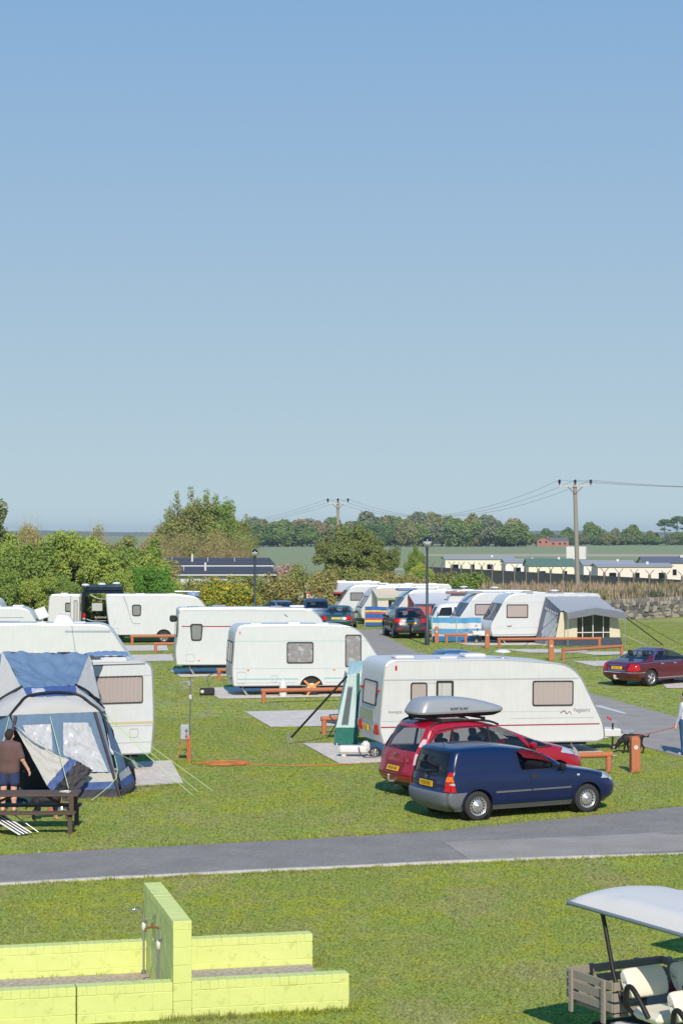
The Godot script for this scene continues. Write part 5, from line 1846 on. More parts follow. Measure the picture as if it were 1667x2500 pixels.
func caravans_right() -> void:
	mats["frame_blue"] = mt("frame_navy", rgb(52, 62, 88), 0.4)
	var win := [[1.30, 1.98, -1.05, -0.22, "blue", 0.06], [1.30, 1.98, -1.98, -1.12, "blue", 0.06]]
	var s := {
		"prof": [[-0.02, 0.38, 0.1], [5.75, 0.38, 0.1], [5.85, 1.2, 0.3], [5.80, 2.58, 0.22], [0.80, 2.55, 0.5], [-0.18, 0.85, 0.35]], "top": 2.56, "wheels": [3.1], "drawbar": -1.0, "steadies": [0.5],
		"wins": [[1.29, 1.69, 1.16, 0.70, 0.05, "pink", 0.05]], "left_wins": [[1.22, 2.06, -0.62, -0.14, "blue", 0.05], [1.22, 2.06, -1.50, -0.70, "blue", 0.05], [1.22, 2.06, -2.06, -1.58, "blue", 0.05]],
		"stripes": [[0.62, 2.12, 5.7, 2.12, 0.014, "stripe_grey"], [-0.02, 0.80, 2.6, 0.84, 0.012, "stripe_grey"], [0.04, 0.46, 2.5, 0.5, 0.02, "grey_plastic"], [0.75, 0.88, 1.0, 0.92, 0.05, "stripe_red"], [0.2, 0.86, 1.2, 1.02, 0.012, "stripe_grey"]],
		"roof": [[1.6, -0.8, 0.7, 0.6, 0.07, "white_plastic"], [2.7, -1.0, 0.7, 0.6, 0.10, "white_plastic"], [4.3, -0.9, 0.6, 0.5, 0.07, "white_plastic"], [2.2, -1.2, 0.5, 0.5, 0.14, "alu"], [3.5, -0.7, 0.5, 0, 0, "dome"]]}
	var near := caravan("white caravan with the grey and beige awning attached", V(7.82, 0, -102.9), 11.0, 0.2, s)
	big_awning(near)
	s = {"prof": nose_left(5.6, 2.5), "top": 2.5, "wheels": [3.0], "wins": [[1.45, 1.66, 1.0, 0.6, 0.06, "pink", 0.04]], "left_wins": win, "drawbar": -1.0, "stripes": [[0.7, 2.1, 5.4, 2.1, 0.014, "stripe_grey"], [0.0, 1.05, 5.4, 1.05, 0.014, "stripe_grey"]], "roof": [[1.1, -0.8, 0.9, 0.7, 0.14, "alu"], [3.2, -0.9, 0.8, 0.6, 0.08, "white_plastic"], [4.4, -0.9, 0.5, 0.5, 0.1, "white_plastic"]]}
	caravan("white caravan with blue front window behind the pale blue windbreak", V(6.15, 0, -105.7), 11.0, 0.0, s)
	s = {"prof": nose_left(5.4, 2.42), "top": 2.42, "wheels": [3.0], "wins": [[2.3, 1.62, 1.0, 0.6, 0.06, "pink", 0.04]], "left_wins": win, "roof": [[0.9, -0.5, 1.2, 0.7, 0.14, "sheet_blue"], [3.0, -0.9, 0.6, 0.6, 0.1, "white_plastic"], [4.4, -1.0, 0.5, 0, 0, "dome"]]}
	var c := caravan("white caravan with grey porch canopy behind the dark car", V(2.95, 0, -114.2), 10.0, 0.0, s)
	canopy("grey porch canopy with a red edged side beside the lamp post", c.transform * T(V(0.85, 0, 0.0)), 3.3, cloth("canopy_grey", rgb(186, 190, 196)), cloth("trim_navy", rgb(66, 76, 98)), cloth("side_red", rgb(196, 96, 84)), true)
	s = {"prof": nose_left(5.2, 2.32, 0.5), "top": 2.32, "wheels": [3.0], "mat": "gel_cream", "wins": [[2.2, 1.55, 0.9, 0.55, 0.05, "white", 0.04]], "left_wins": [[1.05, 1.75, -0.9, -0.2, "white", 0.05], [1.05, 1.75, -1.9, -1.0, "white", 0.05]], "roof": [[2.8, -0.9, 0.6, 0.6, 0.1, "white_plastic"], [4.0, -0.9, 0.9, 0.6, 0.07, "white_plastic"]]}
	c = caravan("cream caravan with beige porch canopy behind the rainbow windbreak", V(1.28, 0, -124.0), 10.0, 0.0, s)
	canopy("beige porch canopy with a green edge behind the rainbow windbreak", c.transform * T(V(0.6, 0, 0.0)), 2.3, cloth("canopy_beige", rgb(204, 190, 168)), cloth("trim_green", rgb(118, 146, 98)), cloth("side_cream", rgb(214, 206, 188)), true)
	s = {"prof": nose_left(5.0, 2.30, 0.55), "top": 2.3, "wheels": [2.6], "wins": [[1.25, 1.62, 0.88, 0.52, 0.05, "grey", 0.04], [3.2, 1.62, 0.7, 0.6, 0.05, "dark", 0.04]], "left_wins": win, "drawbar": -1.0, "stripes": [[0.0, 0.85, 4.9, 0.85, 0.02, "stripe_grey"], [0.0, 0.62, 4.9, 0.62, 0.02, "stripe_grey"]], "roof": [[1.8, -0.9, 0.7, 0.5, 0.08, "white_plastic"], [3.6, -0.9, 0.8, 0.6, 0.12, "white_plastic"]]}
	caravan("small white caravan behind the green car, grey side window", V(-0.25, 0, -128.4), 6.0, 0.0, s)
	s = {"prof": nose_left(6.2, 2.34, 0.7), "top": 2.34, "wheels": [3.4], "wins": [[3.0, 1.6, 1.0, 0.55, 0.05, "dark", 0.04]], "left_wins": [[1.2, 1.9, -1.9, -0.3, "blue", 0.06]], "roof": [[1.7, -0.9, 0.5, 0.5, 0.1, "white_plastic"], [2.6, -0.6, 0.5, 0, 0, "dome"], [3.4, -0.9, 0.7, 0.6, 0.1, "white_plastic"], [5.2, -0.9, 0.6, 0.6, 0.1, "white_plastic"]]}
	c = caravan("white caravan with wide red edged canopy, farthest in the row", V(-3.3, 0, -136.8), 7.0, 0.0, s)
	canopy("wide grey canopy with a red trim over striped awning posts", c.transform * T(V(0.7, 0, 0.0)), 3.4, cloth("canopy_grey2", rgb(190, 192, 196)), cloth("trim_red", rgb(176, 66, 74)), cloth("side_peach", rgb(222, 202, 186)), true)
	s = {"prof": nose_left(5.4, 2.3, 0.5), "top": 2.3, "wheels": [3.0], "wins": [[2.2, 1.6, 1.0, 0.6, 0.05, "grey", 0.04]], "roof": [[0.9, -0.9, 0.7, 0.6, 0.12, "white_plastic"], [2.6, -0.9, 0.6, 0.6, 0.1, "white_plastic"], [4.2, -0.9, 0.6, 0.6, 0.08, "white_plastic"]]}
	caravan("white caravan roof showing above the beige canopy", V(2.0, 0, -131.5), 8.0, 0.0, s)
	s = {"prof": nose_left(5.4, 2.42, 0.2), "top": 2.42, "wheels": [3.0], "mat": "gel_cream", "wins": [[2.6, 1.6, 1.0, 0.6, 0.05, "grey", 0.04]], "roof": [[1.6, -0.9, 0.7, 0.6, 0.1, "white_plastic"], [3.2, -0.8, 0.5, 0, 0, "dome"]]}
	c = caravan("cream white caravan with maroon roof edge behind the camper van", V(5.75, 0, -113.2), 9.0, 0.0, s)
	var mb := MB.new()
	mb.cat(V(1.0, 2.34, 0.12), V(1.7, 0.16, 0.2), 0.04)
	part(c, "awning_case", mb, mt("maroon_case", rgb(150, 112, 112), 0.6))
	camper()
	windbreak("rainbow striped windbreak of blue, yellow and red bands", 1.42, 121.3, 2.0, 2.7, 1.1, [[0.2, rgb(44, 92, 160)], [0.12, rgb(214, 196, 84)], [0.1, rgb(196, 74, 70)], [0.26, rgb(44, 96, 168)], [0.09, rgb(196, 74, 70)], [0.09, rgb(214, 196, 84)], [0.2, rgb(40, 98, 176)]])
	windbreak("long pale blue and white banded windbreak beside the bollards", 4.75, 104.4, -2.0, 2.55, 1.25, [[0.2, rgb(40, 112, 170)], [0.1, rgb(196, 176, 160)], [0.22, rgb(84, 150, 196)], [0.24, rgb(206, 210, 210)], [0.22, rgb(78, 152, 198)]])
	# man behind the beige canopy: only head and shoulders show
	person_simple("person in a white top standing behind the rainbow windbreak", V(3.35, 0, -121.9))

func person_simple(label: String, at: Vector3) -> void:
	var t := thing("person", label, "person", at)
	mi(t, "body", skin([[V(0, 1.60, 0), V(0, 1.68, 0.01), 0.085, 0.08], [V(0, 1.42, 0), V(0, 1.55, 0), 0.055, 0.055], [V(-0.2, 1.36, 0), V(-0.26, 1.08, 0.03), 0.055, 0.045], [V(0.2, 1.36, 0), V(0.26, 1.08, 0.03), 0.055, 0.045], [V(-0.26, 1.08, 0.03), V(-0.2, 0.9, 0.2), 0.042, 0.034], [V(0.26, 1.08, 0.03), V(0.2, 0.9, 0.2), 0.042, 0.034], [V(-0.09, 0.85, 0), V(-0.1, 0.05, 0), 0.09, 0.05], [V(0.09, 0.85, 0), V(0.1, 0.05, 0), 0.09, 0.05], [V(0, 1.3, 0), V(0, 0.9, 0), 0.16, 0.14]], 0.05, 0.024), mt("skin_tan", rgb(196, 148, 124), 0.6))
	mi(t, "shirt", skin([[V(-0.14, 1.36, 0), V(0.14, 1.36, 0), 0.12, 0.12], [V(0, 1.3, 0), V(0, 0.92, 0), 0.185, 0.17], [V(-0.2, 1.38, 0), V(-0.25, 1.14, 0.03), 0.072, 0.065], [V(0.2, 1.38, 0), V(0.25, 1.14, 0.03), 0.072, 0.065]], 0.05, 0.024), mt("shirt_white", rgb(222, 222, 222), 0.9))
	mi(t, "trousers", skin([[V(0, 0.95, 0), V(0, 0.85, 0), 0.16, 0.15], [V(-0.09, 0.85, 0), V(-0.1, 0.06, 0), 0.105, 0.075], [V(0.09, 0.85, 0), V(0.1, 0.06, 0), 0.105, 0.075]], 0.04, 0.024), mt("jeans_dark", rgb(52, 62, 88), 0.9))
	mi(t, "hair", skin([[V(0, 1.70, -0.02), V(0, 1.73, 0.0), 0.085, 0.07]], 0.02, 0.02), mt("hair_dark", rgb(40, 30, 28), 0.8))

func camper() -> void:
	var t := thing("camper_van", "turquoise and white camper van beside the pale windbreak", "camper van", V(4.75, 0, -109.4), deg_to_rad(6))
	# nose at the left: contour levels [y, x left, x right, half width, corner left, corner right]
	var T_ := loft([[0.3, 0.12, 4.2, 0.72, 0.3, 0.2], [0.45, 0.03, 4.27, 0.82, 0.3, 0.2], [0.9, 0.0, 4.28, 0.86, 0.35, 0.2], [1.1, 0.05, 4.27, 0.85, 0.35, 0.2], [1.35, 0.18, 4.22, 0.82, 0.3, 0.25], [1.7, 0.38, 4.14, 0.76, 0.3, 0.3], [1.85, 0.55, 4.0, 0.68, 0.35, 0.4], [1.93, 0.9, 3.6, 0.5, 0.4, 0.4]])
	var q := cut_tris(T_, 0, 1, pv([-1, 0, 6, 0, 6, 1.12, -1, 1.12]), 0.003)
	part(t, "lower_body", to_mb(q[0]), mt("turquoise", rgb(128, 206, 206), 0.35))
	var holes := [["side", pv([0.42, 1.2, 0.62, 1.66, 1.2, 1.68, 1.2, 1.2])], ["side", pv([1.32, 1.2, 1.32, 1.68, 2.5, 1.68, 2.5, 1.2])], ["side", pv([2.62, 1.2, 2.62, 1.68, 3.8, 1.66, 3.8, 1.2])]]
	var body := T_
	for h in holes:
		var c := cut_tris(body, 0, 1, h[1], 0.0)
		body = c[1]
		part(t, "side_window", to_mb(cut_tris(T_, 0, 1, h[1], -0.01)[0]), mats.car_glass)
	var fw := cut_tris(body, 1, -1, pv([-0.66, 1.2, 0.66, 1.2, 0.6, 1.68, -0.6, 1.68]), 0.0)
	body = fw[1]
	part(t, "windscreen", to_mb(cut_tris(T_, 1, -1, pv([-0.66, 1.2, 0.66, 1.2, 0.6, 1.68, -0.6, 1.68]), -0.01)[0]), mats.car_glass)
	part(t, "body", to_mb(body), mats.gel)
	part(t, "front_panel", to_mb(cut_tris(T_, 1, -1, pv([-0.9, 0.2, 0.9, 0.2, 0.9, 1.12, -0.9, 1.12]), 0.003)[0]), mats.turquoise)
	for x in [0.95, 3.35]:
		wheel(t, V(x, 0.32, 0.84), 0.32, 0.2, "slots")
		wheel(t, V(x, 0.32, -0.84), 0.32, 0.2, "slots", -1)
	var m := MB.new()
	m.tube([V(0.5, 1.25, 0.8), V(0.4, 1.3, 0.98)], 0.015)
	m.cat(V(0.38, 1.32, 1.0), V(0.05, 0.22, 0.14), 0.03)
	part(t, "mirror", m, mats.chrome)

func big_awning(c: Node3D) -> void:
	# full awning on the near side of the right caravan, porch hood over its front
	var base := c.transform * T(V(2.75, 0, 0.02))
	var t := thing("awning", "grey and beige caravan awning with clear windows and porch hood", "awning", base.origin, c.rotation.y)
	var grey := cloth("awn_grey", rgb(110, 115, 128))
	var pale := cloth("awn_pale", rgb(156, 160, 166))
	var beige := cloth("awn_beige", rgb(212, 202, 182))
	var skirt := cloth("awn_skirt", rgb(64, 74, 92))
	var L := 3.2
	var Z := 2.4
	sail(t, "roof_sheet", pale, V(0.15, 1.78, Z), V(L - 0.05, 1.78, Z), V(L - 0.3, 2.44, 0), V(0.05, 2.44, 0), 0.05, 0.03, 20, 10)
	# left side, with a clear window hung at a slant
	sail(t, "side_wall", grey, V(-0.55, 0.05, 0.05), V(0.0, 0.05, Z), V(0.15, 1.78, Z), V(0.05, 2.42, 0.02), 0.03, 0.05)
	sail(t, "side_window", mt("vinyl", rgb(176, 184, 190), 0.25), V(-0.38, 0.3, 0.5), V(-0.06, 0.3, Z - 0.35), V(0.07, 1.5, Z - 0.3), V(-0.05, 1.75, 0.6), -0.03, 0.05)
	sail(t, "right_wall", grey, V(L + 0.1, 0.05, Z), V(L + 0.35, 0.05, 0.05), V(L - 0.3, 2.42, 0.02), V(L - 0.05, 1.78, Z), 0.03, 0.04)
	# front: beige wings, hooded window bay in the middle
	for a in [[-0.15, 1.0, 0.12, 0.78], [2.72, L + 0.1, 2.85, L - 0.05]]:
		sail(t, "front_panel", beige, V(a[0], 0.42, Z + 0.02), V(a[1] if a[0] < 0 else a[1], 0.42, Z + 0.02), V(a[1] if a[0] < 0 else a[3], 1.72, Z + 0.02), V(a[2] if a[0] < 0 else a[0], 1.72, Z + 0.02), 0.0, 0.02)
	var m := MB.new()
	m.quad(V(1.0, 0.42, Z - 0.5), V(2.72, 0.42, Z - 0.5), V(2.72, 1.7, Z - 0.5), V(1.0, 1.7, Z - 0.5))
	part(t, "inner_shade", m, mt("awn_inside", rgb(184, 182, 174), 0.9))
	m = MB.new()
	m.at(V(1.86, 1.06, Z), V(1.7, 1.28, 0.01))
	part(t, "front_window", m, mats.pane_dark)
	for x in [1.28, 1.83, 2.38]:
		m = MB.new()
		m.at(V(x, 1.06, Z + 0.02), V(0.045, 1.3, 0.02))
		part(t, "window_bar", m, mats.white_plastic)
	m = MB.new()
	m.at(V(1.86, 0.68, Z + 0.025), V(1.72, 0.045, 0.02))
	part(t, "window_bar", m, mats.white_plastic)
	sail(t, "skirt", skirt, V(-0.2, 0.0, Z + 0.03), V(L + 0.2, 0.0, Z + 0.03), V(L + 0.12, 0.42, Z + 0.02), V(-0.14, 0.42, Z + 0.02), 0.0, 0.03)
	# porch hood with a peaked valance
	for sd in [0, 1]:
		var xa := 0.25 if sd == 0 else 1.75
		var xb := 1.75 if sd == 0 else 3.35
		var ya := 1.72 if sd == 0 else 1.98
		var yb := 1.98 if sd == 0 else 1.72
		sail(t, "porch_roof", pale, V(xa, ya - 0.02, Z + 0.75), V(xb, yb - 0.02, Z + 0.75), V(xb, yb + 0.10, Z - 0.05), V(xa, ya + 0.10, Z - 0.05), 0.03, 0.02)
		sail(t, "valance", grey, V(xa, ya - 0.34 + sd * -0.04, Z + 0.77), V(xb, yb - 0.36, Z + 0.77), V(xb, yb - 0.02, Z + 0.75), V(xa, ya - 0.02, Z + 0.75), 0.0, 0.02)
	m = MB.new()
	for i in 6:
		m.at(V(0.02 - 0.02 * i, 1.62 + 0.045 * i, Z - 0.25 - 0.33 * i), V(0.02, 0.11, 0.17))
	part(t, "check_trim", m, mats.white_plastic)
	for x in [0.28, 3.3]:
		m = MB.new()
		m.tube([V(x, 0, Z + 0.72), V(x, 1.72, Z + 0.74)], 0.018)
		part(t, "pole", m, mats.alu)
	# guy ropes with storm straps
	for a in [[V(0.1, 1.7, Z), V(-2.3, 0.0, Z + 1.4), 0.012], [V(0.1, 1.3, Z), V(-1.4, 0.0, Z + 1.8), 0.008], [V(L, 1.7, Z), V(L + 2.2, 0.0, Z + 0.6), 0.03], [V(L, 1.75, Z), V(L + 3.1, 0.0, Z + 1.0), 0.012], [V(0.05, 0.9, Z), V(-0.9, 0.0, Z + 0.5), 0.008], [V(L + 0.1, 0.6, Z), V(L + 1.4, 0.0, Z + 0.5), 0.008]]:
		m = MB.new()
		m.tube([a[0], a[1]], a[2], a[2], 5)
		part(t, "guy_rope", m, mats.dark_rubber if a[2] > 0.01 else mats.white_plastic)

# ---------------------------------------------------------------- vehicles: plan contours stacked by height, panels cut out of that skin
func level_at(lv: Array, y: float) -> Array:
	var k := 0
	while k < lv.size() - 2 and lv[k + 1][0] < y: k += 1
	var a: Array = lv[k]
	var b: Array = lv[k + 1]
	var p: Array = lv[maxi(k - 1, 0)]
	var q: Array = lv[mini(k + 2, lv.size() - 1)]
	var u := clampf((y - a[0]) / (b[0] - a[0]), 0, 1)
	var o := [y]
	for i in range(1, 6):
		var lin := lerpf(a[i], b[i], u)
		var cub := cubic_interpolate_in_time(a[i], b[i], p[i], q[i], u, b[0] - a[0], minf(p[0] - a[0], -0.01), maxf(q[0] - a[0], b[0] - a[0] + 0.01))
		o.append(lerpf(lin, clampf(cub, minf(a[i], b[i]) - 0.01, maxf(a[i], b[i]) + 0.01), 0.8))
	return o

func contour(l: Array) -> PackedVector3Array:
	var y: float = l[0]
	var xl: float = l[1]
	var xr: float = l[2]
	var w: float = l[3]
	var half := (xr - xl) * 0.5
	var cl := minf(l[4], half * 0.8)
	var cr := minf(l[5], half * 0.8)
	var rz := minf(0.32, w * 0.5)
	var p := PackedVector3Array()
	for i in 4:
		var z := (w - rz) * i / 4.0
		p.append(V(xl + cl * 0.16 * pow(z / w, 2), y, z))
	for i in 6:
		var a := PI * 0.5 * i / 5.0
		p.append(V(xl + cl * (0.12 + 0.88 * (1 - cos(a))), y, w - rz + rz * sin(a)))
	for i in range(1, 16):
		p.append(V(lerpf(xl + cl, xr - cr, i / 16.0), y, w))
	for i in 6:
		var a := PI * 0.5 * (1 - i / 5.0)
		p.append(V(xr - cr * (0.12 + 0.88 * (1 - cos(a))), y, w - rz + rz * sin(a)))
	for i in range(3, -1, -1):
		var z := (w - rz) * i / 4.0
		p.append(V(xr - cr * 0.16 * pow(z / w, 2), y, z))
	var xm := (xl + xr) * 0.5
	var m := p.size()
	for i in m:
		p[i].z *= 1.0 - 0.035 * pow((p[i].x - xm) / maxf(half, 0.01), 2)
	for i in range(m - 2, 0, -1):
		p.append(V(p[i].x, p[i].y, -p[i].z))
	return p

func loft(lv: Array) -> PackedVector3Array:
	# triangles with corner normals: a b c na nb nc
	var ys := []
	for k in lv.size() - 1:
		var cnt := clampi(int(ceil((lv[k + 1][0] - lv[k][0]) / 0.035)), 2, 5)
		for i in cnt: ys.append(lerpf(lv[k][0], lv[k + 1][0], float(i) / cnt))
	ys.append(lv[lv.size() - 1][0])
	var rows := []
	for y in ys: rows.append(contour(level_at(lv, y)))
	var m: int = rows[0].size()
	var acc := []
	for r in rows:
		var z := PackedVector3Array()
		z.resize(m)
		acc.append(z)
	var tris := []
	for j in rows.size() - 1:
		for i in m:
			var i2 := (i + 1) % m
			for t in [[j, i, j + 1, i2, j, i2], [j, i, j + 1, i, j + 1, i2]]:
				var a: Vector3 = rows[t[0]][t[1]]
				var b: Vector3 = rows[t[2]][t[3]]
				var c: Vector3 = rows[t[4]][t[5]]
				var n := -(b - a).cross(c - a)
				if n.length_squared() < 1e-14: continue
				acc[t[0]][t[1]] += n; acc[t[2]][t[3]] += n; acc[t[4]][t[5]] += n
				tris.append(t)
	# outward side of the loop
	var probe: Vector3 = acc[rows.size() / 3][m / 4]
	var flip := probe.z < 0
	var out := PackedVector3Array()
	for t in tris:
		var q := [[t[0], t[1]], [t[2], t[3]], [t[4], t[5]]]
		if not flip: q = [q[0], q[2], q[1]]
		for e in q: out.append(rows[e[0]][e[1]])
		for e in q: out.append(acc[e[0]][e[1]].normalized() * (-1 if flip else 1))
	# closing cap
	for cap in [[rows.size() - 1, 1.0], [0, -1.0]]:
		var row: PackedVector3Array = rows[cap[0]]
		var c := Vector3.ZERO
		for p in row: c += p
		c /= m
		c.y += 0.012 * cap[1]
		for i in m:
			var a := row[i]
			var b := row[(i + 1) % m]
			var n := V(0, cap[1], 0)
			var tri := [c, a, b] if (a - c).cross(b - c).y * cap[1] > 0 else [c, b, a]
			for p in tri: out.append(p)
			for p in 3: out.append(n)
	return out

func cut_tris(T_: PackedVector3Array, axis: int, sgn: int, poly: PackedVector2Array, off: float) -> Array:
	# axis 0: seen from the side (x, y); 1: from the front or back (z, y). Splits into what lies inside the outline and what does not
	var ins := PackedVector3Array()
	var outs := PackedVector3Array()
	var lo := poly[0]
	var hi := poly[0]
	for q in poly:
		lo = lo.min(q); hi = hi.max(q)
	for i in range(0, T_.size(), 6):
		var n := T_[i + 3] + T_[i + 4] + T_[i + 5]
		n = n.normalized()
		var side := absf(n.z) >= absf(n.x) * 0.9
		var ok := (side and n.z * sgn > 0.22) if axis == 0 else (not side and n.x * sgn > 0.1) or (axis == 1 and absf(n.z) < 0.75 and n.x * sgn > 0.3)
		var p := PackedVector2Array()
		if ok:
			var a := Vector2.ONE * 1e6
			var b := -a
			for k in 3:
				var v := T_[i + k]
				var q := Vector2(v.x if axis == 0 else v.z, v.y)
				p.append(q)
				a = a.min(q); b = b.max(q)
			if a.x > hi.x or b.x < lo.x or a.y > hi.y or b.y < lo.y or absf((p[1] - p[0]).cross(p[2] - p[0])) < 1e-7: ok = false
		if not ok:
			outs.append_array(T_.slice(i, i + 6))
			continue
		var inner := Geometry2D.intersect_polygons(p, poly)
		if inner.is_empty():
			outs.append_array(T_.slice(i, i + 6))
			continue
		lift(T_, i, p, inner, ins, off)
		var rest := Geometry2D.clip_polygons(p, poly)
		var holed := false
		for g in rest:
			if Geometry2D.is_polygon_clockwise(g): holed = true
		if holed: outs.append_array(T_.slice(i, i + 6))
		else: lift(T_, i, p, rest, outs, 0.0)
	return [ins, outs]

func lift(T_: PackedVector3Array, i: int, p: PackedVector2Array, polys: Array, into: PackedVector3Array, off: float) -> void:
	var d := (p[1] - p[0]).cross(p[2] - p[0])
	for g in polys:
		var ix := Geometry2D.triangulate_polygon(g)
		for k in range(0, ix.size(), 3):
			var q := [g[ix[k]], g[ix[k + 1]], g[ix[k + 2]]]
			if ((q[1] - q[0]).cross(q[2] - q[0]) > 0) != (d > 0): q = [q[0], q[2], q[1]]
			var ns := []
			for e in q:
				var v: float = ((e - p[0]).cross(p[2] - p[0])) / d
				var w: float = ((p[1] - p[0]).cross(e - p[0])) / d
				var u: float = 1.0 - v - w
				var nn := (T_[i + 3] * u + T_[i + 4] * v + T_[i + 5] * w).normalized()
				into.append(T_[i] * u + T_[i + 1] * v + T_[i + 2] * w + nn * off)
				ns.append(nn)
			for nn in ns: into.append(nn)

func to_mb(T_: PackedVector3Array) -> MB:
	var m := MB.new()
	for i in range(0, T_.size(), 6):
		m.trin(T_[i], T_[i + 1], T_[i + 2], T_[i + 3], T_[i + 4], T_[i + 5])
	return m

func line_poly(pts: Array, w: float) -> PackedVector2Array:
	# a thin band along a polyline [x, y, ...]
	var p := pv(pts)
	var a := PackedVector2Array()
	var b := PackedVector2Array()
	for i in p.size():
		var t := (p[mini(i + 1, p.size() - 1)] - p[maxi(i - 1, 0)]).normalized()
		var n := Vector2(-t.y, t.x) * w * 0.5
		a.append(p[i] + n); b.append(p[i] - n)
	b.reverse()
	a.append_array(b)
	return a

func car(nm: String, label: String, at: Vector3, turn: float, s: Dictionary, cat := "car", group := "") -> Node3D:
	var t := thing(nm, label, cat, at, deg_to_rad(turn), group)
	var T_ := loft(s.levels)
	var body := T_
	var r: float = s.get("wr", 0.30)
	var lv: Array = s.levels
	var w_at: float = level_at(lv, 0.5)[3]
	for wx in s.wheels:
		for sg in [1, -1]:
			body = cut_tris(body, 0, sg, circle(wx, r, r + 0.055, 26), 0.0)[1]
	for q in s.get("side_windows", []):
		for sg in [1, -1]:
			body = cut_tris(body, 0, sg, pv(q), 0.0)[1]
			if s.get("open_window", false) and sg == 1: continue
			var g := part(t, "side_window", to_mb(cut_tris(T_, 0, sg, pv(q), -0.008)[0]), mats[s.get("glass", "car_glass")])
	for q in [["back_window", -1], ["windscreen", 1]]:
		if not s.has(q[0]): continue
		body = cut_tris(body, 1, q[1], pv(s[q[0]]), 0.0)[1]
		part(t, q[0], to_mb(cut_tris(T_, 1, q[1], pv(s[q[0]]), -0.008)[0]), mats[s.get("back_glass", s.get("glass", "car_glass")) if q[1] < 0 else "car_glass"])
	part(t, "body", to_mb(body), s.paint)
	for wx in s.wheels:
		for sg in [1, -1]:
			var m := MB.new()
			m.lathe(Transform3D(Basis(V(1, 0, 0), V(0, 0, sg), V(0, -sg, 0)), V(wx, r, sg * (w_at - 0.30))), [[r + 0.05, 0], [r + 0.05, 0.27]], 22)
			m.lathe(Transform3D(Basis(V(1, 0, 0), V(0, 0, sg), V(0, -sg, 0)), V(wx, r, sg * (w_at - 0.30))), [[0, 0], [r + 0.05, 0.001]], 22)
			part(t, "wheel_arch", m, mats.under)
		wheel(t, V(wx, r, w_at - 0.015), r, 0.19, s.get("rim", "seven"))
		wheel(t, V(wx, r, -w_at + 0.015), r, 0.19, s.get("rim", "seven"), -1)
	for q in s.get("extras", []):
		# [name, axis, sign (0 both), outline, stand-off, material]
		for sg in ([1, -1] if q[2] == 0 else [q[2]]):
			var e: PackedVector3Array = cut_tris(T_, q[1], sg, q[3], q[4])[0]
			if e.size(): part(t, q[0], to_mb(e), mats[q[5]])
	# cabin
	if s.has("cabin"):
		var c: Array = s.cabin   # [x from, x to, floor, half width, seats x ...]
		var m := MB.new()
		m.at(V((c[0] + c[1]) * 0.5, c[2], 0), V(c[1] - c[0], 0.04, c[3] * 2))
		m.cat(V(c[1] - 0.12, c[2] + 0.38, 0), V(0.35, 0.55, c[3] * 2 - 0.05), 0.06)
		part(t, "cabin_floor", m, mats.dark_inside)
		for x in c[4]:
			for z in [-0.36, 0.36]:
				m = MB.new()
				m.cat(V(x, c[2] + 0.22, z), V(0.5, 0.22, 0.5), 0.06)
				m.cbox(T(V(x - 0.27, c[2] + 0.52, z), 0, 0, 0.22), V(0.14, 0.62, 0.48), 0.05)
				m.cbox(T(V(x - 0.37, c[2] + 0.92, z), 0, 0, 0.18), V(0.09, 0.18, 0.26), 0.035)
				part(t, "seat", m, mats.seat_cloth)
		m = MB.new()
		var ring := []
		for i in 17:
			ring.append(V(c[1] - 0.42 + 0.08 * sin(TAU * i / 16), c[2] + 0.56 + 0.17 * sin(TAU * i / 16), 0.36 + 0.18 * cos(TAU * i / 16)))
		m.tube(ring, 0.016, 0.016, 6, false)
		m.tube([V(c[1] - 0.42, c[2] + 0.56, 0.36), V(c[1] - 0.15, c[2] + 0.45, 0.36)], 0.03)
		part(t, "steering_wheel", m, mats.black)
	if s.has("mirror"):
		for sg in [1, -1]:
			var m := MB.new()
			m.cat(V(s.mirror[0], s.mirror[1], sg * (s.mirror[2] + 0.09)), V(0.12, 0.14, 0.19), 0.04)
			m.beam(V(s.mirror[0] + 0.02, s.mirror[1] - 0.05, sg * (s.mirror[2] - 0.06)), V(s.mirror[0] + 0.02, s.mirror[1] - 0.04, sg * (s.mirror[2] + 0.06)), 0.06, 0.05)
			part(t, "door_mirror", m, mats[s.get("mirror_mat", "black")])
	if s.has("plate"):
		var y: float = s.plate[1]
		var x: float = level_at(lv, y)[1]
		var slope: float = (level_at(lv, y + 0.06)[1] - level_at(lv, y - 0.06)[1])
		var xf := face(V(x - 0.012, y, 0), V(0, 0, 1), V(slope, 0.12, 0))
		var m := MB.new()
		m.slab(xf, rrect(0.52, 0.115, 0.012), 0.012, 0.002)
		var pl := part(t, "number_plate", m, mats.plate_yellow)
		letters(pl, s.plate[0], 0.088, mats.ink, xf.translated_local(V(0, 0, 0.014)), 0.003)
	return t

func seam(pts: Array, w := 0.012) -> Array:
	return ["panel_seam", 0, 0, line_poly(pts, w), 0.002, "black"]

func paint(key: String, col: Color, metal := 0.2) -> StandardMaterial3D:
	var m := mt(key, col, 0.32, metal)
	m.clearcoat_enabled = true
	m.clearcoat = 0.6
	m.clearcoat_roughness = 0.04
	return m

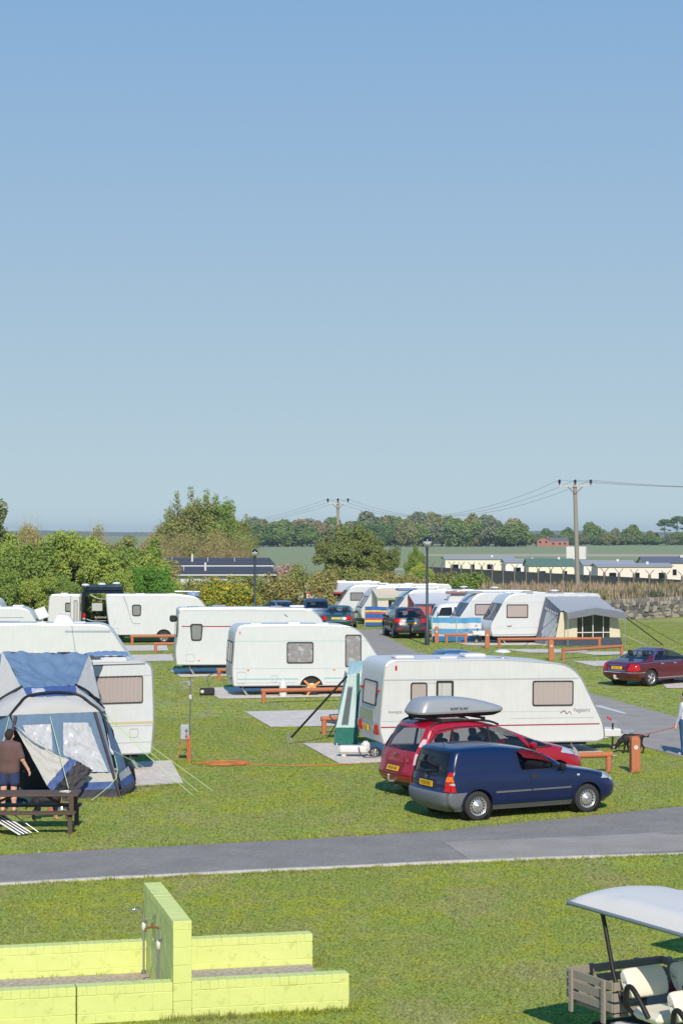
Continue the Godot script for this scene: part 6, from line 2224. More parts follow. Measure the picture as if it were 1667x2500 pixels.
func vehicles() -> void:
	var navy := paint("paint_navy", rgb(5, 24, 70), 0.0)
	var red := paint("paint_red", rgb(158, 8, 36), 0.0)
	var wine := paint("paint_wine", rgb(88, 8, 28), 0.0)
	# ------------ blue panel van
	var lv := [
		[0.20, 0.14, 4.10, 0.74, 0.25, 0.35], [0.30, 0.03, 4.22, 0.81, 0.22, 0.42], [0.45, -0.02, 4.27, 0.845, 0.2, 0.46], [0.56, -0.01, 4.27, 0.855, 0.2, 0.48], [0.62, 0.05, 4.23, 0.855, 0.16, 0.48], [0.72, 0.06, 4.14, 0.852, 0.16, 0.50], [0.80, 0.07, 3.98, 0.846, 0.16, 0.46],
		[0.87, 0.09, 3.66, 0.838, 0.16, 0.38], [0.93, 0.10, 3.28, 0.828, 0.16, 0.32], [0.98, 0.12, 3.02, 0.815, 0.16, 0.30], [1.10, 0.14, 2.82, 0.795, 0.16, 0.30], [1.20, 0.17, 2.62, 0.772, 0.16, 0.30], [1.30, 0.20, 2.38, 0.745, 0.17, 0.32], [1.37, 0.23, 2.12, 0.720, 0.18, 0.36], [1.42, 0.28, 1.82, 0.680, 0.2, 0.40], [1.45, 0.40, 1.55, 0.60, 0.2, 0.3], [1.468, 0.62, 1.3, 0.46, 0.2, 0.25]]
	var s := {
		"levels": lv, "wheels": [0.78, 3.40], "wr": 0.295, "rim": "slots", "paint": navy, "open_window": true, "glass": "car_glass", "back_glass": "car_glass_dark",
		"side_windows": [[1.72, 1.34, 1.80, 0.965, 2.66, 0.965, 2.50, 1.12, 2.30, 1.27, 2.08, 1.345, 1.90, 1.355]],
		"back_window": [-0.66, 0.92, 0.66, 0.92, 0.60, 1.34, -0.60, 1.34], "windscreen": [-0.70, 1.0, 0.70, 1.0, 0.60, 1.33, -0.60, 1.33],
		"mirror": [2.74, 0.99, 0.80], "plate": ["YC03 DDZ", 0.72], "cabin": [1.3, 3.1, 0.30, 0.72, [1.95]],
		"extras": [
			["rub_strip", 0, 0, pv([1.18, 0.535, 2.02, 0.54, 2.02, 0.575, 1.18, 0.575]), 0.014, "grey_plastic"], ["rub_strip", 0, 0, pv([2.045, 0.54, 2.98, 0.545, 2.98, 0.58, 2.045, 0.575]), 0.014, "grey_plastic"],
			["sill", 0, 0, pv([1.13, 0.2, 3.04, 0.2, 3.04, 0.30, 1.13, 0.30]), 0.012, "grey_plastic"],
			["back_bumper", 0, 0, pv([-0.2, 0.2, 0.46, 0.2, 0.42, 0.42, 0.52, 0.58, -0.2, 0.58]), 0.010, "bumper_grey"], ["back_bumper", 1, -1, pv([-1, 0.2, 1, 0.2, 1, 0.58, -1, 0.58]), 0.010, "bumper_grey"],
			["tail_lamp", 0, 0, pv([-0.1, 0.60, 0.26, 0.60, 0.22, 0.80, 0.19, 0.98, -0.1, 0.98]), 0.012, "red_lamp"], ["tail_lamp", 1, -1, pv([0.67, 0.60, 0.9, 0.60, 0.9, 0.98, 0.70, 0.98]), 0.012, "red_lamp"], ["tail_lamp", 1, -1, pv([-0.9, 0.60, -0.67, 0.60, -0.70, 0.98, -0.9, 0.98]), 0.012, "red_lamp"],
			["indicator", 0, 0, pv([-0.1, 0.80, 0.22, 0.80, 0.20, 0.90, -0.1, 0.90]), 0.016, "amber_lamp"], ["indicator", 1, -1, pv([0.68, 0.80, 0.9, 0.80, 0.9, 0.9, 0.69, 0.9]), 0.016, "amber_lamp"], ["reversing_lamp", 0, 0, pv([-0.1, 0.735, 0.24, 0.735, 0.225, 0.775, -0.1, 0.775]), 0.016, "clear_lamp"],
			["headlamp", 0, 0, pv([3.72, 0.70, 4.4, 0.64, 4.4, 0.80, 3.86, 0.84]), 0.010, "clear_lamp"], ["headlamp", 1, 1, pv([0.40, 0.62, 0.8, 0.64, 0.8, 0.80, 0.42, 0.76]), 0.010, "clear_lamp"],
			["door_handle", 0, 0, shift(rrect(0.19, 0.075, 0.03), 2.10, 0.835), 0.012, "dark_rubber"], ["side_repeater", 0, 0, shift(rrect(0.07, 0.035, 0.015), 3.16, 0.80), 0.012, "clear_lamp"],
			["wheel_lip", 0, 0, ring_poly(0.78, 0.295, 0.345, 0.385), 0.010, "paint_navy"], ["wheel_lip", 0, 0, ring_poly(3.40, 0.295, 0.345, 0.385), 0.010, "paint_navy"],
			["fuel_flap", 0, 0, ring_full(0.68, 0.78, 0.075, 0.083), 0.003, "black"],
			seam([1.66, 1.36, 1.72, 1.1, 1.86, 0.9, 2.02, 0.75, 2.03, 0.31]), seam([2.98, 0.32, 3.0, 0.62, 2.9, 0.85, 2.76, 0.95]), seam([0.24, 1.36, 0.15, 1.0, 0.22, 0.62]), seam([2.9, 0.93, 3.4, 0.86, 3.72, 0.79]),
			["window_rubber", 0, 0, line_poly([2.72, 0.955, 2.2, 0.95, 1.77, 0.95, 1.69, 1.35, 1.90, 1.37, 2.12, 1.36, 2.34, 1.28, 2.56, 1.12, 2.72, 0.955], 0.022), 0.004, "black"],
			["back_window_trim", 1, -1, line_poly([-0.68, 0.90, 0.68, 0.90, 0.62, 1.36, -0.62, 1.36, -0.68, 0.90], 0.03), 0.004, "black"], ["plate_recess", 1, -1, line_poly([-0.36, 0.63, 0.36, 0.63, 0.33, 0.81, -0.33, 0.81, -0.36, 0.63], 0.012), 0.003, "black"]]}
	mt("bumper_grey", rgb(104, 108, 116), 0.6)
	var van := car("panel_van", "dark blue panel van parked beside the road", V(1.67, 0, -40.34), 27.0, s, "van")
	var m := MB.new()
	m.tube([V(0.5, 1.43, 0.0), V(0.15, 1.80, 0.0)], 0.006)
	part(van, "aerial", m, mats.black)
	m = MB.new()
	m.at(V(1.52, 0.85, 0), V(0.04, 1.0, 1.4))
	part(van, "bulkhead", m, mats.dark_inside)
	m = MB.new()
	m.tube([V(0.06, 0.93, -0.1), V(0.09, 1.0, 0.3)], 0.012)
	part(van, "back_wiper", m, mats.black)
	m = MB.new()
	m.ring(face(V(0.045, 0.86, 0), V(0, 0, 1), V(0, 1, 0)), circle(0, 0, 0.05, 16), circle(0, 0, 0.038, 16), 0.01)
	m.at(V(0.04, 0.86, 0), V(0.01, 0.012, 0.08))
	part(van, "badge", m, mats.chrome)
	# ------------ red estate with a roof box
	var lm := [
		[0.24, 0.16, 4.42, 0.80, 0.3, 0.4], [0.36, 0.02, 4.55, 0.88, 0.26, 0.5], [0.52, -0.02, 4.59, 0.912, 0.26, 0.55], [0.62, 0.02, 4.58, 0.916, 0.22, 0.56], [0.75, 0.07, 4.50, 0.916, 0.2, 0.56], [0.88, 0.10, 4.30, 0.908, 0.2, 0.52], [0.97, 0.13, 4.02, 0.900, 0.2, 0.48], [1.04, 0.16, 3.72, 0.888, 0.2, 0.42],
		[1.10, 0.19, 3.48, 0.872, 0.2, 0.38], [1.20, 0.24, 3.20, 0.838, 0.2, 0.36], [1.30, 0.30, 2.94, 0.800, 0.2, 0.36], [1.40, 0.35, 2.68, 0.775, 0.2, 0.36], [1.50, 0.41, 2.38, 0.745, 0.2, 0.36], [1.57, 0.48, 2.10, 0.71, 0.22, 0.4], [1.62, 0.60, 1.85, 0.65, 0.25, 0.4], [1.655, 0.85, 1.6, 0.5, 0.2, 0.25]]
	s = {
		"levels": lm, "wheels": [0.98, 3.71], "wr": 0.32, "rim": "five", "paint": red, "back_glass": "car_glass",
		"side_windows": [[0.42, 1.02, 1.02, 1.0, 1.03, 1.45, 0.72, 1.40, 0.52, 1.22], [1.09, 1.0, 1.96, 0.99, 1.94, 1.49, 1.30, 1.49, 1.10, 1.46], [2.02, 0.99, 2.96, 1.0, 2.70, 1.26, 2.42, 1.44, 2.00, 1.49], [3.04, 1.01, 3.50, 1.02, 3.22, 1.14, 2.86, 1.24]],
		"back_window": [-0.72, 1.02, 0.72, 1.02, 0.62, 1.50, -0.62, 1.50], "windscreen": [-0.78, 1.10, 0.78, 1.10, 0.62, 1.52, -0.62, 1.52],
		"mirror": [3.02, 1.06, 0.88], "mirror_mat": "paint_red", "plate": ["WG08 KBX", 0.62], "cabin": [0.5, 3.6, 0.36, 0.78, [1.75, 2.62]],
		"extras": [
			["tail_lamp", 0, 0, pv([-0.1, 0.74, 0.40, 0.80, 0.36, 1.10, 0.40, 1.30, -0.1, 1.30]), 0.010, "tail_clear"], ["tail_lamp", 1, -1, pv([0.72, 0.74, 1, 0.74, 1, 1.28, 0.70, 1.28]), 0.010, "tail_clear"], ["tail_lamp", 1, -1, pv([-1, 0.74, -0.72, 0.74, -0.70, 1.28, -1, 1.28]), 0.010, "tail_clear"],
			["brake_lamp", 0, 0, pv([-0.1, 0.98, 0.37, 0.99, 0.37, 1.12, -0.1, 1.12]), 0.014, "red_lamp"], ["brake_lamp", 1, -1, pv([0.72, 0.98, 1, 0.98, 1, 1.12, 0.71, 1.12]), 0.014, "red_lamp"],
			["bumper_seam", 1, -1, line_poly([-1, 0.50, 1, 0.50], 0.014), 0.003, "black"], ["bumper_lower", 1, -1, pv([-1, 0.22, 1, 0.22, 1, 0.34, -1, 0.34]), 0.006, "black"], ["plate_recess", 1, -1, pv([-0.40, 0.53, 0.40, 0.53, 0.42, 0.76, -0.42, 0.76]), 0.002, "recess_red"],
			["headlamp", 0, 0, pv([3.78, 0.86, 4.6, 0.70, 4.6, 0.82, 4.2, 0.93, 3.92, 0.98]), 0.010, "clear_lamp"], ["headlamp", 1, 1, pv([0.45, 0.72, 0.9, 0.74, 0.9, 0.95, 0.5, 0.84]), 0.010, "clear_lamp"],
			["window_rubber", 0, 0, line_poly([0.38, 1.0, 1.05, 0.98, 2.0, 0.97, 3.6, 1.0, 3.3, 1.14, 2.98, 1.27, 2.74, 1.40, 2.44, 1.50, 2.0, 1.52, 1.2, 1.52, 0.75, 1.46, 0.48, 1.24, 0.38, 1.0], 0.025), 0.004, "black"],
			["door_pillar", 0, 0, pv([1.03, 1.0, 1.09, 1.0, 1.10, 1.48, 1.03, 1.47]), 0.005, "black"], ["door_pillar", 0, 0, pv([1.96, 0.99, 2.02, 0.99, 2.0, 1.5, 1.94, 1.5]), 0.005, "black"],
			seam([1.06, 1.0, 1.08, 0.8, 1.30, 0.55, 1.34, 0.34]), seam([1.99, 0.98, 2.0, 0.34]), seam([3.1, 1.0, 3.15, 0.6, 3.1, 0.34]), ["door_handle", 0, 0, shift(rrect(0.2, 0.05, 0.02), 1.36, 0.92), 0.012, "paint_red"], ["door_handle", 0, 0, shift(rrect(0.2, 0.05, 0.02), 2.22, 0.91), 0.012, "paint_red"]]}
	mt("tail_clear", rgb(226, 190, 194), 0.1, 0.1)
	mt("recess_red", rgb(120, 14, 30), 0.4)
	var est := car("estate_car", "red estate car with grey roof box behind the blue van", V(1.12, 0, -43.72), 27.0, s)
	for sg in [1, -1]:
		m = MB.new()
		m.tube(smooth_path([V(0.55, 1.50, sg * 0.66), V(0.72, 1.62, sg * 0.66), V(1.3, 1.66, sg * 0.66), V(2.0, 1.62, sg * 0.66), V(2.3, 1.53, sg * 0.66)], 4), 0.026, 0.026, 7)
		part(est, "roof_rail", m, mats.dark_rubber)
	m = MB.new()
	for k in 2:
		for sg in [1, -1]:
			m.beam(V(0.07, 0.90 + k * 0.045, 0), V(0.09, 0.86 + k * 0.045, sg * 0.075), 0.012, 0.022, 0.0, V(-1, 0, 0))
	part(est, "badge", m, mats.chrome)
	letters(est, "C4", 0.1, mats.chrome, face(V(0.075, 0.83, 0.52), V(0, 0, 1), V(0, 1, 0)))
	m = MB.new()
	m.tube(smooth_path([V(0.2, 0.34, 0), V(-0.08, 0.34, 0), V(-0.10, 0.44, 0)], 3), 0.025)
	m.lathe(T(V(-0.10, 0.44, 0)), [[0.02, 0], [0.03, 0.02], [0.025, 0.05], [0, 0.06]], 10)
	part(est, "tow_bar", m, mats.alu)
	m = MB.new()
	m.tube([V(0.15, 1.04, 0.15), V(0.2, 1.08, -0.35)], 0.014)
	part(est, "back_wiper", m, mats.black)
	roof_box(est)
	# ------------ wine red saloon at right
	var ls := [
		[0.22, 0.2, 4.55, 0.76, 0.35, 0.4], [0.34, 0.03, 4.70, 0.855, 0.3, 0.5], [0.5, -0.02, 4.76, 0.885, 0.3, 0.55], [0.62, 0.0, 4.74, 0.89, 0.3, 0.55], [0.74, 0.04, 4.62, 0.886, 0.3, 0.5], [0.84, 0.10, 4.25, 0.876, 0.3, 0.42], [0.90, 0.22, 3.85, 0.862, 0.32, 0.36], [0.95, 0.48, 3.52, 0.845, 0.32, 0.34],
		[0.99, 0.74, 3.36, 0.825, 0.32, 0.34], [1.08, 0.94, 3.14, 0.785, 0.32, 0.34], [1.18, 1.15, 2.90, 0.735, 0.32, 0.34], [1.28, 1.40, 2.62, 0.68, 0.34, 0.36], [1.35, 1.65, 2.36, 0.62, 0.36, 0.38], [1.39, 1.88, 2.14, 0.5, 0.3, 0.3]]
	s = {
		"levels": ls, "wheels": [0.98, 3.72], "wr": 0.315, "rim": "five", "paint": wine,
		"side_windows": [[1.16, 0.97, 1.98, 0.96, 1.98, 1.30, 1.62, 1.28, 1.36, 1.15], [2.05, 0.96, 3.02, 0.96, 2.72, 1.16, 2.46, 1.28, 2.05, 1.30]],
		"back_window": [-0.70, 1.0, 0.70, 1.0, 0.56, 1.30, -0.56, 1.30], "windscreen": [-0.72, 1.0, 0.72, 1.0, 0.58, 1.30, -0.58, 1.30], "mirror": [2.95, 0.98, 0.84], "mirror_mat": "paint_wine", "plate": ["W307 JNL", 0.70], "cabin": [0.9, 3.4, 0.30, 0.74, [1.55, 2.45]],
		"extras": [
			["chrome_strip", 0, 0, line_poly([-0.2, 0.535, 0.62, 0.54], 0.03), 0.010, "chrome"], ["chrome_strip", 1, -1, line_poly([-1, 0.535, 1, 0.535], 0.03), 0.010, "chrome"], ["chrome_sill", 0, 0, line_poly([1.36, 0.32, 3.34, 0.32], 0.03), 0.010, "chrome"], ["waist_line", 0, 0, line_poly([0.3, 0.86, 1.1, 0.90, 3.4, 0.89], 0.012), 0.006, "chrome"],
			["tail_lamp", 0, 0, pv([-0.1, 0.60, 0.34, 0.62, 0.30, 0.84, -0.1, 0.84]), 0.010, "red_lamp"], ["tail_lamp", 1, -1, pv([0.52, 0.60, 0.95, 0.60, 0.95, 0.84, 0.58, 0.84]), 0.010, "red_lamp"], ["tail_lamp", 1, -1, pv([-0.95, 0.60, -0.52, 0.60, -0.58, 0.84, -0.95, 0.84]), 0.010, "red_lamp"],
			["plate_chrome", 1, -1, line_poly([-0.40, 0.60, 0.40, 0.60, 0.42, 0.80, -0.42, 0.80, -0.40, 0.60], 0.02), 0.008, "chrome"],
			["window_chrome", 0, 0, line_poly([1.08, 0.95, 2.0, 0.945, 3.12, 0.945, 2.76, 1.18, 2.48, 1.31, 2.0, 1.325, 1.58, 1.30, 1.32, 1.16, 1.08, 0.95], 0.018), 0.005, "chrome"], ["door_pillar", 0, 0, pv([1.98, 0.96, 2.05, 0.96, 2.05, 1.30, 1.98, 1.30]), 0.004, "black"],
			["back_window_trim", 1, -1, line_poly([-0.71, 0.99, 0.71, 0.99, 0.57, 1.31, -0.57, 1.31, -0.71, 0.99], 0.02), 0.004, "chrome"],
			seam([1.30, 0.92, 1.34, 0.7, 1.40, 0.34]), seam([2.02, 0.92, 2.04, 0.34]), seam([3.16, 0.92, 3.2, 0.34]), ["door_handle", 0, 0, shift(rrect(0.18, 0.04, 0.015), 1.58, 0.84), 0.012, "chrome"], ["door_handle", 0, 0, shift(rrect(0.18, 0.04, 0.015), 2.30, 0.84), 0.012, "chrome"]]}
	var sal := car("saloon_car", "wine red saloon with chrome trim parked at right", V(10.29, 0, -74.62), 40.0, s)
	m = MB.new()
	m.tube(smooth_path([V(0.2, 0.30, 0), V(-0.10, 0.30, 0), V(-0.12, 0.42, 0)], 3), 0.025)
	m.cat(V(-0.08, 0.36, -0.02), V(0.03, 0.16, 0.14), 0.01)
	part(sal, "tow_bar", m, mats.kerb)
	# ------------ green saloon seen from behind, over the caravan roofs
	var s2 := s.duplicate()
	s2.paint = paint("paint_green", rgb(26, 72, 58))
	s2.mirror_mat = "paint_green"
	s2.plate = ["AV05 WTS", 0.70]
	car("saloon_car", "dark green saloon seen from behind above the caravan roofs", V(-0.32, 0, -117.0), 84.0, s2)
	var s3 := s.duplicate()
	s3.paint = paint("paint_silver", rgb(132, 142, 158), 0.5)
	s3.mirror_mat = "paint_silver"
	s3.erase("plate")
	car("saloon_car", "silver blue car roof behind the maroon lined caravan", V(-2.9, 0, -126.0), 120.0, s3)
	# ------------ dark four by four
	var lk := [
		[0.32, 0.14, 4.5, 0.80, 0.3, 0.4], [0.45, 0.02, 4.62, 0.90, 0.28, 0.5], [0.62, -0.02, 4.67, 0.935, 0.28, 0.55], [0.80, 0.02, 4.62, 0.94, 0.24, 0.55], [0.95, 0.08, 4.40, 0.93, 0.22, 0.5], [1.05, 0.12, 3.95, 0.915, 0.22, 0.42], [1.12, 0.15, 3.5, 0.895, 0.22, 0.36], [1.22, 0.22, 3.2, 0.86, 0.22, 0.36], [1.35, 0.34, 2.9, 0.81, 0.22, 0.36], [1.48, 0.46, 2.58, 0.76, 0.24, 0.36], [1.58, 0.58, 2.25, 0.70, 0.28, 0.4], [1.65, 0.74, 1.95, 0.6, 0.3, 0.4], [1.68, 1.0, 1.6, 0.4, 0.2, 0.2]]
	s = {
		"levels": lk, "wheels": [0.98, 3.68], "wr": 0.36, "rim": "five", "paint": paint("paint_slate", rgb(34, 42, 56)), "glass": "car_glass",
		"side_windows": [[0.62, 1.12, 1.05, 1.10, 1.08, 1.42, 0.80, 1.40], [1.12, 1.10, 1.98, 1.08, 1.96, 1.52, 1.15, 1.50], [2.04, 1.08, 3.05, 1.08, 2.66, 1.40, 2.3, 1.52, 2.04, 1.53]],
		"back_window": [-0.74, 1.16, 0.74, 1.16, 0.62, 1.50, -0.62, 1.50], "windscreen": [-0.78, 1.14, 0.78, 1.14, 0.62, 1.52, -0.62, 1.52], "mirror": [3.0, 1.16, 0.88], "plate": ["ET60 EAP", 0.86], "cabin": [0.6, 3.5, 0.42, 0.78, [1.75, 2.6]],
		"extras": [
			["tail_lamp", 0, 0, pv([-0.1, 0.86, 0.36, 0.90, 0.42, 1.12, -0.1, 1.10]), 0.012, "red_lamp"], ["tail_lamp", 1, -1, pv([0.50, 0.88, 1, 0.88, 1, 1.12, 0.54, 1.08]), 0.012, "red_lamp"], ["tail_lamp", 1, -1, pv([-1, 0.88, -0.50, 0.88, -0.54, 1.08, -1, 1.12]), 0.012, "red_lamp"],
			["chrome_bar", 1, -1, pv([-0.46, 0.96, 0.46, 0.96, 0.46, 1.0, -0.46, 1.0]), 0.014, "chrome"], ["brake_lamp", 1, -1, shift(rrect(0.34, 0.03, 0.01), 0, 1.545), 0.012, "red_lamp"],
			["bumper_lower", 1, -1, pv([-1, 0.3, 1, 0.3, 1, 0.64, -1, 0.64]), 0.008, "bumper_dark"], ["bumper_lower", 0, 0, pv([-0.2, 0.3, 0.5, 0.3, 0.5, 0.62, -0.2, 0.62]), 0.008, "bumper_dark"], ["reflector", 1, -1, shift(rrect(0.24, 0.09, 0.03), 0.66, 0.56), 0.016, "red_lamp"], ["reflector", 1, -1, shift(rrect(0.24, 0.09, 0.03), -0.66, 0.56), 0.016, "red_lamp"], ["sill", 0, 0, pv([1.3, 0.3, 3.3, 0.3, 3.3, 0.42, 1.3, 0.42]), 0.01, "bumper_dark"]]}
	mt("bumper_dark", rgb(60, 64, 70), 0.6)
	var suv := car("four_by_four", "dark slate four by four seen from behind at the lamp post", V(3.79, 0, -107.5), 98.6, s)
	for sg in [1, -1]:
		m = MB.new()
		m.tube(smooth_path([V(0.7, 1.62, sg * 0.66), V(0.9, 1.70, sg * 0.66), V(2.0, 1.69, sg * 0.66), V(2.2, 1.60, sg * 0.66)], 4), 0.022, 0.022, 6)
		part(suv, "roof_rail", m, mats.alu)
	m = MB.new()
	m.tube(smooth_path([V(0.2, 0.44, 0), V(-0.10, 0.44, 0), V(-0.12, 0.56, 0)], 3), 0.03)
	m.lathe(T(V(-0.12, 0.56, 0)), [[0.02, 0], [0.035, 0.02], [0.03, 0.05], [0, 0.06]], 10)
	part(suv, "tow_bar", m, mats.chrome)
	# ------------ further cars: an estate behind the green one and a blue hatchback behind the cream caravan
	var s4 := {"levels": lm, "wheels": [0.98, 3.71], "wr": 0.32, "paint": paint("paint_blue", rgb(58, 78, 104), 0.4), "glass": "car_glass_dark", "side_windows": [[0.5, 1.02, 1.02, 1.0, 1.03, 1.45, 0.75, 1.40], [1.09, 1.0, 1.96, 0.99, 1.94, 1.49, 1.10, 1.46], [2.02, 0.99, 2.96, 1.0, 2.42, 1.44, 2.00, 1.49]], "back_window": [-0.72, 1.02, 0.72, 1.02, 0.62, 1.46, -0.62, 1.46], "windscreen": [-0.78, 1.10, 0.78, 1.10, 0.62, 1.52, -0.62, 1.52], "cabin": [0.5, 3.6, 0.36, 0.78, [1.75, 2.62]]}
	var e2 := car("estate_car", "blue grey estate car seen from behind, beside the red edged canopy", V(-1.50, 0, -126.4), 100.0, s4)
	e2.scale = V(1, 0.93, 1)
	var s5 := s4.duplicate()
	s5.paint = paint("paint_sky", rgb(70, 104, 140), 0.4)
	var hb := car("hatchback_car", "mid blue car whose roof shows above the cream caravan", V(3.15, 0, -73.0), 12.0, s5)
	hb.scale = V(0.75, 0.89, 1)

func ring_poly(x: float, y: float, r0: float, r1: float) -> PackedVector2Array:
	# upper arch band
	var p := PackedVector2Array()
	for i in 15: p.append(Vector2(x + cos(PI * i / 14.0) * r1, y + sin(PI * i / 14.0) * r1))
	for i in 15: p.append(Vector2(x - cos(PI * i / 14.0) * r0, y + sin(PI * i / 14.0) * r0))
	return p

func ring_full(x: float, y: float, r0: float, r1: float) -> PackedVector2Array:
	var p := PackedVector2Array()
	for i in 23: p.append(Vector2(x + cos(TAU * i / 22.5) * r1, y + sin(TAU * i / 22.5) * r1))
	for i in 23: p.append(Vector2(x + cos(-TAU * i / 22.5 + TAU * 22 / 22.5) * r0, y + sin(-TAU * i / 22.5 + TAU * 22 / 22.5) * r0))
	return p

func roof_box(est: Node3D) -> void:
	var t := thing("roof_box", "long silver grey roof box on the red estate car", "roof box", est.transform * V(0.36, 1.69, 0.12), est.rotation.y)
	t.scale = V(1, 1.12, 1)
	var lid := loft([[0.10, 0.0, 2.30, 0.42, 0.2, 0.55], [0.14, -0.01, 2.31, 0.43, 0.2, 0.55], [0.17, 0.01, 2.27, 0.42, 0.2, 0.55], [0.24, 0.05, 2.05, 0.40, 0.2, 0.5], [0.31, 0.10, 1.75, 0.37, 0.2, 0.45], [0.37, 0.17, 1.42, 0.33, 0.2, 0.4], [0.405, 0.30, 1.1, 0.24, 0.15, 0.3]])
	part(t, "lid", to_mb(lid), mt("box_silver", rgb(160, 164, 168), 0.35, 0.2))
	var low := loft([[0.02, 0.12, 2.12, 0.34, 0.2, 0.5], [0.06, 0.05, 2.24, 0.39, 0.2, 0.5], [0.098, 0.01, 2.28, 0.41, 0.2, 0.5]])
	part(t, "base", to_mb(low), mats.black)
	letters(t, "MONT BLANC", 0.075, mats.ink, T(V(1.02, 0.185, 0.428)))
	for x in [0.45, 1.55]:
		var m := MB.new()
		m.at(V(x, 0.0, -0.12), V(0.06, 0.04, 1.36))
		m.at(V(x, -0.02, 0.54), V(0.08, 0.08, 0.06))
		m.at(V(x, -0.02, -0.78), V(0.08, 0.08, 0.06))
		part(t, "crossbar", m, mats.black)

# ---------------------------------------------------------------- blue and grey awning
func poly_cloth(par: Node, nm: String, m: Material, pts: Array, z: float) -> void:
	# flat cloth outline in the awning's front plane, leaning back with height
	var mb := MB.new()
	var p := pv(pts)
	var ix := Geometry2D.triangulate_polygon(p)
	for i in range(0, ix.size(), 3):
		var q := [p[ix[i]], p[ix[i + 1]], p[ix[i + 2]]]
		if (q[1] - q[0]).cross(q[2] - q[0]) < 0: q = [q[0], q[2], q[1]]
		var w := []
		for e in q: w.append(V(e.x, e.y, z - 0.35 * maxf(e.y - 0.1, 0.0) / 1.76))
		mb.tri(w[0], w[1], w[2])
	part(par, nm, mb, m)

func tent() -> void:
	var t := thing("awning", "blue and pale grey tent awning with an open door flap", "awning", V(-4.83, 0, -43.4), deg_to_rad(24))
	var blue := cloth("tent_blue", rgb(98, 124, 154), 0.75)
	var royal := cloth("tent_royal", rgb(66, 90, 146), 0.7)
	var pale := cloth("tent_pale", rgb(182, 182, 180), 0.75)
	var dark := cloth("tent_dark", rgb(66, 64, 72), 0.85)
	var vinyl := mt("tent_vinyl", rgb(190, 192, 200), 0.22)
	var black: Material = mats.black
	var lean := func(x: float, y: float, z := 0.0) -> Vector3: return V(x, y, z - 0.35 * maxf(y - 0.1, 0.0) / 1.76)
	# front wall, right of the door
	sail(t, "mud_wall", dark, V(-1.62, 0.0, 0.06), V(0.03, 0.0, 0.03), lean.call(0.0, 0.2), lean.call(-1.55, 0.22), 0.02, 0.05, 20, 4)
	sail(t, "lower_band", royal, lean.call(-1.55, 0.22), lean.call(0.0, 0.2), lean.call(-0.03, 0.36), lean.call(-1.52, 0.38), 0.0, 0.02, 20, 4)
	sail(t, "pale_band", pale, lean.call(-1.52, 0.38), lean.call(-0.03, 0.36), lean.call(-0.07, 0.55), lean.call(-1.5, 0.57), 0.0, 0.015, 20, 4)
	sail(t, "front_wall", blue, lean.call(-1.5, 0.57), lean.call(-0.07, 0.55), lean.call(-0.32, 1.86), lean.call(-1.42, 1.86), 0.02, 0.03, 16, 14)
	sail(t, "front_wall", blue, lean.call(-2.24, 1.56), lean.call(-1.5, 0.57), lean.call(-1.42, 1.86), lean.call(-2.32, 1.86), 0.0, 0.02, 14, 12)
	sail(t, "front_wall", blue, lean.call(-3.0, 0.02), lean.call(-2.66, 0.02), lean.call(-2.26, 1.62), lean.call(-2.36, 1.86), 0.0, 0.02, 6, 12)
	sail(t, "clear_window", vinyl, lean.call(-1.22, 0.62, 0.03), lean.call(-0.24, 0.57, 0.03), lean.call(-0.62, 1.64, 0.03), lean.call(-1.19, 1.66, 0.03), 0.0, 0.05, 34, 34)
	sail(t, "clear_window", vinyl, lean.call(-1.95, 1.25, 0.03), lean.call(-1.43, 0.75, 0.03), lean.call(-1.46, 1.64, 0.03), lean.call(-2.08, 1.64, 0.03), 0.0, 0.035, 22, 22)
	# door flap folded outwards
	sail(t, "door_flap", pale, V(-1.66, 0.36, 0.16), V(-1.14, 0.92, 0.10), V(-1.34, 1.0, 0.02), V(-2.27, 1.66, -0.28), 0.0, 0.06, 18, 14)
	sail(t, "door_flap_band", royal, V(-1.56, 0.24, 0.2), V(-0.98, 0.87, 0.14), V(-1.14, 0.93, 0.11), V(-1.67, 0.38, 0.17), 0.0, 0.04, 14, 6)
	sail(t, "door_flap_hem", dark, V(-1.55, 0.22, 0.2), V(-1.0, 0.22, 0.24), V(-0.66, 0.66, 0.2), V(-0.98, 0.87, 0.15), 0.0, 0.10, 16, 14)
	var mb := MB.new()
	mb.tube(smooth_path([V(-2.27, 1.66, -0.27), V(-1.9, 1.28, -0.12), V(-1.34, 1.0, 0.03), V(-1.12, 0.93, 0.12)], 5), 0.022, 0.022, 6)
	part(t, "flap_edging", mb, blue)
	# rounded roof over the front, in panels
	sail(t, "roof_panel", pale, lean.call(-2.34, 1.86), lean.call(-0.30, 1.86), V(-0.74, 2.2, -0.72), V(-1.85, 2.2, -0.72), -0.10, 0.02, 20, 10)
	sail(t, "roof_panel", royal, V(-1.85, 2.2, -0.72), V(-0.74, 2.2, -0.72), V(-0.58, 2.36, -1.4), V(-1.78, 2.36, -1.4), -0.08, 0.03, 16, 8)
	sail(t, "roof_window", vinyl, V(-1.74, 2.23, -0.78), V(-1.32, 2.23, -0.78), V(-1.26, 2.355, -1.2), V(-1.64, 2.355, -1.2), -0.06, 0.03, 10, 6)
	sail(t, "roof_panel", pale, V(-0.30, 1.86, -0.36), V(0.16, 1.78, -1.5), V(-0.58, 2.36, -1.4), V(-0.74, 2.2, -0.72), -0.06, 0.02, 12, 8)
	sail(t, "roof_panel", pale, V(-2.95, 1.70, -1.4), V(-2.34, 1.86, -0.36), V(-1.85, 2.2, -0.72), V(-1.78, 2.36, -1.4), -0.08, 0.02, 12, 8)
	# high tunnel reaching up over the caravan
	sail(t, "tunnel_panel", blue, V(-1.80, 2.34, -1.42), V(-0.56, 2.34, -1.42), V(0.22, 2.95, -3.0), V(-1.82, 3.06, -3.0), 0.10, 0.10, 26, 18)
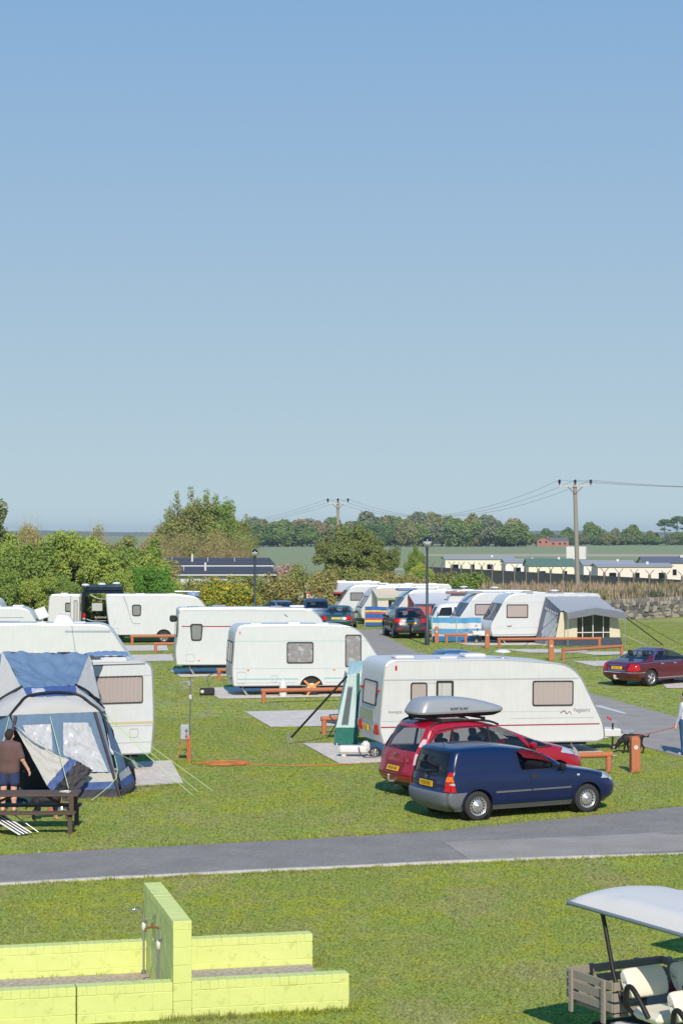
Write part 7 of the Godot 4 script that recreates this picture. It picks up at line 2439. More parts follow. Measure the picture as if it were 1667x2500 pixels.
	sail(t, "tunnel_stripe", pale, V(-0.56, 2.34, -1.42), V(0.10, 2.02, -1.75), V(0.23, 2.93, -3.0), V(0.22, 2.95, -3.0), 0.0, 0.02, 6, 14)
	sail(t, "tunnel_stripe", pale, V(-2.3, 2.02, -1.6), V(-1.80, 2.34, -1.42), V(-1.82, 3.06, -3.0), V(-1.84, 3.05, -3.0), 0.0, 0.02, 6, 14)
	sail(t, "tunnel_side", blue, V(0.12, 1.66, -1.6), V(0.75, 1.6, -3.6), V(0.24, 2.94, -3.02), V(0.10, 2.02, -1.75), 0.03, 0.06, 14, 14)
	sail(t, "tunnel_side", blue, V(-3.2, 1.5, -2.6), V(-2.34, 1.6, -1.5), V(-2.3, 2.02, -1.6), V(-1.85, 3.05, -3.02), 0.0, 0.05, 12, 12)
	sail(t, "tunnel_roof", cloth("tent_pale_blue", rgb(168, 186, 200), 0.7), V(-1.82, 3.06, -3.0), V(0.22, 2.95, -3.0), V(1.0, 2.72, -4.4), V(-1.4, 2.75, -4.6), -0.04, 0.04, 18, 8)
	# right side wall
	sail(t, "side_wall", blue, V(0.02, 0.5, -0.12), V(0.78, 0.42, -1.9), V(0.14, 1.74, -1.55), lean.call(-0.30, 1.86), 0.03, 0.05, 14, 14)
	sail(t, "side_wall", blue, V(0.78, 0.42, -1.9), V(1.3, 0.4, -3.8), V(0.75, 1.6, -3.6), V(0.14, 1.74, -1.55), 0.03, 0.05, 10, 12)
	sail(t, "side_band", pale, V(0.05, 0.34, -0.1), V(0.80, 0.32, -1.6), V(0.78, 0.46, -1.8), V(0.02, 0.5, -0.12), 0.0, 0.02, 10, 3)
	sail(t, "side_band", royal, V(0.06, 0.2, -0.05), V(0.78, 0.16, -1.3), V(0.80, 0.33, -1.6), V(0.05, 0.35, -0.1), 0.0, 0.02, 10, 3)
	sail(t, "side_mud_wall", dark, V(0.03, 0.0, 0.03), V(0.78, 0.0, -1.2), V(0.78, 0.19, -1.3), V(0.06, 0.22, -0.05), -0.06, 0.05, 12, 4)
	sail(t, "side_mud_wall", dark, V(0.78, 0.0, -1.2), V(1.3, 0.0, -3.8), V(1.28, 0.42, -3.8), V(0.78, 0.44, -1.3), 0.0, 0.04, 12, 4)
	# inside: groundsheet and inner tent
	mb = MB.new()
	mb.at(V(-1.4, 0.012, -1.9), V(3.0, 0.02, 3.7))
	part(t, "groundsheet", mb, mt("groundsheet_green", rgb(52, 82, 84), 0.8))
	sail(t, "inner_tent", mt("inner_grey", rgb(120, 122, 128), 0.9), V(-3.0, 0.02, -2.2), V(0.6, 0.02, -2.2), V(0.2, 2.1, -2.0), V(-2.6, 2.1, -2.0), 0.05, 0.08)
	sail(t, "left_wall", blue, V(-3.3, 0.02, -2.4), V(-3.0, 0.02, 0.0), lean.call(-2.36, 1.86), V(-2.6, 1.9, -2.2), 0.03, 0.05)
	# poles
	for q in [
		[V(-2.36, 1.84, -0.33), V(-2.12, 2.06, -0.5), V(-1.84, 2.23, -0.72), V(-1.3, 2.29, -0.74), V(-0.75, 2.23, -0.72), V(-0.5, 2.04, -0.5), V(-0.30, 1.83, -0.33), V(-0.2, 1.4, -0.2)],
		[V(-3.0, 1.5, -1.2), V(-2.6, 1.92, -1.3), V(-2.2, 2.18, -1.38), V(-1.78, 2.385, -1.42)], [V(-0.58, 2.385, -1.42), V(-0.25, 2.2, -1.45), V(0.12, 1.82, -1.5)]]:
		mb = MB.new()
		mb.tube(smooth_path(q, 4), 0.028, 0.028, 7)
		part(t, "pole_sleeve", mb, black)
	mb = MB.new()
	mb.tube([V(-0.46, 1.86, -0.32), V(-0.26, 1.05, -0.12), V(0.0, 0.02, 0.06)], 0.035, 0.03, 7)
	part(t, "pole_sleeve", mb, mt("sleeve_brown", rgb(74, 62, 70), 0.8))
	mb = MB.new()
	mb.tube([V(-2.22, 1.84, -0.31), V(-2.34, 1.4, -0.22), V(-2.62, 0.02, 0.06)], 0.035, 0.03, 7)
	part(t, "pole_sleeve", mb, mats.sleeve_brown)
	mb = MB.new()
	mb.tube([V(0.05, 0.5, -0.3), V(0.22, 0.02, -0.25)], 0.02, 0.02, 6)
	part(t, "pole_sleeve", mb, mats.sleeve_brown)
	# guy lines
	var lime_line := mt("guy_green", rgb(196, 226, 172), 0.7)
	for q in [[V(-0.30, 1.84, -0.33), V(1.9, 0.0, -0.15)], [V(0.1, 1.75, -1.5), V(2.25, 0.0, -0.2)], [V(0.1, 1.6, -1.4), V(1.6, 0.0, 0.25)], [V(-0.05, 1.0, -0.2), V(0.9, 0.5, -0.8)], [V(-1.46, 1.8, -0.33), V(-1.30, 0.0, 0.9)], [V(-0.05, 0.9, -0.2), V(-0.10, 0.45, 0.1), V(-0.7, 0.02, 0.25)], [V(-2.36, 1.84, -0.33), V(-3.2, 0.0, 1.1)], [V(0.12, 1.7, -1.5), V(2.0, 0.0, -1.9)]]:
		mb = MB.new()
		mb.tube(smooth_path(q, 3) if q.size() > 2 else q, 0.006, 0.006, 5)
		part(t, "guy_line", mb, lime_line)

# ---------------------------------------------------------------- posts, rails, lamps, hook-ups, furniture
func rail(label: String, a: Vector2, b: Vector2, h := 0.40, r := 0.075) -> void:
	var A := V(a.x, 0, -a.y)
	var B := V(b.x, 0, -b.y)
	var t := thing("knee_rail", label, "rail", A, atan2(-(B.z - A.z), B.x - A.x), "low timber rails between the pitches")
	var L := A.distance_to(B)
	var cnt := maxi(2, int(L / 2.4) + 1)
	for i in cnt:
		var m := MB.new()
		m.lathe(T(V(i * L / (cnt - 1), 0, 0)), [[r, -0.05], [r, h - 0.04], [r * 0.9, h]], 12)
		part(t, "post", m, mats.rail_wood)
	var m := MB.new()
	m.tube([V(-0.09, h + r * 0.5, 0), V(-0.08, h + r * 0.5, 0), V(L + 0.08, h + r * 0.5, 0), V(L + 0.09, h + r * 0.5, 0)], r * 0.95, -1, 12)
	part(t, "beam", m, mats.rail_wood)

func bollard(label: String, x: float, d: float, h: float, w: float, number: String, turn := 0.0) -> void:
	var t := thing("marker_post", label, "post", V(x, 0, -d), turn, "numbered timber pitch posts")
	var m := MB.new()
	m.cat(V(0, h * 0.5 - 0.03, 0), V(w, h - 0.06, w), 0.012)
	m.slab(Transform3D(Basis(V(1, 0, 0), V(0, 0, -1), V(0, 1, 0)), V(0, h - 0.064, 0)), rrect(w - 0.02, w - 0.02, 0.01), 0.065, 0.05)
	part(t, "post", m, mats.rail_wood)
	m = MB.new()
	m.lathe(Transform3D(Basis(V(1, 0, 0), V(0, 0, 1), V(0, -1, 0)), V(0, h - 0.26, w * 0.5)), [[0.05, 0], [0.05, 0.006], [0, 0.007]], 16)
	var o := part(t, "number_disc", m, mats.white_plastic)
	letters(o, number, 0.06, mats.ink, T(V(0, h - 0.26, w * 0.5 + 0.009)), 0.002)

func lamp_post(label: String, x: float, d: float, h: float, r: float) -> void:
	var t := thing("street_lamp", label, "street lamp", V(x, 0, -d), 0.3, "black globe lamp posts")
	var m := MB.new()
	m.lathe(T(Vector3.ZERO), [[0.13, 0], [0.13, 0.9], [0.09, 0.98], [0.075, 1.0], [0.055, h - r - 0.25], [0.08, h - r - 0.24], [0.06, h - r - 0.12], [0.10, h - r - 0.05]], 12)
	part(t, "column", m, mt("lamp_column", rgb(60, 66, 76), 0.45, 0.3))
	var lo := []
	for i in 9:
		var a := -PI * 0.42 + PI * 0.42 * i / 8.0
		lo.append([cos(a) * r, h + sin(a) * r])
	m = MB.new()
	m.lathe(T(Vector3.ZERO), lo, 20)
	part(t, "globe", m, glass("globe_glass", rgb(206, 212, 216), 0.85))
	m = MB.new()
	m.lathe(T(Vector3.ZERO), [[0.03, h - r * 0.9], [0.06, h - r * 0.3], [0.04, h]], 10)
	part(t, "lamp_bulb", m, mats.white_plastic)
	var up := []
	for i in 9:
		var a := PI * 0.5 * i / 8.0
		up.append([cos(a) * r * 1.03, h + 0.004 + sin(a) * r * 1.03])
	m = MB.new()
	m.lathe(T(Vector3.ZERO), up, 20)
	part(t, "hood", m, mt("hood_black", rgb(34, 40, 50), 0.12))
	m = MB.new()
	m.lathe(T(Vector3.ZERO), [[0.03, h + r], [0.03, h + r + 0.04], [0, h + r + 0.08]], 8)
	part(t, "finial", m, mats.black)

func site_furniture() -> void:
	rail("long orange timber rail before the foil window caravan", Vector2(-2.62, 67.11), Vector2(1.1, 68.1))
	rail("short timber rail beside the folded camp chair", Vector2(-0.5, 57.06), Vector2(1.3, 57.5))
	rail("short rail end left of the foil window caravan", Vector2(-4.74, 77.2), Vector2(-2.6, 77.7))
	rail("far left rail below the slant lined caravan", Vector2(-10.71, 102.0), Vector2(-8.4, 102.3))
	rail("short left rail beside the maroon lined caravan's corner", Vector2(-8.87, 95.2), Vector2(-7.3, 95.4))
	rail("orange rail ahead of the blue van's bonnet", Vector2(3.5, 47.1), Vector2(6.42, 47.94))
	rail("long rail before the grey and beige awning", Vector2(7.85, 99.25), Vector2(12.93, 99.96))
	rail("rail running to the wine red saloon", Vector2(10.02, 90.06), Vector2(13.11, 93.3))
	rail("short rail below the pale blue windbreak", Vector2(5.45, 103.4), Vector2(6.45, 103.6))
	bollard("nearest square timber post with a white disc, beside black dog", 7.05, 47.94, 0.88, 0.22, "7", 0.12)
	bollard("square timber post standing right behind the long rail", 9.44, 89.77, 0.92, 0.24, "8")
	bollard("square timber post left of the long rail's end", 7.24, 99.04, 0.92, 0.22, "9")
	bollard("square timber post at the windbreak's left end by lamp", 4.94, 103.6, 0.86, 0.2, "10")
	lamp_post("nearer black lamp post with a globe beside four by four", 4.37, 101.76, 5.3, 0.235)
	lamp_post("farther slim lamp post with globe before the gorse", -4.35, 100.0, 4.77, 0.15)
	# electric hook-up post with a television aerial on a mast
	var t := thing("hookup_post", "grey electric hook-up box on a post with aerial", "electric post", V(-3.87, 0, -50.34))
	var m := MB.new()
	m.cat(V(0.02, 0.33, 0), V(0.10, 0.66, 0.08), 0.01)
	part(t, "post", m, mats.rail_wood)
	m = MB.new()
	m.cat(V(-0.08, 0.74, 0.02), V(0.22, 0.38, 0.18), 0.02)
	part(t, "box", m, mt("box_grey", rgb(170, 174, 178), 0.5))
	for y in [0.66, 0.80]:
		m = MB.new()
		m.lathe(Transform3D(Basis(V(1, 0, 0), V(0, 0, 1), V(0, -1, 0)), V(-0.03, y, 0.11)), [[0.035, 0], [0.035, 0.04], [0.02, 0.05], [0, 0.05]], 10)
		part(t, "socket", m, mt("socket_blue", rgb(88, 132, 168), 0.5))
	m = MB.new()
	m.tube([V(0.04, 0.6, -0.02), V(0.06, 2.12, -0.02)], 0.016, 0.014, 7)
	part(t, "mast", m, mats.grey_plastic)
	m = MB.new()
	m.lathe(T(V(0.055, 1.56, -0.02)), [[0.03, 0], [0.045, 0.02], [0.03, 0.12]], 10)
	part(t, "mast_clamp", m, mats.white_plastic)
	m = MB.new()
	m.tube([V(-0.22, 1.98, -0.02), V(0.14, 2.04, -0.02)], 0.008)
	for k in 5:
		m.tube([V(-0.2 + k * 0.07, 1.985 + k * 0.011, -0.14 + k * 0.01), V(-0.2 + k * 0.07, 1.985 + k * 0.011, 0.12 - k * 0.01)], 0.005)
	m.cat(V(0.02, 1.95, 0), V(0.10, 0.12, 0.08), 0.02)
	m.tube([V(-0.02, 1.86, 0.06), V(-0.12, 1.94, 0.06)], 0.008)
	part(t, "aerial", m, mats.alu)
	for q in [[V(-0.03, 0.66, 0.16), V(0.0, 0.3, 0.16), V(-0.02, 0.02, 0.2)], [V(-0.03, 0.80, 0.16), V(0.03, 0.4, 0.14), V(0.06, 0.02, 0.2)], [V(-0.12, 0.56, 0.05), V(-0.22, 0.25, 0.15), V(-0.32, 0.02, 0.28)]]:
		m = MB.new()
		m.tube(smooth_path(q, 4), 0.008, 0.008, 6)
		part(t, "lead", m, mt("cable_orange", rgb(226, 112, 66), 0.6))
	# orange cable coiled on the grass, then running to the cream caravan
	var r := RandomNumberGenerator.new()
	r.seed = 31
	var pts := [V(-3.8, 0.03, -50.1), V(-3.6, 0.03, -49.7)]
	for i in 26:
		var a := i * 0.83
		pts.append(V(-2.9 + cos(a) * r.randf_range(0.35, 0.8), 0.035 + r.randf() * 0.04, -49.5 + sin(a) * r.randf_range(0.15, 0.45)))
	for q in [[-2.2, 49.4], [-1.4, 49.15], [-0.6, 49.2], [0.0, 49.5], [0.7, 49.7], [1.15, 50.0]]: pts.append(V(q[0], 0.03, -q[1]))
	m = MB.new()
	m.tube(smooth_path(pts, 5), 0.008, 0.008, 6)
	var o := part(self, "power_cable", m, mats.cable_orange)
	tag(o, "orange power cable coiled on the grass beside the hook-up post", "cable")
	m = MB.new()
	m.tube(smooth_path([V(-4.6, 0.03, -58), V(-5.2, 0.04, -64), V(-5.6, 0.03, -70), V(-4.9, 0.05, -73), V(-4.4, 0.4, -75.5), V(-3.9, 0.5, -76.6)], 6), 0.012, 0.012, 6)
	o = part(self, "power_cable", m, mt("cable_yellow", rgb(222, 170, 76), 0.6))
	tag(o, "yellow cable trailing across the lawn to the foil window caravan", "cable")
	# white water barrel by the foil window caravan
	t = thing("water_barrel", "white upright water barrel below the foil window", "water barrel", V(-2.05, 0, -69.9))
	m = MB.new()
	m.lathe(T(Vector3.ZERO), [[0.12, 0], [0.13, 0.03], [0.13, 0.5], [0.10, 0.56], [0.05, 0.57], [0.05, 0.62], [0, 0.63]], 16)
	part(t, "barrel", m, mats.white_plastic)
	# motor mover battery box left of it
	t = thing("leisure_battery", "black battery box standing by the foil caravan's back corner", "battery", V(-4.75, 0, -70.6), 0.2)
	m = MB.new()
	m.cat(V(0, 0.14, 0), V(0.5, 0.24, 0.3), 0.03)
	part(t, "box", m, mats.dark_rubber)
	m = MB.new()
	m.lathe(Transform3D(Basis(V(1, 0, 0), V(0, 0, 1), V(0, -1, 0)), V(-0.2, 0.15, 0.15)), [[0.06, 0], [0.06, 0.02], [0, 0.022]], 12)
	part(t, "label_disc", m, mats.white_plastic)
	m = MB.new()
	m.tube(smooth_path([V(0.1, 0.25, 0), V(0.0, 0.6, -0.05), V(0.25, 0.75, -0.2), V(0.6, 0.75, -0.3)], 4), 0.02, 0.02, 6)
	part(t, "hose", m, mats.grey_plastic)
	# waste water tank beside the cream caravan
	t = thing("waste_tank", "long white waste water tank on the slab with dark wheel", "water tank", V(0.0, 0, -51.3), deg_to_rad(-4))
	m = MB.new()
	m.cat(V(0.30, 0.19, 0), V(0.78, 0.22, 0.34), 0.07)
	m.cat(V(0.62, 0.26, -0.02), V(0.22, 0.30, 0.30), 0.07)
	part(t, "tank", m, mats.white_plastic)
	wheel(t, V(0.86, 0.14, 0.12), 0.14, 0.1, "five")
	m = MB.new()
	m.cat(V(0.06, 0.05, 0.05), V(0.12, 0.10, 0.10), 0.03)
	part(t, "foot", m, mats.white_plastic)
	m = MB.new()
	m.tube(smooth_path([V(0.45, 0.28, 0.18), V(0.55, 0.06, 0.3), V(0.85, 0.02, 0.36), V(1.2, 0.04, 0.25), V(1.3, 0.3, 0.1)], 5), 0.014, 0.014, 6)
	part(t, "hose", m, mats.dark_rubber)
	# green porch awning on the far side of the cream caravan
	t = thing("porch_awning", "green and pale porch awning behind the cream caravan's back", "awning", V(-0.13, 0, -53.9), deg_to_rad(12))
	var pg := cloth("porch_pale", rgb(180, 200, 198))
	var dg := cloth("porch_green", rgb(30, 104, 92))
	sail(t, "front_wall", pg, V(-0.02, 0.5, 0.0), V(0.55, 0.5, 0.12), V(0.62, 1.9, -0.1), V(0.36, 1.9, -0.25), 0.03, 0.04)
	sail(t, "green_band", dg, V(-0.06, 0.06, 0.02), V(0.54, 0.04, 0.14), V(0.55, 0.5, 0.12), V(-0.02, 0.5, 0.0), 0.0, 0.04)
	sail(t, "clear_window", mats.pane_dark, V(0.12, 0.58, 0.05), V(0.3, 0.58, 0.09), V(0.46, 1.6, -0.06), V(0.34, 1.6, -0.12), 0.0, 0.01)
	sail(t, "green_edge", dg, V(0.50, 0.5, 0.13), V(0.60, 0.5, 0.14), V(0.66, 1.95, -0.08), V(0.58, 1.95, -0.1), 0.0, 0.01)
	sail(t, "roof", cloth("porch_roof", rgb(160, 190, 192)), V(0.34, 1.9, -0.25), V(0.66, 1.95, -0.08), V(0.9, 2.25, -0.6), V(0.7, 2.2, -1.6), 0.0, 0.03)
	sail(t, "side_wall", pg, V(0.4, 0.05, -2.2), V(-0.06, 0.05, 0.0), V(0.36, 1.9, -0.25), V(0.7, 1.9, -2.2), 0.03, 0.04)
	m = MB.new()
	m.tube([V(0.0, 0.02, 0.02), V(0.36, 1.9, -0.24)], 0.016)
	part(t, "pole", m, mats.white_plastic)
	# storm strap with its peg
	t = thing("storm_strap", "black storm strap running from the green awning to a peg", "strap", V(-1.4, 0, -54.2))
	m = MB.new()
	m.beam(V(0, 0.16, 0), V(1.55, 1.88, 0.2), 0.06, 0.012)
	m.beam(V(0, 0.16, 0), V(1.55, 1.88, 0.2), 0.012, 0.06)
	part(t, "strap", m, mats.black)
	m = MB.new()
	m.tube([V(-0.06, 0, 0), V(-0.04, 0.3, 0)], 0.018)
	m.lathe(T(V(-0.04, 0.3, 0)), [[0.05, 0], [0.05, 0.03], [0, 0.04]], 10)
	m.cat(V(0.02, 0.16, 0), V(0.08, 0.08, 0.06), 0.01)
	part(t, "peg", m, mats.alu)
	# folding camp chair
	t = thing("camp_chair", "dark reclining camp chair standing behind the storm strap", "chair", V(0.05, 0, -56.0), deg_to_rad(-60))
	m = MB.new()
	m.grid(4, 8, func(u, v): return V((u - 0.5) * 0.5, 0.55 + v * 0.62, -0.05 - v * 0.2 + 0.03 * sin(v * 9)))
	part(t, "backrest", m, mt("chair_slate", rgb(78, 86, 104), 0.8))
	m = MB.new()
	m.cat(V(0, 0.45, 0.18), V(0.5, 0.04, 0.48), 0.015)
	part(t, "seat", m, mats.chair_slate)
	for x in [-0.26, 0.26]:
		m = MB.new()
		m.tube([V(x, 0.02, -0.22), V(x, 0.62, 0.30)], 0.014)
		m.tube([V(x, 0.02, 0.34), V(x, 0.62, -0.08), V(x, 1.2, -0.26)], 0.014)
		m.cat(V(x, 0.64, 0.08), V(0.05, 0.03, 0.46), 0.01)
		part(t, "frame", m, mats.dark_rubber)
	m = MB.new()
	m.grid(3, 6, func(u, v): return V((u - 0.5) * 0.42, 0.08 + v * 0.85, 0.30 + 0.03 * sin(v * 6)))
	var cloth_o := thing("towel", "pinkish towel hanging over the camp chair", "towel", V(0.22, 0, -55.9), 0.2)
	part(cloth_o, "cloth", m, mt("towel_pink", rgb(206, 178, 170), 0.9))
	picnic_table()

func picnic_table() -> void:
	# local x runs left from the right-hand end
	var t := thing("picnic_table", "dark weathered picnic table before the blue awning", "picnic table", V(-5.07, 0, -38.0), deg_to_rad(1.5))
	var wood: Material = mats.table_wood
	var L := 1.9
	for i in 5:
		var m := MB.new()
		m.cat(V(-L * 0.5, 0.735, -0.30 - i * 0.145), V(L + 0.05, 0.045, 0.138), 0.008)
		part(t, "table_plank", m, wood)
	for z in [0.02, -0.12, -1.10, -1.24]:
		var m := MB.new()
		m.cat(V(-L * 0.5, 0.43, z), V(L, 0.045, 0.13), 0.008)
		part(t, "bench_plank", m, wood)
	for x in [-0.10, -L + 0.10]:
		for z in [-0.03, -1.18]:
			var m := MB.new()
			m.cat(V(x, 0.2, z), V(0.09, 0.41, 0.07), 0.008)
			part(t, "leg", m, wood)
		for z in [-0.26, -0.94]:
			var m := MB.new()
			m.cat(V(x, 0.55, z), V(0.09, 0.34, 0.07), 0.008)
			part(t, "upright", m, wood)
		var m := MB.new()
		m.cat(V(x - 0.06, 0.375, -0.61), V(0.05, 0.09, 1.36), 0.008)
		part(t, "cross_beam", m, wood)
		m = MB.new()
		m.cat(V(x - 0.06, 0.68, -0.6), V(0.05, 0.07, 0.74), 0.008)
		part(t, "cross_beam", m, wood)
		m = MB.new()
		m.beam(V(x - 0.08, 0.42, -0.6), V(x + (-0.55 if x > -1 else 0.55), 0.70, -0.6), 0.06, 0.05, 0.006)
		part(t, "brace", m, wood)
	# things on and under it
	var c := thing("cable_coil", "small white coil of line lying on the picnic table", "rope", t.transform * V(-0.24, 0.765, -0.45))
	var m := MB.new()
	var pts := []
	for i in 44:
		var a := i * 0.62
		pts.append(V(cos(a) * (0.10 + 0.02 * sin(i * 1.7)), 0.012 + 0.02 * float(i) / 44 + 0.006 * sin(i * 2.3), sin(a) * (0.09 + 0.015 * cos(i * 1.3))))
	m.tube(smooth_path(pts, 2), 0.006, 0.006, 5)
	part(c, "coil", m, mats.white_plastic)
	var b := thing("dog_bowl", "shiny steel dog bowl on the grass behind picnic table", "bowl", V(-5.84, 0, -41.7))
	m = MB.new()
	m.lathe(T(Vector3.ZERO), [[0.14, 0], [0.10, 0.10], [0.085, 0.10], [0.05, 0.03], [0, 0.03]], 18)
	part(b, "bowl", m, mats.chrome)
	var f := thing("frisbee", "flat red plastic disc lying by the steel bowl", "disc", V(-6.02, 0.002, -41.55))
	m = MB.new()
	m.lathe(T(Vector3.ZERO), [[0.11, 0], [0.11, 0.02], [0.09, 0.03], [0, 0.032]], 18)
	part(f, "disc", m, mt("disc_red", rgb(206, 92, 82), 0.6))
	# striped folding lounger lying under the bench
	var l := thing("striped_lounger", "folded navy and white striped lounger under the bench", "lounger", V(-6.25, 0, -37.95), deg_to_rad(8))
	for i in 7:
		m = MB.new()
		var x := i * 0.05
		m.quad(V(-0.42 + x * 0.7, 0.36 + x * 0.1, -0.15), V(0.12 + x * 0.7, 0.03 + x * 0.05, 0.05 - x * 0.4), V(0.155 + x * 0.7, 0.035 + x * 0.05, 0.03 - x * 0.4), V(-0.385 + x * 0.7, 0.365 + x * 0.1, -0.17))
		part(l, "stripe", m, mt("lounger_white", rgb(224, 224, 226), 0.8) if i % 2 == 0 else mt("lounger_navy", rgb(40, 44, 64), 0.8))
	m = MB.new()
	m.tube([V(-0.44, 0.36, -0.13), V(0.13, 0.03, 0.07)], 0.014)
	m.tube([V(-0.05, 0.42, -0.25), V(0.48, 0.05, -0.12)], 0.014)
	part(l, "frame", m, mats.alu)

# ---------------------------------------------------------------- people and dogs
func hand(bones: Array, wrist: Vector3, dir: Vector3, palm: Vector3, thumb: Vector3) -> void:
	# palm and five curled fingers
	var across := dir.cross(palm).normalized()
	var knuckle := wrist + dir * 0.085
	bones.append([wrist + across * 0.012, knuckle + across * 0.022, 0.022, 0.018])
	bones.append([wrist - across * 0.012, knuckle - across * 0.022, 0.022, 0.018])
	for k in 4:
		var o := across * (0.033 - 0.022 * k)
		var l: float = [0.036, 0.042, 0.040, 0.030][k]
		var p0 := knuckle + o
		var p1 := p0 + (dir + palm * 0.35).normalized() * l
		var p2 := p1 + (dir * 0.7 + palm * 0.8).normalized() * l * 0.75
		bones.append([p0, p1, 0.0095, 0.0088])
		bones.append([p1, p2, 0.0088, 0.0075])
	var b0 := wrist + dir * 0.03 + thumb * 0.02
	var b1 := b0 + (dir * 0.7 + thumb * 0.7 + palm * 0.2).normalized() * 0.04
	bones.append([b0, b1, 0.013, 0.0105])
	bones.append([b1, b1 + (dir + thumb * 0.2 + palm * 0.3).normalized() * 0.032, 0.0105, 0.0085])

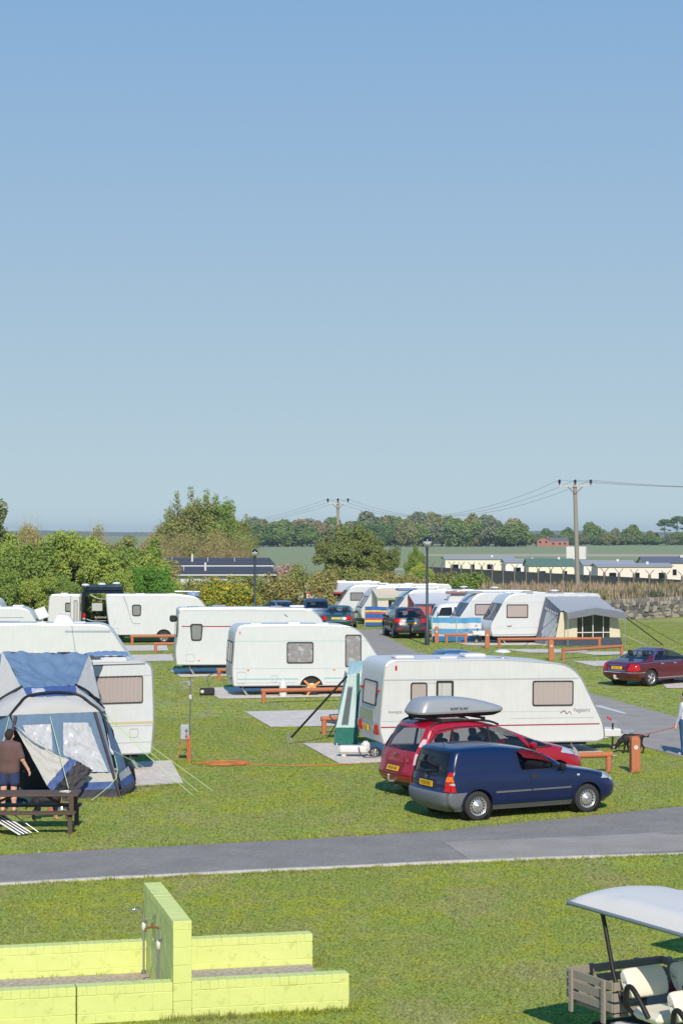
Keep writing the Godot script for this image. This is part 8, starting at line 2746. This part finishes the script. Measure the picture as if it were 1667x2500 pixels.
func people() -> void:
	var flesh := mt("skin_fair", rgb(214, 164, 140), 0.55)
	flesh.subsurf_scatter_enabled = true
	flesh.subsurf_scatter_strength = 0.1
	# man at the awning door, back to the camera (faces -z)
	var t := thing("person", "man in brown T-shirt and navy shorts, back turned, at the awning", "person", V(-6.88, 0, -41.3), deg_to_rad(-8))
	t.scale = Vector3.ONE * 0.965
	var bones := [
		[V(0, 1.62, -0.01), V(0, 1.665, -0.015), 0.088, 0.092], [V(0, 1.53, -0.05), V(0, 1.60, -0.06), 0.06, 0.07], [V(0, 1.42, 0.0), V(0, 1.55, -0.01), 0.062, 0.056],
		[V(-0.09, 1.60, -0.01), V(-0.094, 1.62, -0.005), 0.018, 0.018], [V(0.09, 1.60, -0.01), V(0.094, 1.62, -0.005), 0.018, 0.018],
		[V(0, 1.595, -0.10), V(0, 1.575, -0.12), 0.014, 0.016], [V(-0.032, 1.62, -0.085), V(-0.033, 1.62, -0.087), 0.014, 0.014], [V(0.032, 1.62, -0.085), V(0.033, 1.62, -0.087), 0.014, 0.014],
		[V(0, 1.34, 0), V(0, 1.0, 0), 0.12, 0.10], [V(0.21, 1.38, 0), V(0.29, 1.12, 0.0), 0.055, 0.045], [V(0.29, 1.12, 0.0), V(0.39, 0.90, -0.10), 0.044, 0.030], [V(-0.21, 1.38, 0), V(-0.29, 1.12, -0.02), 0.055, 0.045], [V(-0.29, 1.12, -0.02), V(-0.30, 0.92, -0.18), 0.044, 0.030],
		[V(0.10, 0.90, 0), V(0.105, 0.50, 0.0), 0.095, 0.062], [V(0.105, 0.50, 0.0), V(0.11, 0.30, 0.015), 0.058, 0.062], [V(0.11, 0.30, 0.015), V(0.115, 0.07, 0.01), 0.060, 0.036], [V(0.115, 0.05, 0.02), V(0.12, 0.035, -0.15), 0.040, 0.028],
		[V(-0.10, 0.90, 0), V(-0.11, 0.50, 0.03), 0.095, 0.062], [V(-0.11, 0.50, 0.03), V(-0.115, 0.30, 0.05), 0.058, 0.062], [V(-0.115, 0.30, 0.05), V(-0.12, 0.07, 0.05), 0.060, 0.036], [V(-0.12, 0.05, 0.06), V(-0.125, 0.035, -0.11), 0.040, 0.028]]
	hand(bones, V(0.39, 0.90, -0.10), V(0.35, -0.9, -0.2).normalized(), V(-0.9, -0.3, 0.1).normalized(), V(-0.2, 0, -1))
	hand(bones, V(-0.30, 0.92, -0.18), V(0.0, -0.8, -0.6).normalized(), V(0.9, -0.1, 0.1).normalized(), V(0.2, 0, -1))
	mi(t, "body", skin(bones, 0.028, 0.011), flesh)
	mi(t, "shirt", skin([[V(0, 1.25, 0), V(0, 0.92, 0), 0.16, 0.15], [V(-0.15, 1.40, 0), V(0.15, 1.40, 0), 0.088, 0.088], [V(0, 1.36, 0), V(0, 1.18, 0.0), 0.19, 0.185], [V(-0.10, 1.3, 0), V(-0.09, 0.90, 0), 0.13, 0.14], [V(0.10, 1.3, 0), V(0.09, 0.90, 0), 0.13, 0.14], [V(0.19, 1.41, 0), V(0.27, 1.18, 0), 0.078, 0.075], [V(-0.19, 1.41, 0), V(-0.27, 1.18, -0.01), 0.078, 0.075], [V(0, 1.43, 0), V(0, 1.46, 0), 0.085, 0.07]], 0.05, 0.014), mt("shirt_brown", rgb(104, 80, 78), 0.95))
	mi(t, "shorts", skin([[V(-0.09, 0.95, 0), V(0.09, 0.95, 0), 0.125, 0.125], [V(0.10, 0.90, 0), V(0.115, 0.64, 0.0), 0.125, 0.115], [V(-0.10, 0.90, 0), V(-0.12, 0.64, 0.02), 0.125, 0.115]], 0.03, 0.014), mt("shorts_navy", rgb(42, 56, 96), 0.85))
	mi(t, "hair", skin([[V(0, 1.66, 0.015), V(0, 1.69, -0.02), 0.094, 0.088], [V(0, 1.60, 0.04), V(0, 1.64, 0.035), 0.062, 0.075]], 0.03, 0.011), mt("hair_short", rgb(48, 36, 32), 0.85))
	# woman walking a black dog at the right edge, seen from behind, half out of frame
	t = thing("person", "woman in white waistcoat and blue jeans holding a dog lead", "person", V(8.92, 0, -51.72), deg_to_rad(38))
	t.scale = Vector3.ONE * 0.975
	bones = [
		[V(0, 1.53, -0.01), V(0, 1.57, -0.015), 0.083, 0.085], [V(0, 1.45, -0.05), V(0, 1.50, -0.055), 0.052, 0.062], [V(0, 1.34, 0.0), V(0, 1.46, -0.005), 0.050, 0.046], [V(-0.083, 1.50, -0.01), V(-0.086, 1.52, -0.005), 0.016, 0.016], [V(0.083, 1.50, -0.01), V(0.086, 1.52, -0.005), 0.016, 0.016], [V(0, 1.505, -0.095), V(0, 1.49, -0.108), 0.012, 0.014],
		[V(0, 1.26, 0), V(0, 0.95, 0), 0.13, 0.13], [V(-0.17, 1.30, 0), V(-0.24, 1.06, 0.02), 0.045, 0.038], [V(-0.24, 1.06, 0.02), V(-0.32, 0.84, -0.04), 0.036, 0.025], [V(0.17, 1.30, 0), V(0.23, 1.06, 0.02), 0.045, 0.038], [V(0.23, 1.06, 0.02), V(0.25, 0.84, -0.04), 0.036, 0.025],
		[V(0.09, 0.85, 0), V(0.10, 0.46, 0.0), 0.09, 0.055], [V(0.10, 0.46, 0.0), V(0.11, 0.07, 0.03), 0.052, 0.035], [V(-0.09, 0.85, 0), V(-0.10, 0.46, 0.02), 0.09, 0.055], [V(-0.10, 0.46, 0.02), V(-0.11, 0.07, 0.05), 0.052, 0.035]]
	hand(bones, V(-0.32, 0.84, -0.04), V(-0.35, -0.9, -0.15).normalized(), V(0.9, -0.3, 0.0).normalized(), V(0.1, 0, -1))
	hand(bones, V(0.25, 0.84, -0.04), V(0.1, -0.95, -0.2).normalized(), V(-0.9, -0.1, 0.0).normalized(), V(-0.1, 0, -1))
	mi(t, "body", skin(bones, 0.026, 0.011), flesh)
	mi(t, "waistcoat", skin([[V(-0.11, 1.30, 0), V(0.11, 1.30, 0), 0.095, 0.095], [V(0, 1.26, 0), V(0, 0.88, 0.0), 0.165, 0.175], [V(0, 1.32, 0), V(0, 1.38, 0), 0.085, 0.075]], 0.05, 0.014), mt("waistcoat_white", rgb(224, 220, 214), 0.9))
	mi(t, "sleeve", skin([[V(-0.16, 1.31, 0), V(-0.24, 1.06, 0.02), 0.062, 0.052], [V(-0.24, 1.06, 0.02), V(-0.31, 0.87, -0.035), 0.050, 0.040]], 0.03, 0.014), mt("sleeve_grey", rgb(158, 164, 180), 0.9))
	mi(t, "sleeve", skin([[V(0.16, 1.31, 0), V(0.23, 1.06, 0.02), 0.062, 0.052], [V(0.23, 1.06, 0.02), V(0.25, 0.87, -0.035), 0.050, 0.040]], 0.03, 0.014), mats.sleeve_grey)
	mi(t, "jeans", skin([[V(-0.07, 0.90, 0), V(0.07, 0.90, 0), 0.125, 0.125], [V(0.09, 0.84, 0.0), V(0.10, 0.46, 0.0), 0.115, 0.085], [V(0.10, 0.46, 0.0), V(0.11, 0.06, 0.03), 0.083, 0.078], [V(-0.09, 0.84, 0.0), V(-0.10, 0.46, 0.02), 0.115, 0.085], [V(-0.10, 0.46, 0.02), V(-0.11, 0.06, 0.05), 0.083, 0.078]], 0.03, 0.014), mt("jeans_blue", rgb(46, 84, 124), 0.9))
	mi(t, "shoe", skin([[V(-0.11, 0.04, 0.07), V(-0.115, 0.035, -0.12), 0.042, 0.032]], 0.02, 0.012), mats.white_plastic)
	mi(t, "shoe", skin([[V(0.11, 0.04, 0.05), V(0.115, 0.035, -0.14), 0.042, 0.032]], 0.02, 0.012), mats.white_plastic)
	mi(t, "hair", skin([[V(0, 1.57, 0.01), V(0, 1.60, -0.02), 0.090, 0.082], [V(0, 1.52, 0.06), V(0.0, 1.54, 0.09), 0.06, 0.045], [V(0, 1.54, 0.09), V(0.0, 1.36, 0.11), 0.042, 0.024]], 0.03, 0.011), mt("hair_brown", rgb(44, 32, 30), 0.8))
	# black dog sniffing, nose to the left
	var d := thing("dog", "black dog sniffing the grass behind the nearest timber post", "dog", V(7.62, 0, -52.2), deg_to_rad(0))
	mi(d, "body", skin([
		[V(-0.18, 0.40, 0), V(0.20, 0.41, 0), 0.105, 0.085], [V(-0.20, 0.36, 0), V(-0.08, 0.35, 0), 0.10, 0.09], [V(-0.20, 0.42, 0), V(-0.33, 0.32, 0), 0.075, 0.06], [V(-0.33, 0.30, 0), V(-0.40, 0.22, 0), 0.062, 0.05], [V(-0.40, 0.21, 0), V(-0.45, 0.13, 0), 0.042, 0.030], [V(-0.345, 0.345, 0.05), V(-0.37, 0.28, 0.075), 0.024, 0.014], [V(-0.345, 0.345, -0.05), V(-0.37, 0.28, -0.075), 0.024, 0.014],
		[V(-0.20, 0.32, 0.06), V(-0.22, 0.17, 0.065), 0.045, 0.026], [V(-0.22, 0.17, 0.065), V(-0.24, 0.03, 0.065), 0.025, 0.02], [V(-0.25, 0.022, 0.065), V(-0.285, 0.02, 0.065), 0.022, 0.018],
		[V(-0.16, 0.32, -0.06), V(-0.11, 0.17, -0.065), 0.045, 0.026], [V(-0.11, 0.17, -0.065), V(-0.10, 0.03, -0.065), 0.025, 0.02], [V(-0.11, 0.022, -0.065), V(-0.145, 0.02, -0.065), 0.022, 0.018],
		[V(0.20, 0.37, 0.06), V(0.20, 0.25, 0.065), 0.062, 0.040], [V(0.20, 0.25, 0.065), V(0.28, 0.15, 0.065), 0.036, 0.024], [V(0.28, 0.15, 0.065), V(0.26, 0.03, 0.065), 0.022, 0.018], [V(0.25, 0.022, 0.065), V(0.21, 0.02, 0.065), 0.022, 0.018],
		[V(0.20, 0.37, -0.06), V(0.14, 0.25, -0.065), 0.062, 0.040], [V(0.14, 0.25, -0.065), V(0.20, 0.15, -0.065), 0.036, 0.024], [V(0.20, 0.15, -0.065), V(0.18, 0.03, -0.065), 0.022, 0.018],
		[V(0.26, 0.44, 0), V(0.40, 0.43, 0), 0.026, 0.018], [V(0.40, 0.43, 0), V(0.44, 0.50, 0), 0.018, 0.010]], 0.035, 0.011), mt("fur_black", rgb(26, 22, 24), 0.7))
	var m := MB.new()
	m.tube([V(-0.31, 0.40, 0), V(-0.27, 0.33, 0.07), V(-0.29, 0.27, 0)], 0.012)
	part(d, "collar", m, mt("collar_red", rgb(178, 70, 66), 0.6))
	m = MB.new()
	var grip: Vector3 = t.transform * V(-0.36, 0.76, -0.06)
	m.tube(catenary(d.transform * V(-0.29, 0.40, 0.0), grip, 0.03, 10), 0.009, 0.009, 5)
	m.tube([grip, grip + V(0.02, 0.10, 0)], 0.014)
	var o := part(self, "dog_lead", m, mats.collar_red)
	tag(o, "thin red dog lead between the woman's hand and the black dog", "lead")
	# tan and black dog lying under the picnic table
	d = thing("dog", "black and tan dog standing under the picnic table", "dog", V(-5.95, 0, -40.1), deg_to_rad(200))
	mi(d, "body", skin([
		[V(-0.20, 0.40, 0), V(0.18, 0.39, 0), 0.12, 0.10], [V(-0.22, 0.45, 0), V(-0.32, 0.58, 0), 0.085, 0.07], [V(-0.32, 0.60, 0), V(-0.38, 0.62, 0), 0.075, 0.065], [V(-0.40, 0.60, 0), V(-0.48, 0.57, 0), 0.045, 0.034], [V(-0.31, 0.67, 0.05), V(-0.30, 0.73, 0.06), 0.022, 0.01], [V(-0.31, 0.67, -0.05), V(-0.30, 0.73, -0.06), 0.022, 0.01],
		[V(-0.20, 0.35, 0.07), V(-0.21, 0.04, 0.07), 0.045, 0.022], [V(-0.20, 0.35, -0.07), V(-0.21, 0.04, -0.07), 0.045, 0.022], [V(0.18, 0.36, 0.07), V(0.15, 0.24, 0.075), 0.07, 0.042], [V(0.15, 0.24, 0.075), V(0.25, 0.15, 0.075), 0.036, 0.024], [V(0.25, 0.15, 0.075), V(0.23, 0.03, 0.075), 0.022, 0.02], [V(0.18, 0.36, -0.07), V(0.15, 0.24, -0.075), 0.07, 0.042], [V(0.15, 0.24, -0.075), V(0.25, 0.15, -0.075), 0.036, 0.024], [V(0.25, 0.15, -0.075), V(0.23, 0.03, -0.075), 0.022, 0.02], [V(0.26, 0.40, 0), V(0.40, 0.24, 0), 0.03, 0.014]], 0.035, 0.012), mats.fur_black)
	mi(d, "tan_patch", skin([[V(-0.205, 0.24, 0.07), V(-0.212, 0.035, 0.07), 0.034, 0.026], [V(-0.205, 0.24, -0.07), V(-0.212, 0.035, -0.07), 0.034, 0.026], [V(-0.22, 0.03, 0.07), V(-0.26, 0.025, 0.07), 0.026, 0.02], [V(-0.22, 0.03, -0.07), V(-0.26, 0.025, -0.07), 0.026, 0.02], [V(-0.29, 0.36, 0), V(-0.28, 0.46, 0), 0.055, 0.055]], 0.03, 0.012), mt("fur_tan", rgb(184, 142, 104), 0.8))

# ---------------------------------------------------------------- golf carts at the right
func golf_carts() -> void:
	var t := thing("golf_cart", "golf cart with white canopy, cream seats and slatted timber bed", "golf cart", V(3.06, 0, -21.95), deg_to_rad(-62), "golf carts")
	var cream := mt("seat_cream", rgb(226, 221, 206), 0.5)
	var wood: Material = mats.grey_wood
	var m := MB.new()
	# chassis and rear body
	m.cat(V(1.4, 0.42, 0), V(2.6, 0.14, 1.0), 0.04)
	part(t, "chassis", m, mats.under)
	for sg in [1, -1]:
		m = MB.new()
		m.slab(Transform3D(Basis(V(1, 0, 0), V(0, 1, 0), V(0, 0, 1)), V(0, 0, sg * 0.50 - 0.05)), rpoly([[0.42, 0.36, 0.05], [1.9, 0.36, 0.05], [1.75, 0.62, 0.1], [1.1, 0.66, 0.1], [0.55, 0.60, 0.15]]), 0.10, 0.02, true)
		part(t, "side_panel", m, mats.gel)
		for x in [0.5, 2.55]:
			wheel(t, V(x, 0.22, sg * 0.58), 0.22, 0.18, "five", sg)
	# slatted bed
	m = MB.new()
	m.cat(V(0.34, 0.70, 0), V(0.84, 0.04, 1.24), 0.008)
	part(t, "bed_floor", m, wood)
	for k in 3:
		var y := 0.78 + k * 0.115
		for sg in [1, -1]:
			m = MB.new()
			m.cat(V(0.34, y, sg * 0.64), V(0.84, 0.088, 0.024), 0.004)
			part(t, "bed_slat", m, wood)
		m = MB.new()
		m.cat(V(-0.09, y, 0), V(0.024, 0.088, 1.28), 0.004)
		part(t, "bed_slat", m, wood)
		m = MB.new()
		m.cat(V(0.77, y, 0.46), V(0.024, 0.088, 0.36), 0.004)
		part(t, "bed_slat", m, wood)
	for x in [0.02, 0.62]:
		for sg in [1, -1]:
			m = MB.new()
			m.cat(V(x, 0.83, sg * 0.665), V(0.06, 0.46, 0.03), 0.004)
			var st := part(t, "bed_stake", m, wood)
			m = MB.new()
			for y in [0.72, 0.80, 0.92, 1.0]: m.at(V(x, y, sg * 0.683), V(0.014, 0.014, 0.008))
			part(st, "bolts", m, mats.alu)
	for z in [-0.3, 0.3]:
		m = MB.new()
		m.cat(V(-0.115, 0.83, z), V(0.03, 0.46, 0.06), 0.004)
		part(t, "bed_stake", m, wood)
	# two bench rows facing forwards
	for row in [[0.98, 1.06], [1.78, 0.98]]:
		for q in [[0.32, 0.66], [-0.32, 0.66]]:
			m = MB.new()
			m.grid(18, 14, func(u, v):
				var a: float = v * TAU
				var w: float = q[1] * 0.5 * (1.0 - pow(absf(u * 2 - 1), 7) * 0.25)
				var e: float = pow(1.0 - pow(absf(u * 2 - 1), 6), 0.4)
				var ph: float = 0.012 * sin(v * 40.0) * smoothstep(0.82, 1.0, absf(u * 2 - 1))
				return V(row[0] - 0.10 + (0.065 + ph) * e * cos(a) - 0.05 * sin(a), row[1] + 0.15 * e * sin(a) * (1.0 if sin(a) < 0 or absf(q[0]) < 0.1 else 1.0), q[0] + (0.5 - u) * 2.0 * w))
			part(t, "backrest", m, cream)
		m = MB.new()
		m.cat(V(row[0] + 0.22, row[1] - 0.28, 0), V(0.48, 0.12, 1.12), 0.05)
		part(t, "seat", m, cream)
		for z in [-0.3, 0.3]:
			m = MB.new()
			m.cat(V(row[0] - 0.14, row[1] - 0.2, z), V(0.05, 0.34, 0.05), 0.008)
			part(t, "seat_bracket", m, mats.black)
		m = MB.new()
		m.tube(smooth_path([V(row[0] - 0.05, row[1] - 0.22, 0.60), V(row[0] + 0.0, row[1] - 0.02, 0.62), V(row[0] + 0.12, row[1] - 0.02, 0.62), V(row[0] + 0.34, row[1] - 0.26, 0.60)], 4), 0.028, 0.028, 8)
		part(t, "armrest", m, mats.black)
	m = MB.new()
	m.tube(smooth_path([V(1.60, 1.06, 0.3), V(1.58, 1.17, 0.3), V(1.58, 1.17, -0.5), V(1.60, 1.06, -0.5)], 4), 0.018, 0.018, 7)
	part(t, "grab_rail", m, mats.black)
	# canopy and its struts
	m = MB.new()
	m.grid(26, 16, func(u, v):
		var z: float = (0.5 - v) * 1.30
		var e: float = absf(v - 0.5) * 2
		var x: float = lerpf(-0.12, 2.75, u) - 0.14 * (1 - e * e) * (1.0 - u) * 0.6
		var edge: float = maxf(pow(absf(u * 2 - 1), 10) * 0.13, pow(e, 8) * 0.12) + pow(e, 2) * 0.03
		return V(x, 1.90 + 0.03 * (1 - e * e) - edge - 0.04 * pow(u - 0.55, 2) + 0.022 * smoothstep(0.55, 0.65, e) * smoothstep(0.92, 0.82, e) * smoothstep(0.2, 0.3, u), z))
	part(t, "canopy", m, mt("canopy_white", rgb(222, 215, 205), 0.4))
	m = MB.new()
	for sg in [1, -1]: m.tube([V(-0.12, 1.765, sg * 0.60), V(-0.06, 1.765, sg * 0.65), V(2.65, 1.765, sg * 0.65), V(2.75, 1.765, sg * 0.6)], 0.022, 0.022, 6)
	m.tube([V(-0.12, 1.765, 0.6), V(-0.20, 1.775, 0.0), V(-0.12, 1.765, -0.6)], 0.022, 0.022, 6)
	part(t, "canopy_rim", m, mt("rim_slate", rgb(112, 126, 132), 0.5))
	for sg in [1, -1]:
		m = MB.new()
		m.tube(smooth_path([V(0.40, 1.78, sg * 0.58), V(0.50, 1.70, sg * 0.58), V(0.74, 0.98, sg * 0.57), V(1.0, 0.76, sg * 0.55)], 4), 0.024, 0.024, 8)
		m.tube(smooth_path([V(2.3, 1.86, sg * 0.56), V(2.5, 1.5, sg * 0.56), V(2.75, 0.7, sg * 0.54)], 4), 0.024, 0.024, 8)
		part(t, "strut", m, mats.black)
	m = MB.new()
	m.cat(V(2.75, 0.62, 0), V(0.7, 0.5, 1.1), 0.15)
	part(t, "cowl", m, mats.gel)
	# red netting and cut greens in the bed
	var b := thing("mesh_sack", "dark red mesh sack in the golf cart's timber bed", "sack", t.transform * V(0.62, 0.72, -0.36))
	mi(b, "sack", skin([[V(0, 0.14, 0), V(0.1, 0.16, 0.05), 0.14, 0.12], [V(0.05, 0.26, 0.0), V(0.0, 0.34, 0.03), 0.09, 0.04]], 0.06, 0.02), mt("sack_red", rgb(104, 36, 40), 0.9))
	# a second cart out to the right: its canopy's shadow falls on the lawn in view
	var c := t.duplicate()
	c.name = numbered("golf_cart")
	add_child(c)
	c.position = V(5.2, 0, -25.9)
	c.rotation.y = deg_to_rad(-58)
	c.set_meta("label", "second golf cart standing beyond the right picture edge")
